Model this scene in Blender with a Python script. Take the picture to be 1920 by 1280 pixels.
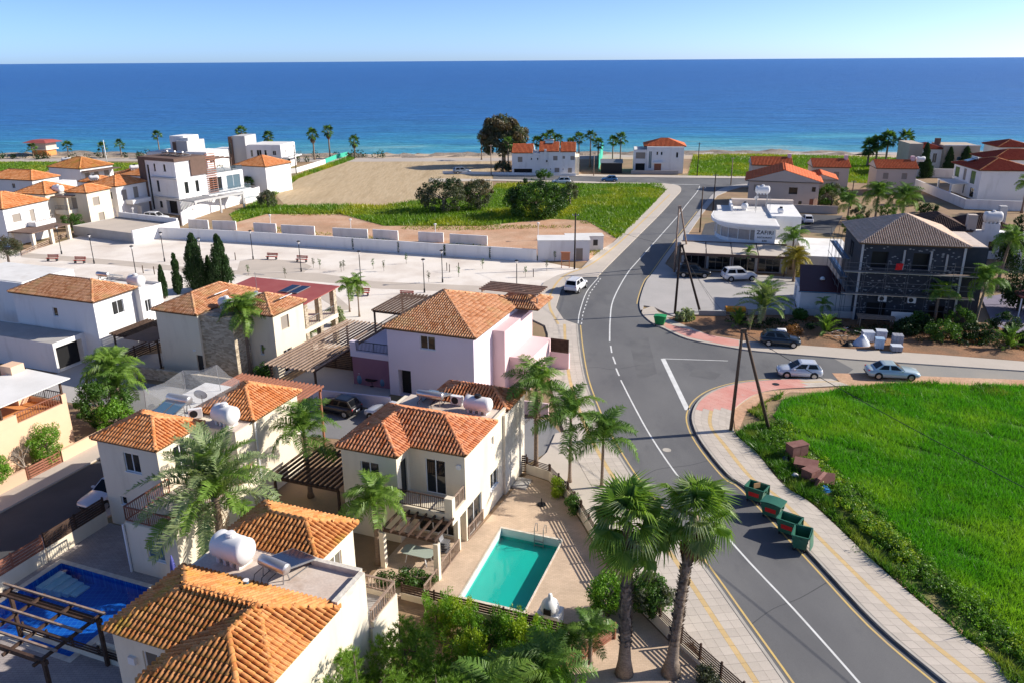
# Coastal village seen from the air: every position below is in metres (x east along the shore, y towards the sea, z up).
import bpy, math, random
import numpy as np
from mathutils import Vector, Matrix
from mathutils.geometry import delaunay_2d_cdt

R = math.radians
for _o in list(bpy.data.objects): bpy.data.objects.remove(_o)
scene = bpy.context.scene
COL = scene.collection

# ---------------------------------------------------------------- camera
cam_d = bpy.data.cameras.new('camera'); cam = bpy.data.objects.new('camera', cam_d); COL.objects.link(cam)
cam_d.sensor_width = 36; cam_d.lens = 28.0; cam_d.clip_start = 0.5; cam_d.clip_end = 90000
_pitch, _roll = R(19.42), R(0.388)
_f = Vector((0, math.cos(_pitch), -math.sin(_pitch))); _u = Vector((0, math.sin(_pitch), math.cos(_pitch))); _r = Vector((1, 0, 0))
_r2 = _r*math.cos(_roll) - _u*math.sin(_roll); _u2 = _u*math.cos(_roll) + _r*math.sin(_roll)
_m = Matrix((_r2, _u2, -_f)).transposed().to_4x4(); _m.translation = Vector((0, 0, 28))
cam.matrix_world = _m
scene.camera = cam

# ---------------------------------------------------------------- sky, sun, exposure
SUN_AZ, SUN_EL = R(8.45), R(29.5)          # sun low over the right-hand side, a little towards the sea
world = bpy.data.worlds.new('World'); scene.world = world; world.use_nodes = True
wn = world.node_tree; wn.nodes.clear()
_out = wn.nodes.new('ShaderNodeOutputWorld'); _bg = wn.nodes.new('ShaderNodeBackground'); _sky = wn.nodes.new('ShaderNodeTexSky')
_sky.sky_type = 'NISHITA'; _sky.sun_disc = False; _sky.sun_elevation = SUN_EL; _sky.sun_rotation = R(90) - SUN_AZ
_sky.altitude = 0; _sky.air_density = 0.35; _sky.dust_density = 0.55; _sky.ozone_density = 4.8
_bg.inputs['Strength'].default_value = 0.148
wn.links.new(_sky.outputs[0], _bg.inputs[0]); wn.links.new(_bg.outputs[0], _out.inputs[0])
sun_d = bpy.data.lights.new('sun', 'SUN'); sun_d.energy = 4.6; sun_d.angle = R(0.5); sun_d.color = (1.0, 0.93, 0.82)
sun = bpy.data.objects.new('sun', sun_d); COL.objects.link(sun)
_dir = Vector((math.cos(SUN_EL)*math.cos(SUN_AZ), math.cos(SUN_EL)*math.sin(SUN_AZ), math.sin(SUN_EL)))
sun.rotation_euler = _dir.to_track_quat('Z', 'Y').to_euler(); sun.location = _dir*200
scene.view_settings.view_transform = 'Standard'; scene.view_settings.look = 'None'
scene.view_settings.exposure = 0.58; scene.view_settings.gamma = 1.0; scene.view_settings.use_curve_mapping = False
scene.render.engine = 'CYCLES'
scene.cycles.max_bounces = 6; scene.cycles.diffuse_bounces = 4; scene.cycles.glossy_bounces = 3; scene.cycles.transparent_max_bounces = 8
scene.cycles.use_denoising = True; scene.cycles.caustics_reflective = False; scene.cycles.caustics_refractive = False

# ---------------------------------------------------------------- materials
def nt(name):
    m = bpy.data.materials.new(name); m.use_nodes = True; t = m.node_tree
    return m, t, t.nodes['Principled BSDF']
def nd(t, typ, **kw):
    n = t.nodes.new(typ)
    for k, v in kw.items(): setattr(n, k, v)
    return n
def c4(c): return (c[0], c[1], c[2], 1)
def mixc(t, fac, a, b, mode='MIX'):
    n = nd(t, 'ShaderNodeMix', data_type='RGBA', blend_type=mode)
    for sock, v in ((n.inputs[0], fac), (n.inputs[6], a), (n.inputs[7], b)):
        if isinstance(v, bpy.types.NodeSocket): t.links.new(v, sock)
        elif isinstance(v, (tuple, list)): sock.default_value = c4(v)
        else: sock.default_value = v
    return n.outputs[2]
def noise(t, vec, scale, detail=4, rough=.55):
    n = nd(t, 'ShaderNodeTexNoise'); n.inputs['Scale'].default_value = scale; n.inputs['Detail'].default_value = detail; n.inputs['Roughness'].default_value = rough
    t.links.new(vec, n.inputs['Vector']); return n.outputs['Fac']
def mrange(t, v, a, b, c=0., d=1.):
    n = nd(t, 'ShaderNodeMapRange'); t.links.new(v, n.inputs[0])
    for i, x in enumerate((a, b, c, d)): n.inputs[i+1].default_value = x
    return n.outputs[0]
def coords(t, stretch=None, rot=0, kind='Object'):
    tc = nd(t, 'ShaderNodeTexCoord'); v = tc.outputs[kind]
    if stretch or rot:
        mp = nd(t, 'ShaderNodeMapping'); t.links.new(v, mp.inputs[0])
        if stretch: mp.inputs['Scale'].default_value = stretch
        mp.inputs['Rotation'].default_value = (0, 0, rot); v = mp.outputs[0]
    return v
def bumpn(t, b, h, strength, dist=.02):
    n = nd(t, 'ShaderNodeBump'); n.inputs['Strength'].default_value = strength; n.inputs['Distance'].default_value = dist
    t.links.new(h, n.inputs['Height']); t.links.new(n.outputs[0], b.inputs['Normal'])
def rnd(t):
    """a random number for each object and each loose piece of a mesh"""
    g = nd(t, 'ShaderNodeNewGeometry'); o = nd(t, 'ShaderNodeObjectInfo'); a = nd(t, 'ShaderNodeMath', operation='ADD')
    t.links.new(g.outputs['Random Per Island'], a.inputs[0]); t.links.new(o.outputs['Random'], a.inputs[1])
    f = nd(t, 'ShaderNodeMath', operation='FRACT'); t.links.new(a.outputs[0], f.inputs[0]); return f.outputs[0]
MATS = {}
def pm(name, c1, c2=None, sc=.6, lo=.35, hi=.65, rough=.85, bump=0, bsc=30, spec=.3, metal=0, isl=0, grain=.10, gsc=40, c3=None, sc3=.15, lo3=.5, hi3=.7, stretch=None, rot=0, bd=.02, coat=0):
    m, t, b = nt(name); v = coords(t, stretch, rot)
    col = c1
    if c2: col = mixc(t, mrange(t, noise(t, v, sc), lo, hi), c1, c2)
    if c3: col = mixc(t, mrange(t, noise(t, v, sc3, 5, .6), lo3, hi3), col, c3)
    if grain:
        g = mrange(t, noise(t, v, gsc, 3), .3, .7, 1-grain, 1+grain)
        cb = nd(t, 'ShaderNodeCombineColor'); [t.links.new(g, cb.inputs[i]) for i in range(3)]
        col = mixc(t, 1.0, col, cb.outputs[0], 'MULTIPLY')
    if isl:
        g = mrange(t, rnd(t), 0, 1, 1-isl, 1+isl)
        cb = nd(t, 'ShaderNodeCombineColor'); [t.links.new(g, cb.inputs[i]) for i in range(3)]
        col = mixc(t, 1.0, col, cb.outputs[0], 'MULTIPLY')
    if isinstance(col, bpy.types.NodeSocket): t.links.new(col, b.inputs['Base Color'])
    else: b.inputs['Base Color'].default_value = c4(col)
    b.inputs['Roughness'].default_value = rough; b.inputs['Specular IOR Level'].default_value = spec; b.inputs['Metallic'].default_value = metal
    if coat: b.inputs['Coat Weight'].default_value = coat; b.inputs['Coat Roughness'].default_value = .05
    if bump: bumpn(t, b, noise(t, v, bsc, 5, .6), bump, bd)
    MATS[name] = m; return m
def tilemat(name, ca, cb_, cc, lich=(.42, .30, .06), lf=.25):
    """terracotta: each tile its own tone, lichen patches along the roof"""
    m, t, b = nt(name); v = coords(t); r = rnd(t)
    rp = nd(t, 'ShaderNodeValToRGB'); t.links.new(r, rp.inputs[0]); e = rp.color_ramp.elements
    e[0].color = c4(ca); e[1].color = c4(cc); x = e.new(.5); x.color = c4(cb_)
    col = mixc(t, mrange(t, noise(t, v, .55, 4, .65), .52, .72, 0, lf*2), rp.outputs[0], lich)
    g = mrange(t, noise(t, v, 14, 4), .3, .7, .82, 1.12)
    k = nd(t, 'ShaderNodeCombineColor'); [t.links.new(g, k.inputs[i]) for i in range(3)]
    col = mixc(t, 1.0, col, k.outputs[0], 'MULTIPLY')
    t.links.new(col, b.inputs['Base Color']); b.inputs['Roughness'].default_value = .85; b.inputs['Specular IOR Level'].default_value = .2
    MATS[name] = m; return m
def leafmat(name, ca, cb_, cc=None, trans=.35, big=.25):
    m, t, b = nt(name); t.nodes.remove(b); out = t.nodes['Material Output']; r = rnd(t); v = coords(t)
    col = mixc(t, r, ca, cb_)
    if cc: col = mixc(t, mrange(t, noise(t, v, big, 3), .48, .66), col, cc)
    d = nd(t, 'ShaderNodeBsdfDiffuse'); tr = nd(t, 'ShaderNodeBsdfTranslucent'); gl = nd(t, 'ShaderNodeBsdfGlossy'); gl.inputs['Roughness'].default_value = .45
    gl.inputs['Color'].default_value = (.5, .5, .5, 1)
    t.links.new(col, d.inputs[0]); t.links.new(mixc(t, 1, col, (1.25, 1.3, .6), 'MULTIPLY'), tr.inputs[0])
    mx = nd(t, 'ShaderNodeMixShader'); mx.inputs[0].default_value = trans; t.links.new(d.outputs[0], mx.inputs[1]); t.links.new(tr.outputs[0], mx.inputs[2])
    m2 = nd(t, 'ShaderNodeMixShader'); m2.inputs[0].default_value = .045; t.links.new(mx.outputs[0], m2.inputs[1]); t.links.new(gl.outputs[0], m2.inputs[2])
    t.links.new(m2.outputs[0], out.inputs[0]); MATS[name] = m; return m
def glassmat(name, col=(.012, .016, .02), rough=.04):
    m, t, b = nt(name); b.inputs['Base Color'].default_value = c4(col); b.inputs['Roughness'].default_value = rough; b.inputs['Specular IOR Level'].default_value = .6
    MATS[name] = m; return m
def watermat(name, tint, fres=.03):
    m, t, b = nt(name); t.nodes.remove(b); out = t.nodes['Material Output']; v = coords(t)
    tr = nd(t, 'ShaderNodeBsdfTransparent'); tr.inputs[0].default_value = c4(tint); gl = nd(t, 'ShaderNodeBsdfGlossy'); gl.inputs['Roughness'].default_value = .02
    lw0 = nd(t, 'ShaderNodeLayerWeight'); lw0.inputs[0].default_value = .5; pw = nd(t, 'ShaderNodeMath', operation='POWER'); t.links.new(lw0.outputs['Facing'], pw.inputs[0]); pw.inputs[1].default_value = 4.0; lw = nd(t, 'ShaderNodeMath', operation='MULTIPLY_ADD'); t.links.new(pw.outputs[0], lw.inputs[0]); lw.inputs[1].default_value = .85; lw.inputs[2].default_value = .02
    bp = nd(t, 'ShaderNodeBump'); bp.inputs['Strength'].default_value = .12; bp.inputs['Distance'].default_value = .02; t.links.new(noise(t, v, 3.5, 3), bp.inputs['Height'])
    t.links.new(bp.outputs[0], gl.inputs['Normal']); t.links.new(bp.outputs[0], lw0.inputs['Normal'])
    mx = nd(t, 'ShaderNodeMixShader'); t.links.new(lw.outputs[0], mx.inputs[0]); t.links.new(tr.outputs[0], mx.inputs[1]); t.links.new(gl.outputs[0], mx.inputs[2])
    t.links.new(mx.outputs[0], out.inputs[0]); MATS[name] = m; return m

def slabmat(name, c1, c2, w, h, joint=(.2, .18, .16), rot=0, off=.5, jw=.02, bump=.4, grain=.1):
    """paving or block pattern finer than can be told apart: brick pattern with joints"""
    m, t, b = nt(name); v = coords(t, None, rot); br = nd(t, 'ShaderNodeTexBrick'); t.links.new(v, br.inputs['Vector'])
    br.offset = off; br.inputs['Scale'].default_value = 1; br.inputs['Brick Width'].default_value = w; br.inputs['Row Height'].default_value = h; br.inputs['Mortar Size'].default_value = jw
    br.inputs['Color1'].default_value = c4(c1); br.inputs['Color2'].default_value = c4(c2); br.inputs['Mortar'].default_value = c4(joint)
    g = mrange(t, noise(t, v, .5, 5, .65), .3, .7, 1-grain*1.6, 1+grain*1.6); k = nd(t, 'ShaderNodeCombineColor'); [t.links.new(g, k.inputs[i]) for i in range(3)]
    col = mixc(t, 1.0, br.outputs['Color'], k.outputs[0], 'MULTIPLY')
    t.links.new(col, b.inputs['Base Color']); b.inputs['Roughness'].default_value = .85; b.inputs['Specular IOR Level'].default_value = .25
    MATS[name] = m; return m

# ---------------------------------------------------------------- object helpers
def tag(o, label=None, cat=None, group=None, kind=None):
    if label: o['label'] = label
    if cat: o['category'] = cat
    if group: o['group'] = group
    if kind: o['kind'] = kind
    return o
def link(name, me, mat=None, parent=None):
    o = bpy.data.objects.new(name, me); COL.objects.link(o)
    if mat is not None and not me.materials: me.materials.append(MATS[mat] if isinstance(mat, str) else mat)
    if parent is not None: o.parent = parent
    return o
def thing(name, label, cat, loc=(0, 0, 0), rz=0, group=None):
    o = bpy.data.objects.new(name, None); COL.objects.link(o); o.empty_display_size = .3
    o.location = loc if len(loc) == 3 else (loc[0], loc[1], 0); o.rotation_euler = (0, 0, rz)
    return tag(o, label, cat, group)
def inst(name, me, parent, loc=(0, 0, 0), rot=(0, 0, 0), scale=(1, 1, 1)):
    o = bpy.data.objects.new(name, me); COL.objects.link(o); o.parent = parent
    o.location = loc; o.rotation_euler = rot; o.scale = scale if isinstance(scale, tuple) else (scale,)*3
    return o
def clone(root, loc, rz, label, scale=None, group=None):
    """copy a thing with its parts and sub-parts"""
    def cp(o, parent):
        c = o.copy(); COL.objects.link(c); c.parent = parent
        for ch in kids[o.name]: cp(ch, c)
        return c
    kids = {}
    def walk(o):
        kids[o.name] = list(o.children)
        for ch in o.children: walk(ch)
    walk(root)
    r = cp(root, None); r.location = loc if len(loc) == 3 else (loc[0], loc[1], 0); r.rotation_euler = (0, 0, rz); r['label'] = label
    if scale: r.scale = (scale,)*3
    if group: r['group'] = group
    return r
class MB:
    def __init__(s, off=(0, 0, 0)): s.v = []; s.f = []; s.o = off
    def add(s, vs, fs):
        b = len(s.v); s.v += [tuple(p) for p in vs]; s.f += [tuple(i+b for i in f) for f in fs]; return s
    def box(s, x0, x1, y0, y1, z0, z1):
        return s.add([(x0, y0, z0), (x1, y0, z0), (x1, y1, z0), (x0, y1, z0), (x0, y0, z1), (x1, y0, z1), (x1, y1, z1), (x0, y1, z1)],
                     [(3, 2, 1, 0), (4, 5, 6, 7), (0, 1, 5, 4), (1, 2, 6, 5), (2, 3, 7, 6), (3, 0, 4, 7)])
    def cbox(s, c, d): return s.box(c[0]-d[0]/2, c[0]+d[0]/2, c[1]-d[1]/2, c[1]+d[1]/2, c[2]-d[2]/2, c[2]+d[2]/2)
    def bar(s, p, q, w, h=None):
        p, q = Vector(p), Vector(q); h = h or w; d = (q-p).normalized()
        a = d.cross(Vector((0, 0, 1)))
        a = Vector((1, 0, 0)) if a.length < 1e-4 else a.normalized()
        u = a.cross(d); a = a*w/2; u = u*h/2
        return s.add([p-a-u, p+a-u, p+a+u, p-a+u, q-a-u, q+a-u, q+a+u, q-a+u], [(0, 1, 2, 3), (7, 6, 5, 4), (4, 5, 1, 0), (5, 6, 2, 1), (6, 7, 3, 2), (7, 4, 0, 3)])
    def tube(s, pts, r, n=8, cap=True):
        pts = [Vector(p) for p in pts]; rs = r if isinstance(r, (list, tuple)) else [r]*len(pts); vs = []; fs = []
        for i, p in enumerate(pts):
            d = (pts[min(i+1, len(pts)-1)] - pts[max(i-1, 0)]).normalized()
            a = d.cross(Vector((0, 0, 1)) if abs(d.z) < .9 else Vector((0, 1, 0))).normalized(); b = d.cross(a)
            vs += [p + (a*math.cos(2*math.pi*k/n) + b*math.sin(2*math.pi*k/n))*rs[i] for k in range(n)]
        for i in range(len(pts)-1):
            for k in range(n): fs.append((i*n+k, i*n+(k+1) % n, (i+1)*n+(k+1) % n, (i+1)*n+k))
        if cap: fs += [tuple(range(n-1, -1, -1)), tuple(range((len(pts)-1)*n, len(pts)*n))]
        return s.add(vs, fs)
    def lathe(s, prof, n=16, c=(0, 0, 0), axis='z'):
        vs = []; fs = []
        for r, z in prof:
            for k in range(n):
                a = 2*math.pi*k/n; p = (r*math.cos(a), r*math.sin(a), z)
                if axis == 'x': p = (p[2], p[0], p[1])
                if axis == 'y': p = (p[0], p[2], p[1])
                vs.append((p[0]+c[0], p[1]+c[1], p[2]+c[2]))
        for i in range(len(prof)-1):
            for k in range(n): fs.append((i*n+k, i*n+(k+1) % n, (i+1)*n+(k+1) % n, (i+1)*n+k))
        return s.add(vs, fs + [tuple(range(n-1, -1, -1)), tuple(range((len(prof)-1)*n, len(prof)*n))])
    def prism(s, poly, z0, z1):
        n = len(poly)
        if sum(poly[i][0]*poly[(i+1) % n][1]-poly[(i+1) % n][0]*poly[i][1] for i in range(n)) < 0: poly = poly[::-1]
        return s.add([(p[0], p[1], z0) for p in poly] + [(p[0], p[1], z1) for p in poly],
                     [tuple(range(n-1, -1, -1)), tuple(range(n, 2*n))] + [(i, (i+1) % n, n+(i+1) % n, n+i) for i in range(n)])
    def quad(s, *p): return s.add(p, [tuple(range(len(p)))])
    def mesh(s, name, smooth=False):
        me = bpy.data.meshes.new(name); ox, oy, oz = s.o
        me.from_pydata([(p[0]-ox, p[1]-oy, p[2]-oz) for p in s.v], [], s.f); me.update()
        if smooth: me.polygons.foreach_set('use_smooth', [True]*len(me.polygons))
        return me
    def build(s, name, mat, parent=None, smooth=False): return link(name, s.mesh(name, smooth), mat, parent)
def npmesh(name, v, f, smooth=False):
    """fast mesh from arrays: v (N,3), f (M,k)"""
    me = bpy.data.meshes.new(name); k = f.shape[1]
    me.vertices.add(len(v)); me.vertices.foreach_set('co', v.astype(np.float32).ravel())
    me.loops.add(f.size); me.loops.foreach_set('vertex_index', f.astype(np.int32).ravel())
    me.polygons.add(len(f)); me.polygons.foreach_set('loop_start', np.arange(0, f.size, k, dtype=np.int32)); me.polygons.foreach_set('loop_total', np.full(len(f), k, dtype=np.int32))
    if smooth: me.polygons.foreach_set('use_smooth', np.ones(len(f), dtype=bool))
    me.update(calc_edges=True); return me
def inpoly(p, poly):
    x, y = p; c = False; j = len(poly)-1
    for i in range(len(poly)):
        if (poly[i][1] > y) != (poly[j][1] > y) and x < (poly[j][0]-poly[i][0])*(y-poly[i][1])/(poly[j][1]-poly[i][1])+poly[i][0]: c = not c
        j = i
    return c
def inpoly_np(P, poly):
    c = np.zeros(len(P), bool); j = len(poly)-1; x, y = P[:, 0], P[:, 1]
    for i in range(len(poly)):
        xi, yi = poly[i]; xj, yj = poly[j]
        if yi != yj: c ^= ((yi > y) != (yj > y)) & (x < (xj-xi)*(y-yi)/(yj-yi)+xi)
        j = i
    return c
def sheet(name, outer, z, mat, holes=(), parent=None, thick=0, kind='structure'):
    """flat sheet or slab with holes"""
    vs = [Vector(p) for p in outer]; es = [(i, (i+1) % len(outer)) for i in range(len(outer))]
    for h in holes:
        b = len(vs); vs += [Vector(p) for p in h]; es += [(b+i, b+(i+1) % len(h)) for i in range(len(h))]
    v2, e2, f2, *_ = delaunay_2d_cdt(vs, es, [], 0, 1e-4)
    mb = MB(); ff = []
    for f in f2:
        c = [sum(v2[i][k] for i in f)/len(f) for k in (0, 1)]
        if inpoly(c, outer) and not any(inpoly(c, h) for h in holes): ff.append(tuple(f))
    mb.add([(p[0], p[1], z) for p in v2], ff)
    if thick:
        for ring in [outer]+list(holes):
            for i in range(len(ring)):
                a, b = ring[i], ring[(i+1) % len(ring)]; mb.quad((a[0], a[1], z-thick), (b[0], b[1], z-thick), (b[0], b[1], z), (a[0], a[1], z))
    o = mb.build(name, mat, parent)
    return tag(o, kind=kind) if kind and parent is None else o
def offset_line(pts, d):
    out = []
    for i, p in enumerate(pts):
        a = Vector(pts[max(i-1, 0)]); b = Vector(pts[min(i+1, len(pts)-1)]); t = (b-a).normalized(); out.append((p[0]-t.y*d, p[1]+t.x*d))
    return out
def resample(pts, step):
    pts = [Vector(p) for p in pts]; out = [pts[0]]; acc = 0
    for a, b in zip(pts, pts[1:]):
        L = (b-a).length; x = step-acc
        while x <= L: out.append(a+(b-a)*x/L); x += step
        acc = (acc+L) % step if L+acc >= step else acc+L
    return [tuple(p) for p in out]
def smooth_line(pts, n=4):
    """Catmull-Rom through the surveyed points"""
    P = [Vector(p) for p in pts]; P = [P[0]*2-P[1]]+P+[P[-1]*2-P[-2]]; out = []
    for i in range(1, len(P)-2):
        for k in range(n):
            t = k/n; a, b, c, d = P[i-1], P[i], P[i+1], P[i+2]
            out.append(tuple(.5*((2*b)+(c-a)*t+(2*a-5*b+4*c-d)*t*t+(3*b-a-3*c+d)*t**3)))
    return out+[tuple(P[-2])]
def strip(name, line, w, z, mat, parent=None, side=0):
    """painted line of width w along a polyline"""
    l = offset_line(line, w/2+side); r = offset_line(line, -w/2+side); mb = MB(); n = len(line)
    mb.add([(p[0], p[1], z) for p in l]+[(p[0], p[1], z) for p in r], [(n+i, n+i+1, i+1, i) for i in range(n-1)])
    return mb.build(name, mat, parent)
A0 = R(-21); CA, SA = math.cos(A0), math.sin(A0)     # the housing block stands turned by 21 degrees
def BW(s, t): return (s*CA-t*SA, s*SA+t*CA)            # block coordinates -> world
def WB(x, y): return (x*CA+y*SA, -x*SA+y*CA)


# ================================================================ materials of the place
pm('soil', (.36, .24, .14), (.27, .18, .11), .25, c3=(.20, .19, .08), sc3=.06, bump=.4, bsc=6, bd=.1)
pm('red_dirt', (.52, .29, .17), (.60, .40, .27), .22, c3=(.40, .24, .14), sc3=.08, bump=.5, bsc=4, bd=.08, grain=.15, gsc=3)
pm('planter_soil', (.36, .18, .09), (.20, .12, .07), .4, lo=.3, hi=.6, bump=.6, bsc=6, bd=.06, grain=.2, gsc=6)
pm('gravel', (.78, .70, .61), (.82, .75, .67), .35, grain=.1, gsc=9, bump=.35, bsc=25, c3=(.62, .53, .45), sc3=.16, lo3=.45, hi3=.72)
pm('path', (.50, .43, .36), (.56, .48, .40), .3, grain=.08, gsc=12, bump=.15)
pm('asphalt', (.125, .124, .127), (.185, .183, .180), .16, lo=.35, hi=.75, grain=.14, gsc=55, rough=.8, bump=.25, bsc=90, c3=(.105, .105, .11), sc3=.3, lo3=.55, hi3=.75, stretch=(1, .45, 1))
pm('old_asphalt', (.27, .26, .24), (.33, .30, .26), .2, grain=.12, gsc=40, rough=.85, bump=.25, bsc=60)
pm('lane_asphalt', (.19, .19, .195), (.24, .235, .235), .25, grain=.12, gsc=40, rough=.85, bump=.25, bsc=60)
pm('dark_asphalt', (.07, .07, .075), (.09, .09, .095), .3, grain=.15, gsc=50)
pm('patch', (.122, .121, .123), (.15, .149, .149), .5, grain=.14, gsc=50)
pm('slab', (.52, .46, .39), (.56, .49, .42), .5, isl=.07, grain=.06, gsc=20)
pm('slab_yellow', (.62, .44, .20), (.58, .42, .22), .5, isl=.06, grain=.06, gsc=20)
pm('slab_joint', (.44, .38, .32), (.48, .42, .35), .5)
pm('slab_red', (.62, .27, .22), (.66, .36, .30), .5, grain=.1, c3=(.55, .42, .36), sc3=.8, lo3=.6, hi3=.8)
pm('kerb', (.50, .46, .40), (.42, .38, .33), .8, grain=.1)
pm('white_paint', (.74, .74, .72), (.62, .62, .60), 1.2, grain=.06)
pm('yellow_paint', (.66, .47, .16), (.58, .42, .2), 1.2, grain=.08)
pm('forecourt', (.40, .38, .36), (.46, .43, .41), .25, grain=.08, gsc=15, bump=.1)
slabmat('terrace_pavers', (.62, .47, .34), (.56, .42, .30), .24, .12, joint=(.46, .34, .25), jw=.008)
slabmat('grey_pavers', (.34, .30, .29), (.40, .35, .33), .3, .15, joint=(.2, .18, .17), jw=.008)
pm('ploughed', (.46, .34, .20), (.52, .40, .25), 1.1, stretch=(1, .12, 1), rot=R(62), grain=.12, gsc=2.5, bump=.5, bsc=3, bd=.1, c3=(.37, .27, .15), sc3=.35, lo3=.5, hi3=.8)
pm('grass_base', (.09, .17, .02), (.14, .22, .03), .3, c3=(.26, .26, .04), sc3=.12, bump=.6, bsc=5, bd=.15)
pm('field_base', (.04, .12, .010), (.09, .18, .02), .3, bump=.5, bsc=5, bd=.15)
pm('bank_soil', (.16, .17, .05), (.10, .15, .02), .5, c3=(.36, .24, .13), sc3=.35, lo3=.55, hi3=.7, bump=.6, bsc=5, bd=.15)
pm('sand', (.56, .44, .32), (.48, .37, .26), .15, grain=.12, gsc=2, bump=.4, bsc=2, bd=.2)
pm('rock', (.26, .21, .17), (.36, .30, .24), .35, c3=(.14, .11, .09), sc3=.15, bump=.9, bsc=2.5, bd=.4)
pm('promenade', (.44, .38, .33), (.48, .42, .37), .1, grain=.06)
pm('white_wall', (.80, .79, .78), (.76, .75, .74), .35, grain=.03, c3=(.66, .64, .62), sc3=.5, lo3=.62, hi3=.85)
pm('concrete', (.44, .42, .40), (.38, .36, .34), .6, grain=.1)
pm('metal_grey', (.32, .32, .33), rough=.45, metal=.6, grain=.05)
pm('metal_dark', (.022, .022, .025), rough=.5, grain=.05)
pm('wood_pole', (.085, .055, .04), (.12, .08, .055), 2, stretch=(8, 8, .5), grain=.15)
pm('wood_pole_dark', (.030, .022, .02), (.045, .03, .025), 2, stretch=(8, 8, .5), grain=.15)

# ================================================================ sea, shore, ground
def sea_material():
    m, t, b = nt('sea'); v = coords(t); g = nd(t, 'ShaderNodeNewGeometry'); sep = nd(t, 'ShaderNodeSeparateXYZ'); t.links.new(g.outputs['Position'], sep.inputs[0])
    n1 = noise(t, coords(t, (.012, .03, 1)), 1, 4)
    d = nd(t, 'ShaderNodeMath', operation='ADD'); t.links.new(sep.outputs['Y'], d.inputs[0]); t.links.new(mrange(t, n1, .3, .7, -45, 45), d.inputs[1])
    x = nd(t, 'ShaderNodeMath', operation='LOGARITHM'); x.inputs[1].default_value = 10; t.links.new(d.outputs[0], x.inputs[0])
    rp = nd(t, 'ShaderNodeValToRGB'); t.links.new(mrange(t, x.outputs[0], math.log10(262), math.log10(6000)), rp.inputs[0]); e = rp.color_ramp.elements
    e[0].position = 0; e[0].color = (.20, .40, .42, 1); e[1].position = 1; e[1].color = (.022, .125, .37, 1)
    for p, c in ((.018, (.07, .31, .39)), (.05, (.03, .23, .38)), (.10, (.022, .17, .38)), (.18, (.018, .13, .36)), (.5, (.018, .11, .34))):
        k = e.new(p); k.color = c4(c)
    # wind streaks and swell bands of slightly darker and lighter water
    n2 = noise(t, coords(t, (.03, .16, 1)), 1, 7, .75)
    gq = mrange(t, n2, .3, .7, .66, 1.34); k = nd(t, 'ShaderNodeCombineColor'); [t.links.new(gq, k.inputs[i]) for i in range(3)]
    col = mixc(t, 1, rp.outputs[0], k.outputs[0], 'MULTIPLY')
    foam = nd(t, 'ShaderNodeMath', operation='MULTIPLY'); t.links.new(mrange(t, sep.outputs['Y'], 262, 276, 1, 0), foam.inputs[0]); t.links.new(mrange(t, noise(t, coords(t, (.08, .5, 1)), 1, 5, .7), .50, .62), foam.inputs[1])
    col = mixc(t, foam.outputs[0], col, (.62, .68, .68))
    t.links.new(col, b.inputs['Base Color']); b.inputs['Roughness'].default_value = .3; b.inputs['Specular IOR Level'].default_value = .12; b.inputs['IOR'].default_value = 1.33
    h = nd(t, 'ShaderNodeMath', operation='ADD'); t.links.new(noise(t, coords(t, (.10, .32, 1)), 1, 5, .65), h.inputs[0]); t.links.new(noise(t, coords(t, (.02, .07, 1)), 1, 4, .6), h.inputs[1])
    bumpn(t, b, h.outputs[0], 1.0, 2.2); MATS['sea'] = m
sea_material()
_mb = MB(); _mb.quad((-40000, 255, -1.3), (40000, 255, -1.3), (40000, 80000, -1.3), (-40000, 80000, -1.3))
tag(_mb.build('sea', 'sea'), kind='structure')

def gridsheet(name, xs, ys, zf, mat):
    X, Y = np.meshgrid(xs, ys); Z = zf(X, Y); n, m = X.shape
    v = np.stack([X.ravel(), Y.ravel(), Z.ravel()], 1); i = np.arange((n-1)*m).reshape(n-1, m)[:, :-1].ravel()
    return tag(link(name, npmesh(name, v, np.stack([i, i+1, i+m+1, i+m], 1), True), mat), kind='structure')
def vnoise(x, y, seed=0):
    """smooth value noise on arrays"""
    xi, yi = np.floor(x).astype(int), np.floor(y).astype(int); fx, fy = x-xi, y-yi; fx, fy = fx*fx*(3-2*fx), fy*fy*(3-2*fy)
    h = lambda a, b: np.modf(np.abs(np.sin(a*127.1+b*311.7+seed*74.7)*43758.5453))[0]
    return (h(xi, yi)*(1-fx)+h(xi+1, yi)*fx)*(1-fy)+(h(xi, yi+1)*(1-fx)+h(xi+1, yi+1)*fx)*fy
SHORE_Y = lambda x: 268-.035*x + 2.5*np.sin(x*.03) + 1.5*np.sin(x*.083+1)
def beachz(x, y):
    d = SHORE_Y(x)-y            # distance inland from the water line
    z = np.clip(-1.3+d*.12, -4, -.03); n = vnoise(x*.12, y*.3, 1)*.55+vnoise(x*.4, y*.7, 2)*.35
    return np.minimum(z+n*np.clip(np.minimum(d+10, 22-d)/8, 0, 1)*.9-.1, -.03+.0*x) + np.where((d > 1) & (d < 16), np.maximum(vnoise(x*.3, y*.4, 5)-.45, 0)*1.6, 0)
gridsheet('beach', np.linspace(-420, 420, 421), np.linspace(248, 300, 60), beachz, 'rock')
sheet('sand_strip', [(-420, 253), (420, 232), (420, 240), (150, 252.5), (0, 258.5), (-150, 262), (-420, 268)], -.006, 'sand')

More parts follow.
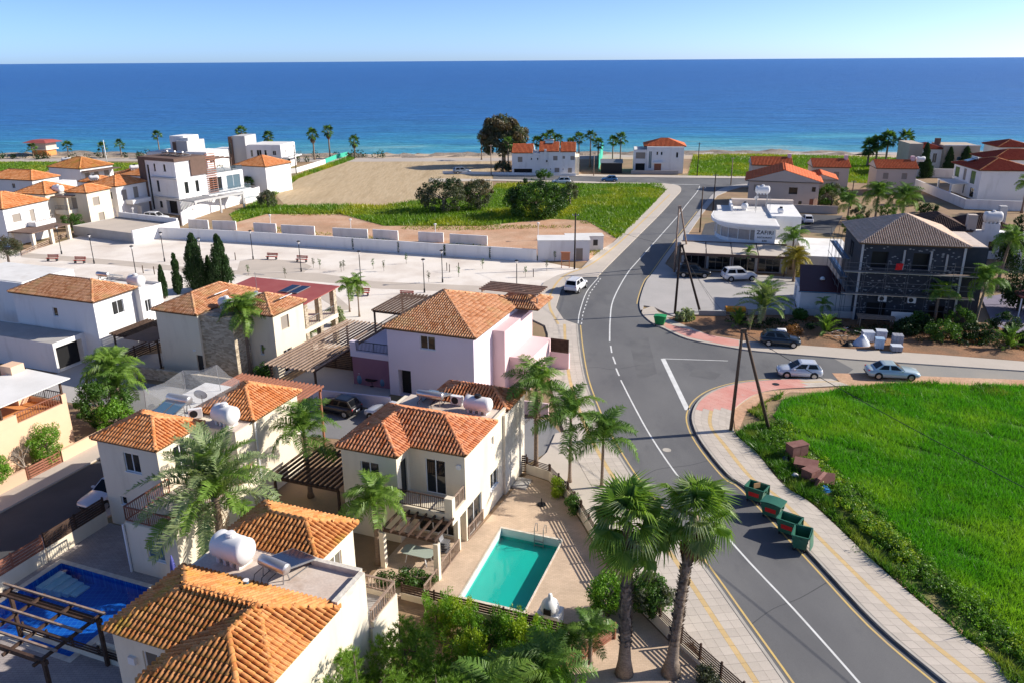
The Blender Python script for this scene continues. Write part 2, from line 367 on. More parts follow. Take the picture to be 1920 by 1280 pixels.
# pools (block coordinates), so that the ground can leave room for them
POOL_A = [(-16.4, 35.5), (-12.5, 35.5), (-12.5, 40.8), (-16.4, 40.8)]     # placeholder corners, overwritten just below
_pa = [BW(*WB(*p)) for p in [(-.76, 43.77), (2.98, 42.35), (.56, 35.69), (-2.95, 37.0)]]
POOL_A = _pa
POOL_B = [(-26.9, 40.36), (-20.2, 37.75), (-22.25, 32.4), (-28.95, 35.0)]
sheet('ground', [(-420, -60), (420, -60), (420, 252), (-420, 254)], -.02, 'soil', holes=[POOL_A, POOL_B])

# far green strips and the coast road
sheet('coast_grass', [(-147.21,214.67),(-124.42,209.48),(-129.04,226.90),(-108.47,221.29),(-105.05,229.15),(-109.50,239.29),(-129.71,244.35),(-168.06,246.51)], -.012, 'grass_base')
sheet('coast_meadow', [(45.10,205.14),(59.03,201.52),(85.81,189.31),(107.37,202.05),(124.20,235.20),(103.25,244.60),(76.48,252.00),(56.57,251.73)], -.012, 'grass_base')
sheet('coast_road', [(-203.12,245.80),(-118.80,245.08),(-62.92,240.59),(-5.92,238.69),(56.26,250.28),(111.33,248.42),(208.17,235.64),(216.08,244.96),(114.48,255.71),(58.20,259.21),(-6.11,246.83),(-65.35,250.29),(-122.79,253.65),(-211.16,255.92)], .002, 'promenade')
sheet('dirt_lot', [(-51.29,139.49),(-52.21,149.54),(-48.39,157.24),(-33.26,155.51),(-23.24,144.36),(-5.68,143.75),(8.21,149.50),(18.18,140.46),(18.41,131.38),(11.43,114.03),(3.27,116.26),(-8.30,123.02)], -.014, 'red_dirt')
sheet('grass_lot', [(-55.09,155.17),(-53.12,175.69),(-48.30,164.60),(-26.13,163.73),(-4.56,179.58),(-3.34,193.44),(16.24,192.53),(35.74,190.76),(35.45,181.71),(27.01,156.74),(17.70,129.30),(15.93,137.23),(13.95,146.11),(8.13,147.90),(-5.61,141.76),(-22.94,142.36),(-33.03,154.35),(-47.71,154.90),(-51.17,146.36)], -.008, 'grass_base')
sheet('ploughed_field', [(-48.21,246.50),(-12.48,244.43),(-3.55,237.25),(-4.93,207.62),(-4.12,187.50),(-6.85,176.67),(-18.69,166.02),(-25.94,162.46),(-39.12,162.97),(-46.63,164.54),(-52.52,178.61),(-54.03,205.08)], -.004, 'ploughed')
sheet('field_margin', [(-57.81,189.92),(-50.12,252.26),(-47.39,246.45),(-54.03,205.08),(-52.34,177.12),(-47.95,163.32),(-53.29,174.26)], -.002, 'grass_base')

# ================================================================ roads and pavements
L_KERB = smooth_line([(13.29,28.03),(12.96,30.31),(12.07,34.92),(11.04,40.20),(9.72,45.54),(8.62,49.93),(7.82,54.72),(7.31,58.99),(6.92,65.05),(6.80,70.16),(7.01,77.62),(7.36,84.66)])
L_NORTH = smooth_line([(11.69,105.20),(13.30,109.86),(16.24,117.95),(21.85,133.43),(29.01,153.18),(34.98,170.60),(38.41,180.79),(39.13,188.05),(36.52,191.59)])
R_NORTH = smooth_line([(58.25,189.72),(54.28,189.05),(50.32,185.88),(45.18,177.43),(36.54,154.62),(24.91,122.38),(19.73,107.58),(18.04,103.09),(16.26,96.22),(15.35,91.65),(15.23,88.04),(15.87,84.86),(16.75,83.15),(18.64,79.55),(22.33,76.99),(25.12,75.66),(30.99,74.01),(35.01,72.89),(48.80,69.80),(64.41,66.25)])
R_KERB = smooth_line([(62.38,63.86),(47.19,67.19),(36.33,67.90),(30.52,68.13),(26.65,68.33),(22.57,67.88),(20.26,67.16),(18.14,65.82),(16.54,64.06),(15.45,62.03),(14.70,59.39),(14.61,55.52),(15.33,50.30),(16.15,48.49),(17.76,40.66),(18.97,34.39),(20.50,30.06),(21.30,27.81)])
sheet('main_road', L_KERB+[(5.92,86.44),(5.26,91.22),(6.37,98.93),(7.56,103.36),(9.51,105.26)]+L_NORTH+[(24.72,193.90),(16.53,196.08),(-4.38,200.77),(-4.52,207.60),(11.18,205.82),(25.84,203.14),(60.84,198.58)]+R_NORTH+R_KERB, .004, 'asphalt')
sheet('side_road', [(31.82,73.84),(35.01,72.89),(48.80,69.80),(64.41,66.25),(62.38,63.86),(47.19,67.19),(36.33,67.90),(30.13,68.14),(32.59,70.79)], .008, 'old_asphalt')
sheet('verge', [(30.20,69.87),(32.65,69.69),(47.58,67.82),(62.97,64.56),(58.00,58.70),(45.47,64.39),(24.68,65.34),(19.77,61.41),(17.53,56.40),(18.81,53.68),(20.87,45.40),(21.60,40.61),(22.70,35.24),(24.65,30.54),(24.48,27.93),(23.77,27.94),(23.49,31.63),(22.35,35.69),(21.32,39.97),(20.16,46.33),(17.66,56.87),(18.66,61.65),(21.59,65.04),(23.92,65.97),(30.02,66.86)], .012, 'red_dirt')

def slab_pavement(name, inner, outer, cols, keep, zt=.12, step=.62, special=None):
    """kerb, bed and single paving slabs between a kerb line and the back edge; the largest (nearest) slabs are pieces of their own"""
    ring = inner+outer[::-1]
    base = sheet(name, ring, zt, 'slab_joint', thick=.2)
    k = MB(); n = len(inner); l2 = [((1-.05)*a[0]+.05*b[0], (1-.05)*a[1]+.05*b[1]) for a, b in zip(resample_n(inner, n), resample_n(outer, n))]
    inn = resample_n(inner, n); kt = zt+.016
    for i in range(n-1):
        a, b, c, d = inn[i], inn[i+1], l2[i+1], l2[i]
        k.quad((a[0], a[1], kt), (b[0], b[1], kt), (c[0], c[1], kt), (d[0], d[1], kt)); k.quad((a[0], a[1], -.02), (b[0], b[1], -.02), (b[0], b[1], kt), (a[0], a[1], kt))
    k.build('kerb', 'kerb', base)
    L = sum(math.dist(a, b) for a, b in zip(inner, inner[1:])); N = max(int(L/step), 2)
    I, O = resample_n(inner, N+1), resample_n(outer, N+1); quads = []
    for i in range(N):
        for a, b, mt in cols:
            P = [(I[j][0]+(O[j][0]-I[j][0])*w, I[j][1]+(O[j][1]-I[j][1])*w) for j, w in ((i, a), (i+1, a), (i+1, b), (i, b))]
            c = (sum(p[0] for p in P)/4, sum(p[1] for p in P)/4)
            P = [(p[0]+(c[0]-p[0])*.018, p[1]+(c[1]-p[1])*.018) for p in P]
            if special: mt = special(c) or mt
            vis = 0 if abs(c[0]) < .62*c[1]+2 and c[1] > 27.5 else 1000
            quads.append((vis+math.hypot(*c), P, mt, c))
    quads.sort(key=lambda q: q[0]); rest = {}
    for q, (d, P, mt, c) in enumerate(quads):
        h = zt+.008+.006*random.random()
        mb = MB((c[0], c[1], zt)) if q < keep else rest.setdefault(mt, MB())
        mb.add([(p[0], p[1], zt+.001) for p in P]+[(p[0], p[1], h) for p in P], [(7, 6, 5, 4), (0, 1, 5, 4), (1, 2, 6, 5), (2, 3, 7, 6), (3, 0, 4, 7)])
        if q < keep: o = mb.build('paving_slab', mt, base); o.location = (c[0], c[1], zt)
    for mt, mb in rest.items(): tag(mb.build('paving_slabs', mt, base), kind='stuff')
    return base
def resample_n(pts, n):
    pts = [Vector(p) for p in pts]; d = [0]
    for a, b in zip(pts, pts[1:]): d.append(d[-1]+(b-a).length)
    out = []; j = 0
    for i in range(n):
        x = d[-1]*i/(n-1)
        while j < len(d)-2 and d[j+1] < x: j += 1
        L = d[j+1]-d[j]; out.append(tuple(pts[j]+(pts[j+1]-pts[j])*((x-d[j])/L if L else 0)))
    return out
random.seed(4)
COLS = [(.06, .23, 'slab'), (.23, .40, 'slab'), (.40, .49, 'slab_yellow'), (.49, .66, 'slab'), (.66, .83, 'slab'), (.83, 1., 'slab')]
RP_OUT = [(30.50,66.60),(27.34,66.28),(23.84,65.85),(21.52,64.80),(19.75,62.97),(18.70,61.43),(18.05,59.33),(17.59,56.78),(18.32,53.78),(18.74,48.97),(19.93,46.07),(21.23,39.60),(22.43,34.99),(24.19,30.20),(24.95,27.93)]
RP_IN = [p for p in R_KERB if p[0] < 30.5]
_corner = lambda c: 'slab_red' if c[1] > 61.5 and c[0] < 26.5 else None
slab_pavement('pavement', RP_IN, smooth_line(RP_OUT), COLS, 300, special=_corner)
slab_pavement('pavement', L_KERB, offset_line(L_KERB, 3.3), COLS, 290)
sheet('pavement', [(7.36,84.66),(5.92,86.44),(5.26,91.22),(6.37,98.93),(7.56,103.36),(9.51,105.26)]+L_NORTH+[(32.35,191.79),(35.35,182.50),(34.28,178.66),(27.11,157.34),(16.52,126.90),(14.29,122.33),(11.52,115.02),(9.91,109.95),(6.29,106.20),(4.32,102.63),(2.86,96.31),(1.38,88.15),(3.70,84.36),(4.00,79.34)], .118, 'slab', thick=.2)
strip('tactile_strip', smooth_line([(5.25,84.33),(4.53,91.90),(5.27,98.96),(7.39,106.17),(11.88,113.04),(20.04,133.49),(34.76,174.90)]), .3, .124, 'slab_yellow', None)['kind'] = 'structure'
sheet('pavement', R_NORTH[:40]+[(19.12,105.29),(20.54,107.56),(25.28,121.26),(29.94,133.16),(36.97,152.88),(44.69,173.03),(49.24,180.32),(53.39,184.92),(56.79,184.76)][0:], .118, 'forecourt', thick=.2)
_rn = [p for p in R_NORTH if p[1] < 90.5]
sheet('pavement', _rn+[(66.24,68.41),(50.25,72.16),(42.31,74.40),(34.75,76.10),(28.75,77.67),(24.63,78.75),(21.22,80.89),(19.58,84.02),(18.53,87.16),(17.17,88.82),(16.95,91.61)], .118, 'slab', thick=.2)
sheet('pavement_ramp', [(16.44,86.40),(17.93,84.05),(19.77,82.17),(21.66,80.35),(23.84,78.94),(23.40,77.29),(22.41,77.31),(18.75,80.07),(17.05,83.14)], .126, 'slab_red')
sheet('coast_pavement', [(-4.52,207.60),(11.18,205.82),(25.84,203.14),(60.84,198.58),(61.94,202.34),(26.33,207.07),(11.40,209.85),(-4.60,211.70)], .11, 'slab', thick=.2)
sheet('coast_pavement', [(-19.98,196.89),(-3.67,197.95),(16.31,193.41),(32.22,190.92),(36.52,191.59),(24.72,193.90),(16.53,196.08),(-4.38,200.77),(-20.52,202.50)], .11, 'slab', thick=.2)
# paving between the kerbside slabs and the garden fence
sheet('pavement', [(1.0, 51.1), (2.7, 50.0), (3.8, 47.3), (4.5, 45.0), (5.2, 42), (6.1, 38.5), (7.1, 35.5), (8.3, 33.0)]+[p for p in offset_line(L_KERB, 3.25) if 32.9 < p[1] < 58.2]+[(3.4, 57.2), (2.6, 54.0)], .1165, 'slab', thick=.2)
# markings
rd = bpy.data.objects['main_road']
_cl = smooth_line([(16.77,28.31),(16.42,30.27),(15.14,35.63),(13.55,41.54),(11.87,49.74),(10.93,56.50),(10.45,62.34),(10.07,68.50)])
strip('centre_line', _cl, .13, .010, 'white_paint', rd)
for a, b in ((("1161,703"), ("1154,690")),):
    pass
for q in ([(10.06,69.56),(10.00,71.49)], [(10.10,72.63),(10.09,74.72)], [(10.11,75.80),(10.25,77.88)]): strip('dash', q, .15, .010, 'white_paint', rd)
strip('centre_line', smooth_line([(10.30,79.21),(11.22,86.52),(12.58,94.66),(15.91,106.81),(19.19,116.14),(30.70,147.61),(35.20,160.69),(41.65,179.10),(44.20,187.82)]), .15, .010, 'white_paint', rd)
strip('stop_line', [(44.58,189.50),(32.35,191.79)], .35, .010, 'white_paint', rd)
strip('stop_line', [(14.98,74.02),(14.84,61.71)], .45, .010, 'white_paint', rd)
strip('thin_line', [(14.98,74.02),(21.26,73.30)], .12, .0105, 'white_paint', rd)
strip('yellow_line', [p for p in L_KERB if p[1] < 200], .12, .010, 'yellow_paint', rd, side=-.32)
strip('yellow_line', [p for p in R_KERB if p[0] < 28], .12, .010, 'yellow_paint', rd, side=-.42)
strip('edge_line', smooth_line([(7.46,85.23),(8.01,89.66),(9.59,98.10),(11.83,105.20)]), .12, .010, 'white_paint', rd)
_dots = resample([(7.81,85.03),(8.33,89.02),(9.95,97.59),(12.30,105.47)], .7)
for a, b in zip(_dots[::2], _dots[1::2]): strip('dash', [a, b], .12, .010, 'white_paint', rd)
strip('edge_line', [p for p in R_NORTH if 12 < p[0] and p[1] > 92 and p[1] < 160], .12, .010, 'yellow_paint', rd, side=-.3)
for q_ in ([(12.37,79.17),(14.56,80.50),(13.71,70.03),(11.65,68.47)], [(17.43,71.35),(19.74,69.92),(18.75,68.34),(16.61,69.44)]): sheet('asphalt_patch', q_, .0065, 'patch', parent=rd)
for q_ in ([(8.62,49.40),(10.37,51.31),(12.82,51.92),(14.57,52.72)], [(12.45,34.49),(14.03,35.77),(15.78,36.66),(18.17,38.31)], [(6.67,71.55),(8.24,71.81),(9.71,71.21),(12.44,72.30)]): strip('tar_seam', smooth_line(q_), .06, .0075, 'dark_asphalt', rd)  # thin dark strips painted across the road as cast shadows of poles and cables
for px in ((11.72,54.40), (19.23,98.61)):
    mb = MB(); mb.lathe([(.33, 0), (.33, .012), (.30, .014)], 20, (px[0], px[1], .004)); mb.build('manhole_cover', 'kerb', rd)
_p = (23.95,66.96); mb = MB(); mb.lathe([(.33, 0), (.33, .012), (.30, .014)], 20, (_p[0], _p[1], .13)); tag(mb.build('manhole_cover', 'metal_dark'), 'dark round manhole cover in the red corner of the pavement', 'manhole cover')

# lane and street between the houses
sheet('lane', [BW(*p) for p in ((-62, 46), (-40, 46.8), (-26, 49.2), (-17.6, 49.6), (-16.6, 52.7), (-16.4, 54.3), (-18.8, 57), (-26, 56.2), (-31, 54), (-39, 53.2), (-60, 51.5))], .002, 'lane_asphalt')
sheet('street', [BW(*p) for p in ((-48.2, 10), (-43, 10), (-43.0, 45.9), (-48.0, 46.2))], .006, 'dark_asphalt')
sheet('pavement', [BW(*p) for p in ((-48.2, 10), (-50.2, 10), (-50.2, 42), (-48.2, 42))], .11, 'slab', thick=.2)
sheet('pavement', [BW(*p) for p in ((-41.0, 10), (-43, 10), (-43, 40), (-41.0, 40))], .10, 'slab', thick=.2)
# public garden: gravel with paths
sheet('park_gravel', [(-86.56,124.62),(-76.19,124.31),(-73.88,136.57),(-61.39,134.39),(-30.79,126.00),(3.80,115.24),(9.91,109.95),(6.29,106.20),(4.32,102.63),(2.86,96.31),(1.38,88.15),(0.00,79.42),(-14.71,79.72),(-21.85,76.58),(-40.65,87.66),(-68.87,97.08)], .0, 'gravel')
sheet('park_path', [(-77.03,122.85),(-57.46,116.65),(-48.09,113.11),(-39.53,110.69),(-26.86,108.54),(-18.65,104.04),(1.44,100.33),(3.46,98.25),(2.69,95.36),(1.39,97.07),(-18.09,100.56),(-19.93,101.92),(-38.74,108.27),(-46.87,109.98),(-55.96,113.33),(-75.13,119.56)], .006, 'path')
sheet('park_path', [(-39.15,110.68),(-40.52,116.17),(-39.34,117.49),(-31.79,116.25),(-28.93,112.58),(-29.27,109.20)], .010, 'path')
sheet('park_path', [(-28.66,103.75),(-23.48,99.67),(-19.16,91.35),(-20.31,90.73),(-24.04,96.00),(-29.39,101.10)], .010, 'path')
sheet('driveway', [(19.68,107.29),(16.29,95.98),(15.52,91.86),(16.88,91.17),(18.61,87.56),(22.77,87.46),(27.05,87.37),(32.81,88.06),(38.40,104.22),(22.69,108.69),(22.15,112.75)], .120, 'forecourt', thick=.2)
sheet('planter_bed', [(17.72,86.77),(19.50,83.64),(21.17,80.71),(24.63,78.75),(28.75,77.67),(34.75,76.10),(42.31,74.40),(50.25,72.16),(55.26,75.07),(56.15,81.76),(41.14,85.86),(32.60,87.45),(21.02,87.91)], .126, 'planter_soil')
sheet('car_park', [(51.60,152.33),(62.44,149.15),(54.03,132.37),(47.18,136.18)], .0, 'dark_asphalt')
sheet('car_park', [(30.34,126.86),(34.87,133.00),(37.75,144.75),(34.95,142.32)], .0, 'dark_asphalt')
# crop field: the ground below the growing corn
FIELD = [(23.71,63.82),(30.21,66.10),(35.97,67.13),(46.65,66.31),(61.60,62.95),(31.83,27.87),(25.90,27.92),(25.75,31.68),(24.89,36.94),(24.04,43.16),(23.29,50.74),(21.86,57.09),(21.68,60.31)]
sheet('field_bank', [(17.94,57.15),(19.04,58.81),(21.68,60.31),(21.86,57.09),(23.29,50.74),(24.04,43.16),(24.89,36.94),(25.75,31.68),(25.90,27.92),(24.72,27.93),(24.61,30.48),(22.93,35.42),(21.68,40.07),(20.44,46.60),(19.23,50.02),(18.74,54.12)], .0145, 'bank_soil')
sheet('crop_field', FIELD, .016, 'field_base')


# ================================================================ building kit
pm('cream', (.80, .71, .56), (.77, .68, .53), .5, grain=.03, c3=(.60, .51, .39), sc3=.9, lo3=.52, hi3=.9, stretch=(1, 1, .25))
pm('white_render', (.82, .80, .78), (.78, .77, .76), .4, grain=.03, c3=(.60, .58, .55), sc3=.9, lo3=.53, hi3=.9, stretch=(1, 1, .25))
pm('beige_render', (.58, .49, .42), (.55, .46, .39), .4, grain=.04)
pm('tan_render', (.50, .42, .33), (.46, .38, .30), .4, grain=.04)
pm('lilac', (.74, .65, .72), (.71, .62, .69), .4, grain=.03)
pm('pink', (.76, .56, .56), (.72, .53, .53), .4, grain=.04)
pm('plum', (.30, .15, .20), (.27, .13, .18), .4, grain=.05)
pm('peach', (.80, .54, .36), (.76, .51, .34), .5, grain=.04)
pm('orange_paint', (.70, .29, .10), (.66, .27, .09), .5, grain=.04)
pm('grey_render', (.52, .51, .50), (.48, .47, .46), .4, grain=.04)
pm('brown_clad', (.13, .085, .065), (.16, .10, .08), 1.5, grain=.08)
pm('frame_white', (.78, .79, .80), rough=.4, grain=.02)
pm('frame_dark', (.05, .045, .045), rough=.5, grain=.05)
pm('shutter', (.30, .26, .22), rough=.7, grain=.06)
pm('wood_dark', (.055, .032, .022), (.085, .05, .035), 3, grain=.2, gsc=8, rough=.7)
pm('wood_red', (.26, .10, .06), (.32, .14, .09), 3, grain=.15, gsc=8, rough=.75)
pm('wood_grey', (.27, .19, .14), (.36, .26, .20), 3, grain=.2, gsc=8, rough=.8)
pm('tank_white', (.80, .78, .76), (.76, .74, .72), 2, rough=.4, grain=.03)
pm('tank_steel', (.55, .52, .50), rough=.35, metal=.75, grain=.06)
pm('roof_felt', (.58, .47, .39), (.66, .56, .48), .8, grain=.1, gsc=10, c3=(.40, .27, .19), sc3=.5, lo3=.55, hi3=.75)
pm('roof_white', (.74, .72, .69), (.66, .64, .61), .5, grain=.06, c3=(.55, .50, .45), sc3=.4, lo3=.6, hi3=.8)
pm('red_sheet', (.33, .075, .06), (.37, .10, .08), .6, rough=.5, grain=.06)
pm('dark_red_sheet', (.075, .015, .018), (.09, .02, .022), .6, rough=.5, grain=.06)
pm('awning', (.60, .52, .44), (.55, .48, .41), .5, grain=.05)
pm('solar_glass', (.012, .016, .035), rough=.12, spec=.6, grain=0)
pm('solar_blue', (.10, .20, .30), rough=.15, spec=.6, grain=.05)
pm('tile_bed', (.14, .075, .035), (.10, .06, .025), 1, grain=.15)
pm('plastic_black', (.015, .015, .016), rough=.5, grain=0)
glassmat('glass'); glassmat('glass_curtain', (.16, .13, .10), .12); glassmat('glass_green', (.16, .22, .10), .08); glassmat('glass_blue', (.10, .16, .20), .06)
tilemat('tile_ochre', (.56, .21, .06), (.66, .31, .12), (.43, .155, .045), (.45, .29, .05), .5)
tilemat('tile_red', (.60, .21, .08), (.70, .33, .18), (.48, .14, .05), (.45, .28, .10), .2)
tilemat('tile_brown', (.54, .24, .11), (.68, .38, .22), (.44, .17, .07), (.50, .36, .16), .35)
tilemat('tile_orange', (.66, .24, .08), (.74, .35, .16), (.56, .18, .05), (.62, .32, .12), .15)
tilemat('tile_scarlet', (.62, .15, .06), (.66, .19, .08), (.55, .12, .05), (.6, .2, .1), .1)
tilemat('tile_crimson', (.34, .06, .035), (.38, .08, .045), (.30, .05, .03), (.4, .1, .06), .1)
tilemat('tile_taupe', (.54, .40, .31), (.62, .47, .37), (.47, .34, .26), (.56, .45, .36), .15)
tilemat('tile_choc', (.10, .065, .055), (.13, .085, .07), (.085, .055, .045), (.14, .1, .08), .1)
def stone_material():
    m, t, b = nt('stone_clad'); v = coords(t, (1, 1, 1)); mp = nd(t, 'ShaderNodeMapping'); t.links.new(v, mp.inputs[0]); mp.inputs['Scale'].default_value = (2.2, 2.2, 5.5)
    vo = nd(t, 'ShaderNodeTexVoronoi'); t.links.new(mp.outputs[0], vo.inputs['Vector']); vo.inputs['Scale'].default_value = 1.3
    k = nd(t, 'ShaderNodeSeparateColor'); t.links.new(vo.outputs['Color'], k.inputs[0])
    rp = nd(t, 'ShaderNodeValToRGB'); t.links.new(k.outputs[0], rp.inputs[0]); e = rp.color_ramp.elements; e[0].color = (.30, .24, .17, 1); e[1].color = (.58, .49, .37, 1)
    t.links.new(rp.outputs[0], b.inputs['Base Color']); b.inputs['Roughness'].default_value = .9
    bumpn(t, b, vo.outputs['Distance'], .8, .05); MATS['stone_clad'] = m
stone_material()

SIDES = 'FRBL'
class House:
    def __init__(s, name, label, cat='house', org=(0, 0), base=None, ang=A0, group=None):
        s.ang = ang; c, k = math.cos(ang), math.sin(ang)
        s.off = (org[0], org[1], 0); loc = base if base else (org[0]*c-org[1]*k, org[0]*k+org[1]*c)
        if base: s.off = (0, 0, 0)
        s.loc = loc; s.root = thing(name, label, cat, loc, ang, group)
    def mb(s): return MB(s.off)
    def W(s, x, y): c, k = math.cos(s.ang), math.sin(s.ang); x, y = x-s.off[0], y-s.off[1]; return (s.loc[0]+x*c-y*k, s.loc[1]+x*k+y*c)
    def box(s, name, mat, x0, x1, y0, y1, z0, z1, parent=None): return s.mb().box(x0, x1, y0, y1, z0, z1).build(name, mat, parent or s.root)
    def side(s, r, k):
        s0, s1, t0, t1 = r
        return {'F': ((s0, t0), (1, 0), (0, -1), s1-s0), 'R': ((s1, t0), (0, 1), (1, 0), t1-t0), 'B': ((s1, t1), (-1, 0), (0, 1), s1-s0), 'L': ((s0, t1), (0, -1), (-1, 0), t1-t0)}[k]
    def walls(s, r, z0, z1, mat, op=None, dep=.13, top=True, name='wall', trim='frame_white'):
        """four walls with real openings; op: side -> [(from, to, sill, head, kind)] along the side, seen from outside"""
        op = op or {}; m = s.mb()
        for k in SIDES:
            o, u, n, L = s.side(r, k); P = lambda a, z, d=0: (o[0]+u[0]*a+n[0]*d, o[1]+u[1]*a+n[1]*d, z)
            ops = op.get(k, []); xs = sorted({0, L}|{x for q in ops for x in q[:2]}); zs = sorted({z0, z1}|{x for q in ops for x in q[2:4]})
            for a, b in zip(xs, xs[1:]):
                for c, d in zip(zs, zs[1:]):
                    if any(q[0] < (a+b)/2 < q[1] and q[2] < (c+d)/2 < q[3] for q in ops): continue
                    m.quad(P(a, c), P(b, c), P(b, d), P(a, d))
            for q in ops:
                a, b, c, d, kind = q[:5]; dd = -(.7 if kind == 'h' else dep)
                m.quad(P(a, c), P(b, c), P(b, c, dd), P(a, c, dd)); m.quad(P(a, d, dd), P(b, d, dd), P(b, d), P(a, d)); m.quad(P(a, c), P(a, c, dd), P(a, d, dd), P(a, d)); m.quad(P(b, c, dd), P(b, c), P(b, d), P(b, d, dd))
                s.fit(P, a, b, c, d, kind, dd, trim)
        if top: m.quad((r[0], r[2], z1), (r[1], r[2], z1), (r[1], r[3], z1), (r[0], r[3], z1))
        return m.build(name, mat, s.root)
    def fit(s, P, a, b, c, d, kind, dd, trim):
        def bx(m, a0, a1, z0, z1, d0, d1):
            m.add([P(a0, z0, d0), P(a1, z0, d0), P(a1, z0, d1), P(a0, z0, d1), P(a0, z1, d0), P(a1, z1, d0), P(a1, z1, d1), P(a0, z1, d1)],
                  [(0, 1, 2, 3), (7, 6, 5, 4), (4, 5, 1, 0), (5, 6, 2, 1), (6, 7, 3, 2), (7, 4, 0, 3)])
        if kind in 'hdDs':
            m = s.mb(); bx(m, a, b, c, d, dd-.04, dd+.002); o = m.build('doorway' if kind == 'h' else 'shutter' if kind == 's' else 'door', {'h': 'plastic_black', 'd': 'frame_dark', 'D': 'wood_red', 's': 'shutter'}[kind], s.root)  # open holes get a recessed black panel painting the unlit interior
            if kind in 'dD': m = s.mb(); bx(m, b-.16, b-.08, c+.95, c+1.1, dd, dd+.06); m.build('handle', 'metal_grey', o)
            return
        fw = .06; m = s.mb(); w = b-a; nn = 2 if w > .75 else 1
        if kind == 'm': nn = max(2, round(w/1.0))
        bx(m, a, b, c, c+fw, dd, dd+.05); bx(m, a, b, d-fw, d, dd, dd+.05)
        for i in range(nn+1): x = a+(w-fw)*i/nn; bx(m, x, x+fw, c+fw, d-fw, dd, dd+.048)
        o = m.build('window', 'frame_dark' if kind == 'k' else trim, s.root)
        for i in range(nn):
            m = s.mb(); x0 = a+(w-fw)*i/nn+fw; x1 = a+(w-fw)*(i+1)/nn; bx(m, x0, x1, c+fw, d-fw, dd-.02, dd+.02)
            m.build('pane', {'c': 'glass_curtain', 'e': 'glass_green', 'b': 'glass_blue'}.get(kind, 'glass'), o)
        if d-c < 1.9 and kind != 'k':
            m = s.mb(); bx(m, a-.06, b+.06, c-.05, c+.006, dd+.05, .05); m.build('sill', trim, o)
    def railing(s, pts, z, h, mat, step=.13, solid=None, name='railing', tw=.06):
        P = [Vector((p[0], p[1], z)) for p in pts]; up = Vector((0, 0, 1))
        for a, b in zip(P, P[1:]):
            bal = s.mb(); n = max(1, int((b-a).length/step)); o = s.mb().bar(a+up*h, b+up*h, tw+.02, .05).build(name, mat, s.root); s.mb().bar(a+up*.1, b+up*.1, tw*.7, .04).build('bottom_rail', mat, o)
            for i in range(n+1): p = a+(b-a)*i/n; bal.bar(p+up*.1, p+up*(h-.02), .03 if i % max(n//2, 1) else .06)
            tag(bal.build('balusters', mat, o), kind='stuff')
        return o
    def slab(s, name, mat, r, z0, z1): return s.box(name, mat, *r, z0, z1)
    def parapet(s, r, z0, z1, w, mat, name='parapet', sides='FRBL'):
        a, b, c, d = r; m = s.mb()
        if 'F' in sides: m.box(a, b, c, c+w, z0, z1)
        if 'B' in sides: m.box(a, b, d-w, d, z0, z1)
        if 'L' in sides: m.box(a, a+w, c+w, d-w, z0, z1)
        if 'R' in sides: m.box(b-w, b, c+w, d-w, z0, z1)
        return m.build(name, mat, s.root)
    def pergola(s, x0, x1, y0, y1, z, n, mat, along='y', posts=(), name='pergola', parent=None, bw=.09, bh=.16, over=.3, pz=0):
        """two carrying beams, n rafters each its own piece, posts"""
        root = parent or s.root; o = s.mb()
        if along == 'y': o.box(x0, x1, y0-.06, y0+.06, z-.2, z); o.box(x0, x1, y1-.06, y1+.06, z-.2, z)
        else: o.box(x0-.06, x0+.06, y0, y1, z-.2, z); o.box(x1-.06, x1+.06, y0, y1, z-.2, z)
        pg = o.build(name, mat, root)
        for i in range(n):
            m = s.mb()
            if along == 'y': x = x0+.06+(x1-x0-.12)*i/(n-1); m.box(x-bw/2, x+bw/2, y0-over, y1+over, z+.003, z+bh)
            else: y = y0+.06+(y1-y0-.12)*i/(n-1); m.box(x0-over, x1+over, y-bw/2, y+bw/2, z+.003, z+bh)
            m.build('rafter', mat, pg)
        for px, py in posts: s.mb().box(px-.07, px+.07, py-.07, py+.07, pz, z-.2).build('post', mat, pg)
        return pg

def hgt(q, x, y):
    a, b, c, d = q['r']
    D = {'F': y-c, 'B': d-y, 'L': x-a, 'R': b-x}; H_ = [v*q['ps'][k] for k, v in D.items() if k not in q['open']]
    inside = np.minimum.reduce([D[k] for k in D]) > -1e-6
    return np.where(inside, q['ze']+np.minimum.reduce(H_), -1e9)
_arc = [(-.32, 0), (-.275, .6), (-.10, .97), (.10, .97), (.275, .6), (.32, 0)]
def tile_template(w, l, h=.12):
    v = []
    for y, lift, sc in ((-l/2-.05, .045, 1.06), (l/2, 0, .92)):
        v += [(x*w*sc, y, z*h+lift) for x, z in _arc]
    n = len(_arc); f = [(i, i+1, n+i+1, n+i) for i in range(n-1)]
    v += [(x*w*.75, -l/2-.05, z*h*.62+.01) for x, z in _arc]                      # thickness seen at the lower end
    f += [(2*n+i, 2*n+i+1, i+1, i) for i in range(n-1)]
    return np.array(v), np.array(f)
def cap_template(l, r=.13):
    v = []
    for y, k, lift in ((-l/2-.04, 1.12, .03), (l/2, .92, 0)):
        v += [(r*k*math.cos(a), y, r*k*math.sin(a)*.85+lift-.03) for a in [math.pi*(1-i/6) for i in range(7)]]
    f = [(i, i+1, 8+i, 7+i) for i in range(6)]
    v += [(x*.72, y, z*.7) for x, y, z in v[:7]]; f += [(14+i, 15+i, i+1, i) for i in range(6)]
    return np.array(v), np.array(f)
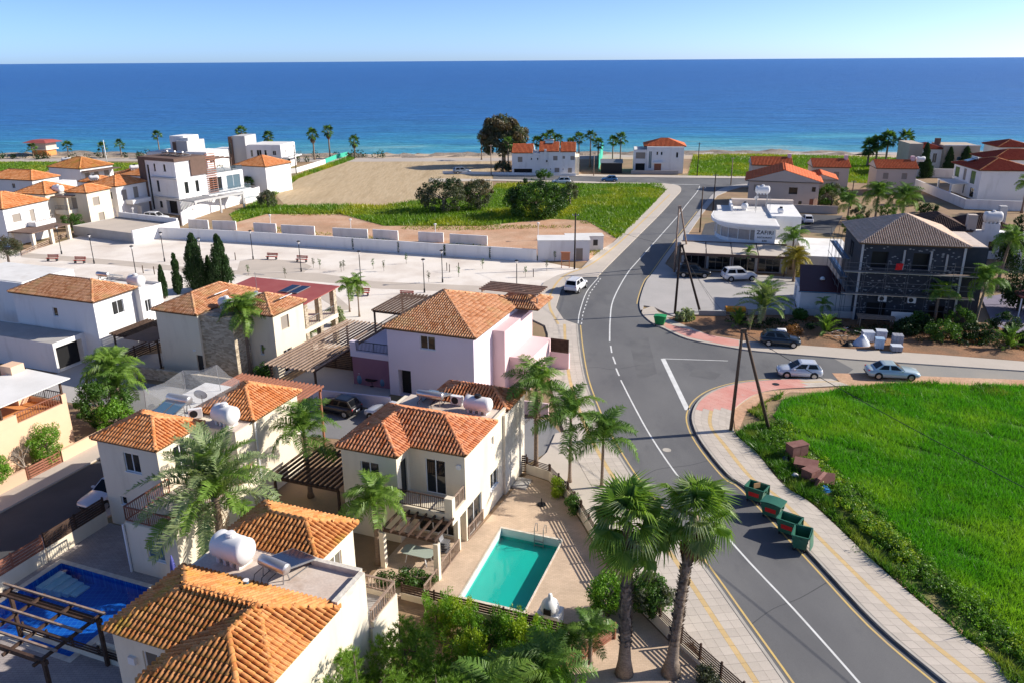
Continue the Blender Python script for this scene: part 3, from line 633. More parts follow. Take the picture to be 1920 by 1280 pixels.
def roof(h, rects, mat, keep=0, tw=.235, tl=.40, bed='tile_bed', gable=None, name='roof', caps=True, capmat=None):
    """hipped or gabled tile roof over one or more rectangles; z = eave + pitch * distance to the nearest sloping side"""
    for q in rects:
        q.setdefault('open', ''); q.setdefault('p', .45); q['ps'] = dict.fromkeys(SIDES, q['p'])
        if 'apex' in q:
            a, b, c, d = q['r']; ax, ay, az = q['apex']; hh = az-q['ze']; q['ps'] = {'F': hh/(ay-c), 'B': hh/(d-ay), 'L': hh/(ax-a), 'R': hh/(b-ax)}
    m = h.mb(); gm = h.mb(); lines = []
    for q in rects:
        a, b, c, d = q['r']; ze = q['ze']; op = q['open']; p = q['p']; w, dd = b-a, d-c
        axis_t = ('L' not in op and 'R' not in op) and (bool(set('FB') & set(op)) or w <= dd)
        cs = [(a, c), (b, c), (b, d), (a, d)]
        if axis_t:
            e0 = 0 if 'F' in op else w/2; e1 = 0 if 'B' in op else w/2; zr = ze+p*w/2; P0, P1 = ((a+b)/2, c+e0, zr), ((a+b)/2, d-e1, zr)
            if 'F' in op and 'B' not in op and e1 > dd: pass
            faces = {'F': [cs[0], cs[1], P0], 'R': [cs[1], cs[2], P1, P0], 'B': [cs[2], cs[3], P1], 'L': [cs[3], cs[0], P0, P1]}; hips = {'FL': (cs[0], P0), 'FR': (cs[1], P0), 'BR': (cs[2], P1), 'BL': (cs[3], P1)}
        else:
            e0 = 0 if 'L' in op else dd/2; e1 = 0 if 'R' in op else dd/2; zr = ze+p*dd/2; P0, P1 = (a+e0, (c+d)/2, zr), (b-e1, (c+d)/2, zr)
            faces = {'F': [cs[0], cs[1], P1, P0], 'R': [cs[1], cs[2], P1], 'B': [cs[2], cs[3], P0, P1], 'L': [cs[3], cs[0], P0]}; hips = {'FL': (cs[0], P0), 'FR': (cs[1], P1), 'BR': (cs[2], P1), 'BL': (cs[3], P0)}
        if 'apex' in q:
            P0 = P1 = q['apex']; faces = {SIDES[k]: [cs[k], cs[(k+1) % 4], P0] for k in range(4)}; hips = {'FL': (cs[0], P0), 'FR': (cs[1], P0), 'BR': (cs[2], P0), 'BL': (cs[3], P0)}
        for k, f in faces.items():
            (gm if k in op else m).quad(*[x if len(x) == 3 else (x[0], x[1], ze) for x in f])
        for k in range(4):
            u, v = cs[k], cs[(k+1) % 4]
            if SIDES[k] not in op: m.quad((u[0], u[1], ze-.13), (v[0], v[1], ze-.13), (v[0], v[1], ze), (u[0], u[1], ze))
        m.quad(*[(x[0], x[1], ze-.13) for x in cs[::-1]])
        if math.dist(P0[:2], P1[:2]) > .05: lines.append((P0, P1, q))
        for k, (u, v) in hips.items():
            if k[0] not in op and k[1] not in op: lines.append(((u[0], u[1], ze), v, q))
    ro = m.build(name, bed, h.root)
    if gm.f: gm.build('gable', gable or bed, h.root)
    T, TF = tile_template(tw, tl); MATSX = []
    c0, s0 = math.cos(h.ang), math.sin(h.ang)
    for q in rects:
        for k in SIDES:
            if k in q['open']: continue
            ph = math.atan(q['ps'][k]); lc = tl*math.cos(ph)
            o, u, n, L = h.side(q['r'], k); inw = (-n[0], -n[1]); D = (q['r'][3]-q['r'][2]) if k in 'FB' else (q['r'][1]-q['r'][0])
            A, B = np.meshgrid(np.arange(tw/2, L, tw), np.arange(lc*.5-.05, D, lc)); A, B = A.ravel(), B.ravel()
            X, Y = o[0]+u[0]*A+inw[0]*B, o[1]+u[1]*A+inw[1]*B; Z = q['ze']+q['ps'][k]*B
            hq = hgt(q, X, Y); ok = (hq > -1e8) & (Z <= hq+.02)
            for q2 in rects:
                if q2 is not q: ok &= hgt(q2, X, Y) <= Z+.03
            for x, y, z in zip(X[ok], Y[ok], Z[ok]):
                MATSX.append((x-h.off[0], y-h.off[1], z, u, inw, ph))
    if MATSX:
        pos = np.array([t[:3] for t in MATSX]); ux = np.array([(t[3][0], t[3][1], 0) for t in MATSX]); ph = np.array([t[5] for t in MATSX])
        iy = np.array([(t[4][0]*math.cos(t[5]), t[4][1]*math.cos(t[5]), math.sin(t[5])) for t in MATSX]); nz = np.cross(ux, iy)
        rg = np.random.default_rng(7); j = rg.normal(0, .03, len(pos))[:, None]; ux2 = ux+iy*j; iy2 = iy-ux*j; pos = pos+nz*rg.uniform(0, .012, len(pos))[:, None]
        wp = np.stack([h.loc[0]+pos[:, 0]*c0-pos[:, 1]*s0, h.loc[1]+pos[:, 0]*s0+pos[:, 1]*c0, pos[:, 2]], 1)
        wnrm = np.stack([nz[:, 0]*c0-nz[:, 1]*s0, nz[:, 0]*s0+nz[:, 1]*c0, nz[:, 2]], 1); view = np.array([0, 0, 28.])-wp; dist = np.linalg.norm(view, axis=1)
        face = (wnrm*view).sum(1)/dist; depth = wp[:, 1]*math.cos(_pitch)-(wp[:, 2]-28)*math.sin(_pitch); lowp = (wp[:, 1]*math.sin(_pitch)+(wp[:, 2]-28)*math.cos(_pitch))/depth
        score = np.where((face > .2) & (lowp > -.43) & (np.abs(wp[:, 0])/depth < .64), -dist/face, -1e6); order = np.argsort(-score); one = order[:keep]; rest = order[keep:]
        if keep:
            tm = npmesh('tile', T, TF, True); tm.materials.append(MATS[mat])
            for i in one:
                t = bpy.data.objects.new('tile', tm); COL.objects.link(t); t.parent = ro
                t.matrix_local = Matrix(((ux2[i][0], iy2[i][0], nz[i][0], pos[i][0]), (ux2[i][1], iy2[i][1], nz[i][1], pos[i][1]), (ux2[i][2], iy2[i][2], nz[i][2], pos[i][2]), (0, 0, 0, 1)))
        if len(rest):
            V = pos[rest][:, None, :]+T[None, :, 0:1]*ux2[rest][:, None, :]+T[None, :, 1:2]*iy2[rest][:, None, :]+T[None, :, 2:3]*nz[rest][:, None, :]
            F_ = TF[None]+(np.arange(len(rest))*len(T))[:, None, None]
            tag(link('tiles', npmesh('tiles', V.reshape(-1, 3), F_.reshape(-1, 4), True), mat, ro), kind='stuff')
    if caps:
        cl = .36; Tc, Fc = cap_template(cl, .125 if keep or tw < .3 else .16); cm = None; Vs = []; n = 0; Fs = []
        for p, q_, own in lines:
            p, q_ = Vector(p), Vector(q_); L = (q_-p).length; d = (q_-p)/L
            for i in range(int(L/cl+.5)):
                c = p+d*(i+.5)*cl
                if any(float(hgt(o2, np.array(c.x), np.array(c.y))) > c.z+.12 for o2 in rects if o2 is not own): continue
                a = d.cross(Vector((0, 0, 1))).normalized(); u = a.cross(d); x = (c.x-h.off[0], c.y-h.off[1], c.z+.05)
                if keep:
                    if cm is None: cm = npmesh('ridge_tile', Tc, Fc, True); cm.materials.append(MATS[capmat or mat])
                    t = bpy.data.objects.new('ridge_tile', cm); COL.objects.link(t); t.parent = ro
                    t.matrix_local = Matrix(((a.x, d.x, u.x, x[0]), (a.y, d.y, u.y, x[1]), (a.z, d.z, u.z, x[2]), (0, 0, 0, 1)))
                else:
                    Vs.append(np.array(x)+Tc[:, 0:1]*np.array(a)+Tc[:, 1:2]*np.array(d)+Tc[:, 2:3]*np.array(u)); Fs.append(Fc+n); n += len(Tc)
        if Vs: tag(link('ridge_tiles', npmesh('ridge_tiles', np.concatenate(Vs), np.concatenate(Fs), True), capmat or mat, ro), kind='stuff')
    return ro

# ---------------------------------------------------------------- things on roofs and in gardens
def water_tank(loc, rz, label, L=1.75, r=.62, mat='tank_white', rib=True):
    t = thing('water_tank', label, 'water tank', loc, rz); m = MB(); prof = [(.02, -L/2-.16), (r*.5, -L/2-.12), (r*.85, -L/2-.03)]
    n = 9
    for i in range(n):
        x = -L/2+.08+(L-.16)*i/(n-1); prof.append((r*(1.0 if (i % 2 == 0 or not rib) else .955), x))
    prof += [(r*.85, L/2+.03), (r*.5, L/2+.12), (.02, L/2+.16)]
    m.lathe(prof, 20, (0, 0, r+.12), 'x'); m.build('body', mat, t, True)
    m = MB(); m.lathe([(.24, 0), (.24, .1), (.2, .13), (.2, .18), (.02, .19)], 14, (0, 0, 2*r+.09)); m.build('cap', 'plastic_black' if mat == 'tank_steel' or not rib else mat, t)
    for x in (-L*.36, -L*.12, L*.12, L*.36): MB().box(x-.09, x+.09, -r*.62, r*.62, 0, .32).build('foot', mat, t)
    return t
def solar_heater(loc, rz, label, L=1.5, r=.24, panels=2, horizontal=True, pmat='solar_blue'):
    t = thing('solar_heater', label, 'solar heater', loc, rz); m = MB()
    m.lathe([(.03, -L/2-.03), (r*.9, -L/2), (r, -L/2+.04), (r, L/2-.04), (r*.9, L/2), (.03, L/2+.03)], 18, (0, 0, .75), 'x'); m.build('boiler', 'tank_steel', t, True)
    f = MB()
    for x in (-L*.4, L*.4): f.bar((x, .15, 0), (x, .05, .75), .04); f.bar((x, -.25, 0), (x, -.05, .7), .04); f.bar((x, -.25, .03), (x, -1.9, .03), .04); f.bar((x, -.2, .6), (x, -1.9, .12), .03)
    f.build('frame', 'metal_grey', t)
    for i in range(panels):
        x0 = -L/2+i*L/panels+.02; x1 = -L/2+(i+1)*L/panels-.02; p = MB(); p.add([(x0, -.25, .62), (x1, -.25, .62), (x1, -1.9, .16), (x0, -1.9, .16), (x0, -.25, .7), (x1, -.25, .7), (x1, -1.9, .24), (x0, -1.9, .24)], [(0, 1, 2, 3), (7, 6, 5, 4), (4, 5, 1, 0), (5, 6, 2, 1), (6, 7, 3, 2), (7, 4, 0, 3)])
        q = p.build('collector', 'metal_grey', t); MB().quad((x0+.05, -.3, .693), (x0+.05, -1.85, .26), (x1-.05, -1.85, .26), (x1-.05, -.3, .693)).build('pane', pmat, q)
    g = MB(); random.seed(int(loc[0]*10)); 
    for k in range(3):
        x = random.uniform(-.6, .6); g.tube([(x, .2, .5), (x+.2, .5, .25), (x-.1, .9, .05), (x+.5, 1.2, .04)], .018, 5)
    g.build('pipe', 'plastic_black', t); return t
def roof_panel(name, label, loc, rz, w, l, tilt, cat='solar panel'):
    t = thing(name, label, cat, loc, rz); c, s = math.cos(tilt), math.sin(tilt)
    P = lambda x, y, z: (x, y*c-z*s, y*s+z*c)
    def bx(m, a, b, c_, d, e, f): m.add([P(a, c_, e), P(b, c_, e), P(b, d, e), P(a, d, e), P(a, c_, f), P(b, c_, f), P(b, d, f), P(a, d, f)], [(3, 2, 1, 0), (4, 5, 6, 7), (0, 1, 5, 4), (1, 2, 6, 5), (2, 3, 7, 6), (3, 0, 4, 7)]); return m
    bx(MB(), -w/2, w/2, -l/2, l/2, 0, .07).build('frame', 'metal_grey', t); bx(MB(), -w/2+.04, w/2-.04, -l/2+.04, l/2-.04, .072, .078).build('pane', 'solar_glass', t); return t
def ac_unit(loc, rz, label):
    t = thing('air_conditioner', label, 'air conditioner', loc, rz); MB().box(-.42, .42, -.16, .16, .06, .68).build('case', 'tank_white', t)
    MB().lathe([(.25, 0), (.25, .012), (.05, .02)], 16, (-.1, -.175, .38), 'y').build('fan_grille', 'metal_dark', t)
    for x in (-.3, .3): MB().box(x-.04, x+.04, -.16, .16, 0, .06).build('foot', 'metal_grey', t)
    return t
def dish(loc, rz, label, r=.4):
    t = thing('satellite_dish', label, 'satellite dish', loc, rz); m = MB(); m.lathe([(r*k, .25*r*k*k) for k in (.05, .3, .6, .85, 1)]+[(r*1.01, .25*r+.02), (r*.6, .25*r*.36+.03)], 20, (0, 0, 0), 'y')
    o = m.build('reflector', 'tank_white', t, True); o.location = (0, 0, .75); o.rotation_euler = (R(-25), 0, 0); m = MB(); m.tube([(0, 0, 0), (0, 0, .7)], .025, 8); m.bar((0, .1, .7), (0, .55, .85), .02); m.build('mast', 'metal_grey', t); return t
def fence(name, label, p, q, h, z0, nslat, mat, slat=.1, post_every=1.9, wall=0, wallmat='cream', wall_t=.15, gap_mat=None):
    """slatted fence between two points, each board its own piece, optionally on a low rendered wall"""
    a, b = Vector((p[0], p[1], 0)), Vector((q[0], q[1], 0)); L = (b-a).length; t = thing(name, label, 'fence', (p[0], p[1], z0), math.atan2(b.y-a.y, b.x-a.x))
    if wall: MB().box(0, L, -wall_t/2, wall_t/2, 0, wall).build('base_wall', wallmat, t)
    n = max(1, round(L/post_every))
    for i in range(n+1):
        x = min(max(L*i/n, .05), L-.05); MB().box(x-.045, x+.045, -.045, .045, wall+.002, wall+h+.03).build('post', mat, t)
    step = h/nslat
    for k in range(nslat):
        z = wall+step*(k+.5)
        for i in range(n): MB().box(L*i/n+.01, L*(i+1)/n-.01, -.075, -.047, z-slat/2, z+slat/2).build('slat', mat, t)
    return t
def wall_line(name, label, pts, h, mat, w=.18, z0=0, cat='wall', cap=None):
    c = pts[0]; t = thing(name, label, cat, (c[0], c[1], z0)); m = MB((c[0], c[1], 0)); l, r_ = offset_line(pts, w/2), offset_line(pts, -w/2)
    m.prism(l+r_[::-1], 0, h) if len(pts) == 2 else [m.prism([l[i], l[i+1], r_[i+1], r_[i]], 0, h) for i in range(len(pts)-1)]
    m.build('masonry', mat, t)
    if cap:
        l, r_ = offset_line(pts, w/2+.04), offset_line(pts, -w/2-.04); m = MB((c[0], c[1], 0)); [m.prism([l[i], l[i+1], r_[i+1], r_[i]], h+.001, h+.06) for i in range(len(pts)-1)]; m.build('coping', cap, t)
    return t


# ================================================================ houses of the near block (block coordinates s, t)
pm('stone_light', (.74, .68, .58), (.60, .53, .44), 3, grain=.15, gsc=6, bump=.7, bsc=5, bd=.06)
pm('pool_white', (.72, .76, .74), (.66, .70, .68), 1, rough=.4, grain=.04)
pm('pool_green', (.006, .43, .37), (.01, .38, .34), .5, grain=.05)
slabmat('pool_blue', (.008, .10, .46), (.012, .14, .52), .3, .3, joint=(.05, .24, .6), off=0, jw=.012)
watermat('water_green', (.84, 1.0, .98)); watermat('water_blue', (.65, .88, .99))
glassmat('table_glass', (.36, .42, .36), .1)
pm('tarp_violet', (.10, .11, .38), grain=.05)

# --- house with the green pool
h = House('villa', 'cream villa with balcony, hipped orange tiles and white tank beside the green pool', org=(-21.5, 41))
h.walls((-25.4, -17.85, 38.5, 45.2), 0, 6.0, 'cream', {'F': [(4.9, 6.25, 2.95, 5.3, 'w'), (4.2, 7.2, .1, 2.2, 'm')], 'R': [(4.2, 4.55, 4.55, 5.15, 'c'), (3.9, 5.2, 1.4, 2.6, 'w'), (.2, 2.4, .05, 2.25, 'm')]})
h.walls((-25.4, -21.6, 36.95, 38.52), 0, 5.98, 'cream', {'F': [(1.3, 2.58, 4.15, 5.25, 'w')], 'R': [(.5, 1.25, 2.95, 5.35, 'k')]})
h.walls((-23.3, -17.87, 45.2, 48.3), 0, 5.97, 'cream')
h.box('stone_cladding', 'stone_light', -17.869, -17.66, 44.6, 48.35, 0, 5.9)
h.slab('flat_roof', 'roof_felt', (-25.0, -17.95, 43.1, 45.4), 6.002, 6.07); h.parapet((-25.4, -17.8, 42.9, 45.5), 5.99, 6.22, .2, 'cream', sides='R')
h.slab('balcony', 'cream', (-21.59, -17.85, 36.6, 38.498), 2.25, 2.95); h.box('balcony_corner', 'cream', -18.35, -17.852, 36.602, 37.0, 2.951, 3.98)
h.railing([(-21.55, 36.68), (-18.36, 36.68)], 2.95, 1.0, 'wood_dark'); h.railing([(-17.94, 37.02), (-17.94, 38.48)], 2.95, .95, 'wood_grey')
h.box('column', 'cream', -18.15, -17.86, 37.3, 37.65, 0, 2.25); h.box('column', 'cream', -18.02, -17.72, 34.3, 34.6, 0, 2.4); h.box('column', 'cream', -21.5, -21.2, 34.3, 34.6, 0, 2.4)
h.pergola(-21.3, -17.8, 34.5, 36.4, 2.6, 7, 'wood_dark', over=.35)
h.railing([(-17.8, 34.62), (-17.8, 37.28)], 0, .95, 'wood_grey', .14); h.railing([(-17.8, 38.7), (-17.75, 40.9)], 0, .95, 'wood_grey', .14); h.railing([(-17.8, 32.6), (-17.8, 34.25)], 0, .85, 'wood_grey', .14)
_e = h.mb(); _e.lathe([(.17, 0), (.19, .04), (.17, .07)], 14, (-18.25, 38.42, 5.1), 'y'); _e.build('alarm_box', 'tank_white', h.root)
h.box('step', 'concrete', -17.6, -16.6, 45.6, 47.0, 0, .14)
roof(h, [dict(r=(-25.6, -17.70, 38.3, 43.3), ze=6.05), dict(r=(-25.6, -21.4, 36.72, 40.8), ze=6.05, open='B'), dict(r=(-23.45, -17.70, 45.2, 48.45), ze=6.05)], 'tile_red', 300)
water_tank((*BW(-19.4, 44.2), 6.07), A0, 'white plastic water tank with black cap on the roof beside the green pool', 1.7, .5, rib=False)
solar_heater((*BW(-22.9, 44.2), 6.07), A0+R(180), 'solar heater with steel boiler behind the ridge of the green-pool villa', 1.9, .24)
ac_unit((*BW(-21.2, 44.8), 6.07), A0, 'white air conditioner between boiler and tank on the green-pool villa roof'); dish((*BW(-20.4, 45.0), 6.07), A0+R(180), 'small dish on a mast behind the tank of the green-pool villa', .22)

# garden of that house: terrace, pool, table, oven
GARD = [(1.0, 51.0), (2.6, 49.9), (3.7, 47.3), (4.4, 45.0), (5.1, 42), (6.0, 38.5), (7.0, 35.5), (8.2, 33.0)]
sheet('terrace', [BW(-21.6, 32.3), BW(-9.2, 32.3)]+[(8.0, 33.0), (6.8, 35.5), (5.8, 38.5), (4.9, 42), (4.2, 45), (3.5, 47.3), (2.5, 49.7), (1.0, 50.8)]+[BW(-17.8, 38.5), BW(-21.6, 38.5)], .012, 'terrace_pavers', holes=[POOL_A])
def pool(label, C, mat_floor, mat_side, mat_water, wl, depth, cop, name='swimming_pool', band=None):
    o = (C[0][0], C[0][1], 0); t = thing(name, label, 'swimming pool', o)
    if sum(C[i][0]*C[(i+1) % 4][1]-C[(i+1) % 4][0]*C[i][1] for i in range(4)) < 0: C = C[::-1]
    MB(o).quad(*[(p[0], p[1], -depth) for p in C]).build('floor', mat_floor, t)
    for i in range(4):
        a, b = C[i], C[(i+1) % 4]; m = MB(o); m.quad((a[0], a[1], wl-.12), (b[0], b[1], wl-.12), (b[0], b[1], .03), (a[0], a[1], .03)); m.build('rim_wall', mat_side, t)
        m = MB(o); m.quad((a[0], a[1], -depth), (b[0], b[1], -depth), (b[0], b[1], wl-.12), (a[0], a[1], wl-.12)); m.build('side_wall', band or mat_floor, t)
    cx, cy = sum(p[0] for p in C)/4, sum(p[1] for p in C)/4; ou = []
    for p in C: d = math.hypot(p[0]-cx, p[1]-cy); ou.append((p[0]+(p[0]-cx)/d*cop*1.35, p[1]+(p[1]-cy)/d*cop*1.35))
    m = MB(o)
    for i in range(4): a, b, c, d = C[i], C[(i+1) % 4], ou[(i+1) % 4], ou[i]; m.quad((a[0], a[1], .04), (b[0], b[1], .04), (c[0], c[1], .04), (d[0], d[1], .04)); m.quad((a[0], a[1], .0), (b[0], b[1], .0), (b[0], b[1], .04), (a[0], a[1], .04)); m.quad((d[0], d[1], .0), (c[0], c[1], .0), (c[0], c[1], .04), (d[0], d[1], .04))
    m.build('coping', 'stone_light', t)
    MB(o).quad(*[(p[0], p[1], wl) for p in C]).build('water', mat_water, t); return t
pl = pool('rectangular pool of green water on the paved terrace', POOL_A, 'pool_green', 'pool_white', 'water_green', -.38, .72, .14, band='pool_green')
_a, _b = Vector((1.35, 42.98)), Vector((1.9, 42.77)); _d = Vector((.355, .935))
lad = thing('pool_ladder', 'chrome pool ladder at the far end of the green pool', 'ladder', (1.35, 42.98, 0))
for p in (_a, _b):
    m = MB((1.35, 42.98, 0)); m.tube([(p.x+_d.x*.5, p.y+_d.y*.5, .02), (p.x+_d.x*.45, p.y+_d.y*.45, .6), (p.x+_d.x*.2, p.y+_d.y*.2, .78), (p.x-_d.x*.1, p.y-_d.y*.1, .6), (p.x-_d.x*.12, p.y-_d.y*.12, -.9)], .025, 8); m.build('rail', 'metal_grey', lad)
for z in (-.3, -.6): m = MB((1.35, 42.98, 0)); m.bar((_a.x-.04, _a.y-.12, z), (_b.x-.04, _b.y-.12, z), .1, .03); m.build('step', 'metal_grey', lad)
t = thing('garden_table', 'garden table with eight-sided glass top under the pergola by the green pool', 'table', BW(-19.7, 35.6), A0)
MB().prism([(-1.0, -.35), (-.75, -.5), (.75, -.5), (1.0, -.35), (1.0, .35), (.75, .5), (-.75, .5), (-1.0, .35)], .70, .73).build('top', 'table_glass', t)
for x, y in ((-.7, -.35), (.7, -.35), (.7, .35), (-.7, .35)): MB().bar((x, y, 0), (x*.8, y*.8, .70), .05).build('leg', 'frame_white', t)
for k in range(5):
    c = thing('garden_chair', ['lowest', 'second', 'third', 'fourth', 'topmost'][k]+' grey garden chair in the stack beside the glass table', 'chair', (*BW(-18.4, 36.6), k*.16), A0+R(90), 'stacked garden chairs')
    MB().box(-.24, .24, -.24, .24, .42, .45).build('seat', 'metal_grey', c); MB().add([(-.24, .2, .45), (.24, .2, .45), (.24, .34, .95), (-.24, .34, .95), (-.24, .23, .45), (.24, .23, .45), (.24, .37, .95), (-.24, .37, .95)], [(0, 1, 2, 3), (7, 6, 5, 4), (3, 2, 6, 7), (0, 3, 7, 4), (1, 5, 6, 2)]).build('backrest', 'metal_grey', c)
    if k == 0:
        for x in (-.22, .22):
            for y in (-.22, .22): MB().bar((x, y, 0), (x*.95, y*.95, .42), .03).build('leg', 'metal_grey', c)
t = thing('parasol_stand', 'round black parasol stand standing on the paved terrace', 'parasol base', (1.9, 46.6, 0)); MB().lathe([(.3, .01), (.3, .06), (.24, .10), (.06, .12)], 20).build('foot', 'plastic_black', t); MB().lathe([(.035, .12), (.035, .5)], 10).build('tube', 'plastic_black', t)
t = thing('garden_oven', 'white domed garden oven by the fence beyond the green pool', 'oven', BW(-10.7, 33.2), A0+R(180)); MB().box(-.6, .6, -.5, .5, 0, .75).build('base', 'white_render', t)
MB().lathe([(.5, .75), (.5, 1.0), (.42, 1.25), (.25, 1.42), (.12, 1.5), (.1, 1.75), (.02, 1.76)], 18).build('dome', 'white_render', t, True); MB().box(-.2, .2, .40, .53, .8, 1.12).build('mouth', 'plastic_black', t)
fence('slat_fence', 'dark slatted fence on a low wall between green pool and hedge', BW(-19.0, 32.2), BW(-8.9, 32.2), .62, 0, 4, 'wood_dark', .11, 2.0, .42, 'cream')
for i, (a, b) in enumerate(zip(GARD, GARD[1:])):
    fence('curved_fence', ['first', 'second', 'third', 'fourth', 'fifth', 'sixth', 'seventh'][i]+' section from the gate of the curved dark fence beside the pavement', a, b, .5, 0, 4, 'wood_dark', .06, 1.5, .75, 'cream')
t = thing('garden_gate', 'dark slatted gate behind the stone corner of the green-pool villa', 'gate', (.55, 51.0, 0), R(0))
for x in (0, .42): MB().box(x-.04, x+.04, -.04, .04, 0, 1.5).build('post', 'wood_dark', t)
for k in range(8): MB().box(.05, .37, -.02, .02, .1+k*.17, .22+k*.17).build('slat', 'wood_dark', t)

# --- nearest villa, bottom of the picture
h = House('villa', 'nearest cream villa with lichened ochre tiles and two hipped roofs', org=(-21.5, 23))
h.walls((-25.3, -17.3, 19.4, 26.2), 0, 6.0, 'cream', {'F': [(1.5, 2.95, 4.1, 5.3, 'c')]})
h.walls((-21.7, -17.32, 17.6, 19.42), 0, 5.98, 'cream'); h.walls((-25.3, -20.05, 26.2, 29.6), 0, 5.97, 'cream', {'R': [(1.25, 2.25, 4.2, 5.3, 'c')]})
h.slab('flat_roof', 'roof_felt', (-25.1, -17.3, 23.3, 26.18), 6.003, 6.06); h.parapet((-25.3, -17.12, 23.4, 26.2), 6.004, 6.36, .28, 'stone_light', sides='R'); h.box('parapet', 'stone_light', -20.0, -17.42, 25.95, 26.2, 6.004, 6.33)
h.walls((-20.05, -17.12, 26.2, 28.6), 0, 3.05, 'cream', top=False); h.slab('balcony', 'concrete', (-20.03, -17.15, 26.22, 28.58), 2.9, 3.06); h.parapet((-20.05, -17.12, 26.2, 28.6), 3.051, 3.35, .14, 'cream', sides='RB')
h.railing([(-19.95, 28.53), (-17.2, 28.53)], 3.3, .75, 'wood_grey', .2, tw=.1); h.railing([(-17.2, 28.5), (-17.2, 26.25)], 3.3, .75, 'wood_grey', .2, tw=.1)
h.box('wall_vent', 'tank_white', -24.55, -24.2, 19.26, 19.4, 4.5, 4.85)
roof(h, [dict(r=(-25.5, -17.1, 19.2, 23.8), ze=6.05), dict(r=(-21.9, -17.1, 17.4, 21.5), ze=6.05, open='B'), dict(r=(-25.5, -19.85, 26.2, 29.8), ze=6.05)], 'tile_ochre', 300)
water_tank((*BW(-23.5, 24.9), 6.06), A0+R(-6), 'large white ribbed water tank on the nearest villa roof', 1.75, .66)
solar_heater((*BW(-20.9, 24.5), 6.06), A0+R(170), 'grey steel boiler and tilted panel on the nearest villa flat roof', 1.6, .27, 1, pmat='solar_glass')
t = thing('paint_bucket', 'small blue bucket beside the steel boiler on the nearest villa', 'bucket', (*BW(-21.6, 23.4), 6.25)); MB().lathe([(.1, 0), (.13, .3), (.11, .3), (.09, .03)], 12).build('pail', 'solar_blue', t); MB().lathe([(.135, .27), (.14, .3), (.135, .31)], 12).build('rim', 'tank_white', t)

# --- villa with the blue pool
h = House('villa', 'cream villa with two hipped roofs, netted roof terrace and railed balcony beside the blue pool', org=(-36, 36))
h.walls((-40.2, -35.45, 32.5, 36.5), 0, 6.1, 'cream', {'F': [(2.0, 3.25, 4.15, 5.45, 'w'), (1.1, 1.6, 1.6, 2.2, 'w')], 'R': [(1.3, 2.4, 3.45, 5.6, 'w')]})
h.walls((-37.9, -32.75, 36.3, 38.0), 0, 5.95, 'cream', {'F': [(3.5, 4.1, 4.2, 5.1, 'c')]}); h.walls((-37.1, -32.77, 38.0, 42.9), 0, 6.1, 'cream'); h.walls((-40.4, -37.1, 36.52, 42.5), 0, 5.9, 'cream')
h.slab('flat_roof', 'roof_felt', (-35.3, -32.7, 36.25, 37.95), 5.952, 6.02); h.slab('flat_roof', 'roof_white', (-40.3, -37.15, 36.6, 42.4), 5.903, 5.96)
h.walls((-34.9, -31.25, 28.95, 36.28), 0, 3.3, 'cream', {'F': [(1.35, 2.6, 1.2, 2.5, 'b')]}); h.slab('terrace_floor', 'stone_light', (-34.85, -31.3, 29.0, 36.2), 3.302, 3.34)
h.railing([(-34.82, 32.4), (-34.82, 29.03), (-31.32, 29.03), (-31.32, 36.0)], 3.34, .95, 'wood_red', .15, tw=.1)
roof(h, [dict(r=(-40.45, -35.3, 32.3, 36.55), ze=6.12), dict(r=(-37.35, -32.5, 37.85, 43.1), ze=6.12)], 'tile_orange', 300)
h.pergola(-40.5, -33.0, 43.4, 46.2, 5.0, 23, 'wood_red', over=.35, posts=((-33.1, 46.1), (-36.8, 46.1), (-40.4, 46.1)))
h.pergola(-31.0, -26.0, 37.2, 41.4, 2.75, 14, 'wood_dark', posts=((-30.9, 37.3), (-26.1, 37.3), (-26.1, 41.3)), over=.25)
water_tank((*BW(-33.95, 37.0), 6.02), A0+R(-8), 'white ribbed water tank on the platform between the two blue-pool villa roofs', 1.5, .62)
solar_heater((*BW(-38.6, 38.0), 5.96), A0, 'whitewashed solar boiler under the net of the blue-pool villa', 1.8, .3); dish((*BW(-37.9, 39.3), 5.96), A0+R(200), 'white dish standing inside the roof net of the blue-pool villa', .45)
ac_unit((*BW(-36.6, 37.2), 5.95), A0+R(40), 'white air conditioner next to the ribbed tank of the blue-pool villa')
t = thing('roof_net', 'fine grey net stretched over poles on the blue-pool villa roof terrace', 'net', (*BW(-38.7, 38.2), 5.96), A0); _po = [(-1.9, -1.2, 1.5), (-1.6, 2.2, 1.7), (.5, 3.3, 2.0), (2.6, 3.0, 1.2), (3.6, .3, .9), (1.5, -1.3, .8), (.2, 1.0, 2.1)]
for x, y, z in _po[:6]: MB().tube([(x, y, 0), (x*.97, y*.97, z)], .025, 6).build('pole', 'metal_grey', t)
def net_material():
    m, tt, b = nt('net_mesh'); v = coords(tt); b.inputs['Base Color'].default_value = (.6, .6, .6, 1); b.inputs['Alpha'].default_value = .14; b.inputs['Roughness'].default_value = .9; MATS['net_mesh'] = m
net_material()
m = MB(); _c = _po[6]
for i in range(6):
    a, b = _po[i], _po[(i+1) % 6]; q = [tuple((a[k]+b[k])/2-(.22 if k == 2 else 0) for k in range(3)), tuple((a[k]+_c[k])/2-(.18 if k == 2 else 0) for k in range(3)), tuple((b[k]+_c[k])/2-(.18 if k == 2 else 0) for k in range(3))]
    m.quad(a, q[0], q[1]); m.quad(q[0], b, q[2]); m.quad(q[1], q[2], _c); m.quad(q[0], q[2], q[1])
    m.quad((a[0], a[1], 0), (b[0], b[1], 0), b, q[0], a) if i in (0, 1, 2) else None
m.build('mesh', 'net_mesh', t)
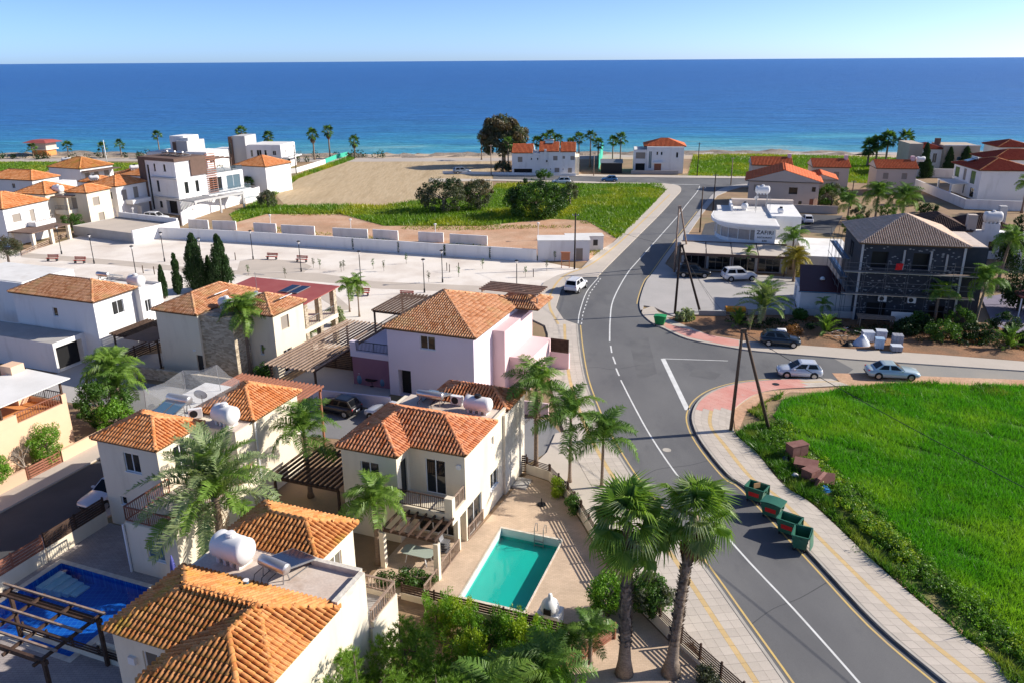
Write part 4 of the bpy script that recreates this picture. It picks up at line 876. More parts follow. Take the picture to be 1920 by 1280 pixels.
for x, y, z in ((-35.38, 36.2, 6.0), (-32.66, 38.1, 5.9), (-34.96, 28.86, 3.2)): h.box('downpipe', 'frame_white', x-.05, x+.05, y-.05, y+.05, .02, z)
# its garden: blue pool with paving, pergola, fences
sheet('terrace', [BW(*p) for p in ((-40.4, 12), (-25.4, 12), (-25.4, 31), (-31.2, 31), (-31.2, 29), (-35, 29), (-35, 32.4), (-40.4, 32.4))], .013, 'grey_pavers', holes=[POOL_B])
pool('rectangular pool with deep blue tiles and pale steps', POOL_B, 'pool_blue', 'pool_blue', 'water_blue', -.16, .85, .35, band='pool_blue')
t = thing('pool_steps', 'pale steps leading down in the far corner of the blue pool', 'steps', POOL_B[0]+(-.84,), A0)
for k in range(5): MB().box(.25+.55*k*.8, .7+.55*k*.8, -2.0+.16*k, -.35, 0, .62-.13*k).build('step', 'pool_white', t)
t = thing('pergola', 'dark wooden pergola over the near end of the blue pool', 'pergola', BW(-33.1, 21.2), A0)
for x in (-2.9, 3.0):
    for y in (-1.7, 1.3): MB().box(x-.08, x+.08, y-.08, y+.08, 0, 2.6).build('post', 'wood_dark', t)
for y in (-1.7, 1.3): MB().box(-3.3, 3.2, y-.08, y+.08, 2.6, 2.82).build('beam', 'wood_dark', t)
for x in (-2.9, -.9, 1.1, 3.0): MB().box(x-.06, x+.06, -2.2, 1.7, 2.823, 2.96).build('beam', 'wood_dark', t)
for k in range(6): y = -1.9+.68*k; MB().box(-3.5, 3.3, y-.05, y+.05, 2.963, 3.06).build('rafter', 'wood_grey' if k % 2 else 'wood_dark', t)
wall_line('garden_wall', 'low cream wall between blue pool and near terrace', [BW(-31, 22.9), BW(-25.4, 22.9)], .9, 'cream'); fence('slat_fence', 'low dark slatted screen in front of the blue pool under the pergola', BW(-36, 22.7), BW(-25.6, 22.7), .5, 0, 3, 'wood_dark', .1, 1.8, .3, 'cream')
fence('slat_fence', 'red-brown slatted fence on cream wall between street and blue pool', BW(-40.45, 12), BW(-40.45, 27.8), .95, 0, 5, 'wood_red', .15, 2.1, .95, 'cream'); fence('slat_fence', 'dark slatted fence beside the white villa and the parked car in the street', BW(-40.45, 27.9), BW(-40.45, 32.3), 1.0, 0, 6, 'wood_dark', .14, 2.1, .95, 'cream')

t = thing('parasol', 'closed violet-blue parasol behind the big tank of the nearest villa', 'parasol', BW(-31.0, 28.2)); MB().lathe([(.03, 0), (.03, 1.0), (.2, 1.1), (.14, 1.9), (.03, 2.5)], 10).build('cloth', 'tarp_violet', t, True); MB().lathe([(.25, 0), (.25, .06), (.04, .08)], 14).build('foot', 'concrete', t)
# --- lilac house
h = House('villa', 'lilac and pink house with a broad hipped tile roof behind the parked black car', org=(-30, 62))
h.walls((-33.65, -25.45, 57.3, 69), 0, 6.25, 'lilac', {'F': [(3.2, 4.65, 4.7, 5.9, 'w'), (.9, 2.15, .05, 2.5, 'h')]})
h.walls((-38, -33.66, 58.3, 69), 0, 2.75, 'plum', top=False); h.slab('terrace_floor', 'lilac', (-38.1, -33.66, 58.2, 69), 2.75, 3.3); h.box('terrace_corner', 'lilac', -38.1, -37.5, 58.2, 58.7, 3.302, 4.15)
h.railing([(-37.5, 58.3), (-33.7, 58.3)], 3.3, .9, 'metal_dark', .14); h.railing([(-38.0, 58.8), (-38.0, 68.9)], 3.3, .9, 'wood_grey', .2)
h.walls((-25.46, -24.3, 61.5, 68.8), 0, 5.6, 'pink'); h.walls((-24.31, -22.3, 62.6, 68.6), 0, 2.9, 'pink'); h.walls((-22.3, -20.4, 68.2, 68.6), 0, 1.7, 'pink')
h.pergola(-38.3, -34.3, 62.9, 68.6, 5.7, 11, 'wood_dark', posts=((-38.2, 63), (-34.5, 63), (-38.2, 68.5)), pz=3.3)
h.pergola(-29.0, -23.6, 67.6, 70.4, 7.3, 6, 'wood_grey', along='x', posts=((-23.3, 67.3),), pz=6)
roof(h, [dict(r=(-34, -25.15, 57.05, 69.4), ze=6.3, apex=(-31.0, 63.6, 8.05)), dict(r=(-27.3, -22.9, 66.4, 70.6), ze=6.3)], 'tile_brown', 0)
for k in range(6): h.box('slat', 'wood_dark', -22.2, -20.4, 68.1, 68.14, 1.75+.2*k, 2.09+.2*k)
for k in range(4): h.box('slat', 'metal_grey', -22.2+.35*k, -22.15+.35*k, 61.2, 61.25, 0, 2.2)
t = thing('carport_pergola', 'long grey-brown slatted carport beside the lilac house', 'pergola', BW(-41.3, 60), A0)
for x in (-2.4, 2.2):
    MB().box(x-.07, x+.07, -6.2, 6.8, 2.62, 2.82).build('beam', 'wood_dark', t)
    for y in (-6.0, .3, 6.5): MB().box(x-.08, x+.08, y-.08, y+.08, 0, 2.62).build('post', 'wood_dark', t)
for k in range(12): x = -2.6+.44*k; MB().box(x-.06, x+.06, -6.6, 7.0, 2.823, 2.95).build('rafter', 'wood_grey', t)
sheet('terrace', [BW(*p) for p in ((-44, 54), (-33.6, 54), (-33.6, 61), (-44, 61))], .015, 'forecourt')
fence('slat_fence', 'tall dark board screen below the lilac house carport', BW(-43.6, 61.2), BW(-38.2, 61.2), 1.9, 0, 10, 'wood_dark', .15, 1.8)
wall_line('garden_wall', 'low lilac wall behind the parked black car', [BW(-39.2, 53.6), BW(-32.0, 54.4)], 1.15, 'lilac'); wall_line('garden_wall', 'pink wall with white plate at the mouth of the lane', [BW(-22.5, 57.4), BW(-18.9, 57.6)], 1.2, 'pink')
wall_line('garden_wall', 'pale pink sloping wall with rails beside the carport', [BW(-38.6, 61.5), BW(-38.8, 71.5)], 2.3, 'pink', cap='wood_grey')
for q, (px, w) in enumerate((((-13.97, 68.0), 'left'), ((-11.72, 67.2), 'right'))):
    t = thing('ceramic_vase', f'{w} blue and white vase below the lilac house terrace', 'vase', (*px, 0)); MB().lathe([(.16, 0), (.3, .25), (.34, .55), (.26, .85), (.14, .98), (.19, 1.08)], 16).build('body', 'solar_blue', t, True); MB().lathe([(.2, 1.08), (.21, 1.11), (.15, 1.13)], 16).build('rim', 'tank_white', t)
t = thing('patio_table', 'low dark patio table between the two blue vases', 'table', (-12.8, 67.4, 0), A0); MB().lathe([(.6, .68), (.62, .70), (.6, .73)], 18).build('top', 'plastic_black', t); MB().lathe([(.3, 0), (.05, .06), (.05, .68)], 12).build('pedestal', 'plastic_black', t)

# --- cream house with stone tower
h = House('villa', 'cream house with stone-clad middle, two hipped roofs and red sheet veranda', org=(-51, 60))
h.walls((-56.8, -51.9, 54.7, 63.3), 0, 6.2, 'cream', {'F': [(4.15, 4.88, .1, 2.25, 'd')]}); h.walls((-51.9, -48.2, 54.95, 58.0), 0, 6.15, 'stone_clad'); h.walls((-51.9, -48.2, 58.0, 63.2), 0, 6.1, 'cream')
h.walls((-48.2, -45.3, 57.0, 61.7), 0, 6.2, 'cream', {'F': [(1.1, 1.5, 2.2, 3.2, 'c')], 'R': [(1.1, 2.3, 4.35, 5.65, 's'), (1.0, 2.3, .2, 2.4, 'm')]})
roof(h, [dict(r=(-57.05, -51.8, 54.45, 63.5), ze=6.25), dict(r=(-50.3, -45.05, 56.6, 61.95), ze=6.25)], 'tile_brown', 0)
h.box('lamp', 'tank_white', -52.9, -52.6, 54.6, 54.7, 2.6, 2.75); h.slab('veranda_floor', 'cream', (-52, -45.6, 62, 68), 2.7, 3.15)
for x, y in ((-45.9, 62.6), (-45.9, 65.0), (-45.9, 67.7), (-51.6, 67.7)): h.box('column', 'stone_clad', x-.25, x+.25, y-.25, y+.25, 0, 2.7); h.box('column', 'stone_clad', x-.25, x+.25, y-.25, y+.25, 3.15, 5.7)
h.railing([(-45.75, 62.2), (-45.75, 67.9)], 3.15, .9, 'metal_grey', .3)
_m = h.mb(); _m.add([(-56.3, 62.0, 5.75), (-45.3, 61.9, 5.75), (-45.3, 68.2, 5.95), (-56.3, 68.2, 5.95), (-56.3, 62.0, 5.83), (-45.3, 61.9, 5.83), (-45.3, 68.2, 6.03), (-56.3, 68.2, 6.03)], [(3, 2, 1, 0), (4, 5, 6, 7), (0, 1, 5, 4), (1, 2, 6, 5), (2, 3, 7, 6), (3, 0, 4, 7)]); _m.build('veranda_roof', 'red_sheet', h.root)
water_tank((*BW(-50.6, 57.3), 6.15), A0+R(-6), 'white water tank above the stone wall of the cream house', 1.4, .5)
solar_heater((*BW(-49.6, 60.2), 6.1), A0+R(120), 'solar heater with glass panels amid the cream house roofs', 1.4, .22, pmat='solar_glass')
roof_panel('solar_collector', 'black panel on the left tile roof of the cream house', (*BW(-52.9, 58.6), 6.95), A0+R(90), 1.9, 1.5, R(-24)); roof_panel('solar_collector', 'black panel on the right tile roof of the cream house', (*BW(-46.2, 59.6), 6.95), A0+R(90), 1.9, 1.4, R(-24))
for k, (x, w) in enumerate(((-49.6, 'nearer'), (-48.4, 'farther'))): roof_panel('roof_light', f'{w} pale blue glass sheet in the red veranda roof'.replace('nearer', 'left').replace('farther', 'right'), (*BW(x, 65.6), 6.0), A0, 1.0, 2.4, R(1.8), 'roof light')
t = thing('tv_aerial', 'thin television aerial above the cream house roof', 'aerial', (*BW(-50.4, 61.5), 6.1), A0); MB().tube([(0, 0, 0), (0, 0, 2.6)], .025, 6).build('mast', 'metal_grey', t); _m = MB(); _m.bar((-.2, 0, 2.4), (1.1, 0, 2.4), .03)
for k in range(6): _m.bar((.1+.18*k, -.3, 2.4), (.1+.18*k, .3, 2.4), .015)
_m.build('antenna', 'metal_grey', t)
wall_line('garden_wall', 'low stone-clad wall below the cream house door', [BW(-59.3, 52.6), BW(-52.2, 53.0), BW(-47, 53.2)], 1.1, 'stone_clad', .3)

# --- white house with flat-roofed garage
h = House('villa', 'white house with a long hipped tile roof and flat garage', org=(-70, 58))
h.walls((-75.1, -64.3, 54.5, 59.6), 0, 6.25, 'white_render', {'F': [(5.2, 5.85, 4.2, 5.15, 'w')], 'R': [(2.15, 3.55, 4.2, 5.6, 'w')]})
h.walls((-71, -63.6, 59.6, 62.6), 0, 6.2, 'white_render', {'R': [(.5, 1.3, 3.6, 4.9, 'w')]}, top=False); h.slab('flat_roof', 'roof_white', (-70.9, -63.7, 59.7, 62.5), 5.7, 5.9)
h.walls((-82, -66.25, 50.9, 54.5), 0, 2.95, 'white_render', {'R': [(.25, 3.2, .02, 2.45, 'h')]}, top=False); h.slab('garage_roof', 'concrete', (-81.9, -66.45, 51.05, 54.5), 2.7, 2.86)
h.walls((-88, -77.5, 57.5, 64), 0, 6.1, 'white_render'); h.box('roof_deck', 'roof_white', -87.8, -77.7, 57.7, 63.8, 6.102, 6.16)
roof(h, [dict(r=(-75.35, -64.05, 54.25, 59.85), ze=6.3)], 'tile_brown', 0)
h.pergola(-63.4, -57.6, 55.2, 59.6, 2.9, 16, 'wood_dark', posts=((-63.2, 55.3), (-57.8, 55.3), (-57.8, 59.5)), over=.3); h.slab('carport_sheet', 'brown_clad', (-60.6, -57.2, 54.0, 57.8), 3.1, 3.16)
water_tank((*BW(-65.2, 60.9), 5.95), A0, 'white water tank on the white house beside the garage', 1.5, .6); solar_heater((*BW(-69.3, 60.6), 6.3), A0+R(180), 'steel boiler behind the ridge of the white house with the garage', 1.5, .26)
fence('slat_fence', 'dark slatted fence below the carport of the white house', BW(-62.3, 54.6), BW(-62.3, 60.5), 1.3, 0, 6, 'wood_dark', .12)
sheet('driveway', [BW(*p) for p in ((-66.2, 46), (-58, 46), (-58, 61), (-66.2, 54.5))], .003, 'forecourt')

# --- peach house at the left edge
h = House('villa', 'peach house at the left edge with an open terrace under a pale canopy', org=(-56, 34))
h.walls((-62, -52.3, 20, 40.4), 0, 3.0, 'peach'); h.slab('terrace_floor', 'orange_paint', (-61.9, -52.4, 20.1, 40.3), 3.002, 3.05); h.parapet((-62, -52.3, 20, 40.4), 3.001, 3.45, .2, 'peach', sides='RB')
for t0, t1 in ((34.3, 36.2), (40.0, 40.4)): h.box('pier', 'peach', -52.52, -52.28, t0, t1, 3.451, 4.15)
h.railing([(-52.4, 25), (-52.4, 34.2)], 3.4, .8, 'wood_red', .2, tw=.1); h.railing([(-52.4, 36.2), (-52.4, 40)], 3.4, .8, 'wood_red', .2, tw=.1); h.railing([(-52.6, 40.3), (-56.5, 40.3)], 3.4, .8, 'metal_dark', .2)
h.walls((-62, -56.4, 20, 36.5), 3.0, 5.3, 'peach', {'R': [(9, 11, 3.05, 5.1, 'm')]}); h.box('chimney', 'peach', -57.2, -56.0, 39.2, 40.3, 3.05, 6.2)
_m = h.mb(); _m.add([(-62, 20, 5.6), (-51.7, 20, 5.35), (-51.7, 40.6, 5.35), (-56.2, 40.6, 5.5), (-62, 20, 5.7), (-51.7, 20, 5.43), (-51.7, 40.6, 5.43), (-56.2, 40.6, 5.58)], [(3, 2, 1, 0), (4, 5, 6, 7), (0, 1, 5, 4), (1, 2, 6, 5), (2, 3, 7, 6), (3, 0, 4, 7)]); _m.build('canopy', 'roof_white', h.root)
for y in (30.2, 35.2, 40.2): h.box('post', 'wood_dark', -52.5, -52.36, y-.07, y+.07, 3.46 if y != 35.2 else 4.16, 5.36)
wall_line('garden_wall', 'low peach wall along the street pavement by the rounded hedges', [BW(-50.3, 12), BW(-50.3, 34.5)], 1.0, 'peach', .2); wall_line('garden_wall', 'short peach wall next to the small brown gate', [BW(-50.3, 37.5), BW(-50.3, 41.5)], 1.0, 'peach', .2)
fence('garden_gate', 'small brown slatted gate in the peach garden wall', BW(-50.3, 34.6), BW(-50.3, 37.4), 1.0, .05, 5, 'wood_red', .13, 1.4)


# ================================================================ farther houses
def base_from_right(fr, ang, w): return (fr[0]-w*math.cos(ang), fr[1]-w*math.sin(ang))
def simple_villa(label, base, ang, w, d, ze, tile, wall, ops=None, group=None, gable=None, open_='', p=.42, name='house'):
    h = House(name, label, base=base, ang=ang); h.walls((.25, w-.25, .25, d-.25), 0, ze-.05, wall, ops or {}, dep=.12)
    roof(h, [dict(r=(0, w, 0, d), ze=ze, open=open_, p=p)], tile, 0, tw=.3, tl=.55, gable=gable or wall); return h
a = R(-15)
h = simple_villa('white villa with orange hipped roof and brown pergola at the left edge beyond the garden', base_from_right((-80.8, 126.4), a, 9), a, 9, 9.5, 6.2, 'tile_orange', 'white_render', {'R': [(1.5, 3.2, 3.7, 5.0, 's'), (5.0, 6.0, 3.0, 5.2, 's')]})
h.slab('balcony', 'white_render', (8.75, 10.4, 4.4, 8.6), 2.6, 3.3); h.railing([(10.3, 4.6), (10.3, 8.4)], 3.3, .7, 'shutter', .4)
h.slab('pergola_roof', 'brown_clad', (8.8, 13.6, .2, 8.2), 2.4, 2.55)
for x, y in ((13.3, .5), (13.3, 4.2), (13.3, 7.9), (9.2, .5)): h.box('column', 'cream', x-.25, x+.25, y-.25, y+.25, 0, 2.4)
a = R(-16); h = House('house', 'cream house with two orange hipped roofs and a balcony behind the low white wall', base=(-89.2, 143.5), ang=a)
h.walls((.2, 6.9, .2, 7.5), 0, 6.1, 'cream', {'F': [(3.6, 4.2, 4.0, 5.0, 'w'), (5.4, 5.9, 2.2, 3.2, 'w')]}); h.walls((6.9, 8.5, 2.5, 8), 0, 5.9, 'cream'); h.walls((8.5, 12.9, 3.3, 9), 0, 6.1, 'cream', {'R': [(1.2, 2.8, 3.6, 5.1, 's'), (2.0, 3.4, .6, 2.2, 's')], 'F': [(.8, 2.0, 3.2, 5.2, 's')]})
h.slab('balcony', 'cream', (7.2, 10.2, 1.4, 3.3), 2.4, 3.2); h.railing([(7.3, 1.5), (10.1, 1.5)], 3.2, .8, 'shutter', .3); h.slab('balcony_roof', 'brown_clad', (7.0, 10.4, 1.2, 3.4), 5.5, 5.62); h.box('column', 'cream', 9.9, 10.15, 1.5, 1.75, 3.2, 5.5)
roof(h, [dict(r=(0, 7.2, 0, 7.7), ze=6.15), dict(r=(8.4, 13.1, 3.1, 9.2), ze=6.15)], 'tile_orange', 0, tw=.3, tl=.55)
water_tank((-81.6, 144.6, 5.95), a, 'white water tank between the orange roofs of the far cream house', 1.7, .65)
a = R(-18); h = simple_villa('white bungalow with long orange roof at the left edge near the grass', base_from_right((-95.6, 160.7), a, 13), a, 13, 7, 6.0, 'tile_orange', 'white_render', {'F': [(7, 7.8, 4.2, 5.2, 'w')]}); h.walls((13, 16.5, 3, 7.5), 0, 5.2, 'white_render')
a = R(-24); h = simple_villa('white house with ochre hipped roof and brown veranda nearest the coast road', (-104.3, 182), a, 10.5, 9, 6.1, 'tile_ochre', 'white_render', {'R': [(1, 2.4, 3.2, 5.0, 's'), (3.4, 4.6, 3.2, 5.0, 's'), (6, 7.4, 3.0, 5.0, 's')]}); h.slab('veranda_roof', 'brown_clad', (10.3, 12.6, .5, 9), 5.4, 5.55)
water_tank((-101.5, 185.6, 6.6), a+R(30), 'white tank on the ochre roof nearest the coast road', 1.9, .5, rib=False)
a = R(-22); h = simple_villa('white house with orange hipped roof behind the dark leafy tree', (-80.8, 153.5), a, 7, 8, 6.1, 'tile_orange', 'white_render', {'F': [(4.6, 5.3, 3.6, 5.0, 'w')], 'R': [(1.2, 2.4, 3.2, 5.2, 's'), (4, 5.2, 3.2, 5.4, 's')]}); h.slab('balcony', 'white_render', (6.75, 8.6, 2, 6.5), 2.5, 3.3)
h = simple_villa('white house with orange roof half hidden by the brown tower', (-82.8, 168.5), a, 9, 6.5, 6.1, 'tile_orange', 'white_render', {'F': [(5.4, 6.2, 3.8, 5.0, 'w')]}); water_tank((-78.5, 169.0, 6.9), R(30), 'white tank on the orange roof beside the brown tower', 1.8, .45, rib=False)
h = simple_villa('low white house with small orange roof between the larger villas', (-88.5, 164.5), a, 6, 5, 5.2, 'tile_orange', 'white_render'); water_tank((-84.5, 163.4, 5.6), R(25), 'white tank beside the small orange roof between larger villas', 1.6, .45, rib=False)

# --- modern house with the brown tower
a = R(-29); h = House('modern_house', 'tall white modern house with brown tower and lattice screen', base=(-72.8, 158.9), ang=a)
h.walls((1.7, 10.2, 0, 7), 0, 10.2, 'white_render', {'F': [(.4, 1.0, .6, 9.3, 'k'), (2.4, 2.9, 8.2, 9.6, 'w'), (5.2, 5.8, 8.3, 9.6, 'w'), (2.6, 3.3, 4.2, 6.4, 'w'), (2.6, 3.4, 1.2, 2.4, 'w'), (4.6, 7.6, .1, 2.7, 'h')], 'R': [(1.6, 2.5, 4.0, 6.2, 'w'), (4.2, 5.0, 4.0, 6.2, 'w')]}, trim='frame_dark')
h.walls((0, 1.69, -.25, 7.2), 0, 10.8, 'brown_clad'); h.box('brown_band', 'brown_clad', 1.69, 10.45, -.25, 7.2, 10.2, 10.8); h.box('brown_corner', 'brown_clad', 9.9, 10.46, 3.4, 7.2, 7.2, 10.19)
for z in (3.1, 6.9): h.box('ledge', 'grey_render', 3.5, 10.7, -.5, 0, z, z+.28)
h.walls((2.5, 10.2, 7.01, 16.5), 0, 6.9, 'white_render', {'R': [(.6, 3.8, 3.4, 6.2, 'm'), (5.0, 8.6, 3.4, 6.2, 'b'), (.8, 3.8, .1, 2.6, 'm'), (5.0, 8.4, .1, 2.6, 's')]}); h.slab('balcony', 'white_render', (10.2, 12.2, 5.5, 16.5), 2.9, 3.3)
h.railing([(12.1, 5.6), (12.1, 16.4)], 3.3, .9, 'glass_blue', .12, tw=.03)
scr = h.box('lattice_frame', 'wood_red', 10.3, 10.45, 7.1, 9.6, 3.3, 3.5)
for k in range(18): h.box('lattice_slat', 'wood_red', 10.3, 10.42, 7.1, 9.6, 3.7+k*.42, 3.86+k*.42, scr)
for k in range(9): h.box('rafter', 'grey_render', 10.2, 14.5, -.2+.8*k, .05+.8*k, 2.9, 3.15)
h.box('pergola_beam', 'grey_render', 14.5, 14.8, -.4, 12, 2.8, 3.2); h.slab('pergola_roof', 'grey_render', (10.5, 14.5, 7.6, 12), 2.9, 3.15)
for y in (-.2, 5.8, 11.7): h.box('post', 'grey_render', 14.5, 14.8, y-.15, y+.15, 0, 2.8)
h.slab('roof_deck', 'roof_white', (2.6, 10.1, 7.1, 16.4), 6.902, 6.98); h.railing([(10.1, 7.2), (10.1, 16.4)], 6.98, .9, 'glass_blue', .12, tw=.03)
for k in range(3): solar_heater((*h.W(3.5+2.2*k, 3.5), 10.8), a+R(180), ['left', 'middle', 'right'][k]+' solar heater on the flat top of the brown tower house', 1.6, .28)
for k in range(4): h.box('roof_pergola', 'brown_clad', 5+1.4*k, 5.2+1.4*k, 7.4, 14, 9.6, 9.8)
h.box('roof_pergola', 'brown_clad', 4.9, 10.3, 7.3, 7.5, 9.4, 9.6); h.box('roof_pergola', 'brown_clad', 4.9, 10.3, 13.8, 14, 9.4, 9.6)
for x in (5.1, 10): 
    for y in (7.4, 13.9): h.box('post', 'brown_clad', x-.08, x+.08, y-.08, y+.08, 6.98, 9.4)
h2 = simple_villa('white house with plain orange roof right of the lattice screen', (-62.3, 182.0), R(-24), 9, 9, 6.2, 'tile_orange', 'white_render')
wall_line('white_wall', 'long white wall running up beside the ploughed field grass', [(-59.78,143.64),(-60.37,149.83),(-59.08,157.65),(-57.23,164.95),(-54.92,175.05)], 2.4, 'white_render', .2); wall_line('white_wall', 'white wall of the villas behind the parked white car', [(-76.02,149.86),(-74.17,155.88),(-71.75,154.65)], 1.8, 'white_render', .2)
t = thing('swimming_pool', 'raised glass-sided pool beside the tall white modern house', 'swimming pool', (-57.60,170.26), a); MB().box(-3.5, 3.5, -2, 2, 0, 1.1).build('basin', 'white_render', t); MB().box(-3.3, 3.3, -1.8, 1.8, 1.102, 1.16).build('water', 'glass_blue', t)
# --- modern villas at the shore
a = R(-18); h = House('modern_house', 'white flat-roofed villa with grey stone tower at the shore left', base=(-97, 217), ang=a)
h.walls((0, 9, 0, 9), 0, 5.6, 'white_render', {'F': [(2, 3, 3.2, 4.8, 'w')]}); h.walls((9, 12.5, 1, 8), 0, 8.6, 'grey_render'); h.walls((8.2, 9, .6, 7), 0, 8.3, 'brown_clad'); h.walls((12.5, 19, 0, 9), 0, 6.0, 'white_render', {'F': [(1, 5, 3.2, 4.8, 'm'), (1, 5, .3, 2.5, 'm')], 'R': [(1, 3, 3, 5, 'w')]}); h.walls((5.5, 10, 3, 9), 5.6, 9.6, 'white_render')
h.box('roof_box', 'roof_white', 9.5, 12.2, 2, 6, 8.602, 9.3); h.box('roof_deck', 'roof_white', .2, 8.9, .2, 8.8, 5.602, 5.68)
a = R(-8); h = House('modern_house', 'white flat-roofed villa with brown and grey tower before the sea', base=(-72.5, 224.5), ang=a)
h.walls((0, 9.6, 0, 10), 0, 6.5, 'white_render', {'F': [(.8, 1.5, 3.3, 5.2, 'w'), (2.6, 4.0, 3.3, 5.2, 'w'), (4.8, 5.5, 3.3, 5.2, 'w'), (.4, 2.0, .2, 2.4, 'm'), (3.0, 5.6, .2, 2.4, 'm'), (7.4, 8.6, .6, 1.8, 'w'), (7.2, 8.2, 3.8, 5.0, 'w')], 'R': [(3, 3.6, 3.5, 5, 'w'), (4, 6, .2, 2.4, 'm')]})
h.walls((-4.6, -.9, 1, 8), 0, 8.8, 'grey_render'); h.walls((-5.6, -4.6, .5, 7), 0, 8.6, 'brown_clad', {'F': [(.2, .8, 4, 7, 'k')]}); h.walls((-12, -5.6, 2, 9), 0, 5.0, 'white_render', {'F': [(.5, 6, .3, 2.4, 'm')]}); h.walls((-.9, 0, 1, 8), 0, 6.2, 'white_render'); h.box('roof_deck', 'roof_white', .2, 9.4, .2, 9.8, 6.502, 6.58)
h.railing([(9.9, .5), (11.5, .5), (11.5, 9.5)], 3.2, .9, 'frame_dark', .4); h.slab('balcony', 'white_render', (9.6, 11.6, .4, 9.6), 2.9, 3.2)
wall_line('white_wall', 'white boundary wall below the shore villa by the green net', [(-66.66,208.65),(-57.33,215.42),(-53.77,234.93)], 1.3, 'white_render', .2); wall_line('garden_net', 'green plastic net along the edge of the ploughed field', [(-54.05,236.21),(-53.09,248.17),(-51.19,255.25)], 1.3, 'solar_blue', .05, cat='net')
MATS['green_net'] = pm('green_net', (.05, .42, .30), grain=.1); bpy.data.objects['garden_net'].children[0].data.materials[0] = MATS['green_net']
# --- white house with scarlet roofs
a = R(-5); h = House('house', 'long white house with two scarlet roofs in front of the palms', base=(.3, 208.6), ang=a)
h.walls((0, 7.2, 0, 8), 0, 5.6, 'white_render', {'F': [(1.5, 2.7, 3.3, 4.6, 's'), (4.8, 5.2, 3.8, 4.4, 'w'), (6.4, 6.8, 3.8, 4.4, 'w'), (.5, 5.2, .1, 1.6, 'h')]}); h.walls((7.2, 16.2, -.3, 8), 0, 6.0, 'white_render', {'F': [(3.4, 4.5, 3.8, 4.9, 's'), (5.8, 6.4, 4.2, 4.9, 's'), (7.8, 9.0 - .1, 3.9, 4.9, 's'), (3.8, 5.0, .8, 1.9, 's'), (7.2, 8.2, .7, 1.9, 's'), (1.6, 1.9, 1.4, 1.8, 'w'), (2.6, 2.9, 1.4, 1.8, 'w'), (5.8, 6.1, 1.4, 1.8, 'w')]}); h.walls((16.2, 17.2, .3, 8), 0, 4.6, 'cream')
roof(h, [dict(r=(-.1, 5.4, -.3, 8.4), ze=5.65, open='LR', p=.42), dict(r=(6.9, 12.1, -.5, 8.4), ze=6.05, open='LR'), dict(r=(12.4, 16.4, -.5, 8.4), ze=6.0, open='LR')], 'tile_scarlet', 0, tw=.32, tl=.6, gable='white_render', caps=False)
solar_heater((*h.W(9.5, 4.5), 7.6), a, 'solar heater with blue panel on the long white house', 2.2, .3); h.box('chimney', 'white_render', 8.3, 8.9, -.6, -.3, 2.5, 6.6); ac_unit((*h.W(9.1, -.75), 3.3), a, 'air conditioner on the front of the long white house')
wall_line('garden_wall', 'low white wall in front of the long white house', [(-17.95,212.37),(0.29,208.37),(16.61,205.55)], .7, 'white_render', .2)
# --- white house right of the palms
a = R(-8); h = House('house', 'white house with red hipped roof beside the coast road', base=(31.9, 211), ang=a)
h.walls((0, 3.4, .8, 9), 0, 5.8, 'white_render', {'F': [(.6, 3.0, 3.6, 5.2, 's'), (.6, 3.0, .2, 2.4, 'h')]}); h.walls((3.4, 12.8, 0, 9.5), 0, 6.7, 'white_render', {'F': [(.5, 1.3, 1.2, 5.6, 'b'), (2.4, 2.9, 4.6, 5.5, 'w'), (3.5, 4.0, 4.6, 5.5, 'w'), (7.4, 8.0, 4.0, 5.4, 'w'), (2.0, 3.8, .1, 2.5, 'D')]})
roof(h, [dict(r=(2.6, 13.3, 1.0, 10), ze=6.75, p=.36)], 'tile_scarlet', 0, tw=.32, tl=.6); h.box('porch', 'white_render', 5.0, 7.6, -.9, 0, 2.6, 2.9); h.slab('roof_deck', 'roof_white', (.1, 3.3, .9, 8.9), 5.802, 5.9)
wall_line('garden_wall', 'low grey wall in front of the white house with the red hipped roof', [h.W(-.5, -2.2), h.W(11.5, -2.2)], 1.0, 'concrete', .2)
t = thing('shed', 'dark netted garden shed beside the white house with red roof', 'shed', (23.5, 211, 0), R(-6)); MB().box(0, 5.5, 0, 4, 0, 2.6).build('side', 'metal_dark', t); MB().add([(-.2, -.3, 2.6), (5.7, -.3, 2.6), (5.7, 4.3, 3.1), (-.2, 4.3, 3.1), (-.2, -.3, 2.7), (5.7, -.3, 2.7), (5.7, 4.3, 3.2), (-.2, 4.3, 3.2)], [(3, 2, 1, 0), (4, 5, 6, 7), (0, 1, 5, 4), (1, 2, 6, 5), (2, 3, 7, 6), (3, 0, 4, 7)]).build('roof', 'metal_grey', t)
wall_line('windbreak', 'tall green windbreak screen between the palms', [(23.27,214.52),(28.50,251.95)], 4.2, 'green_net', .08, cat='screen')
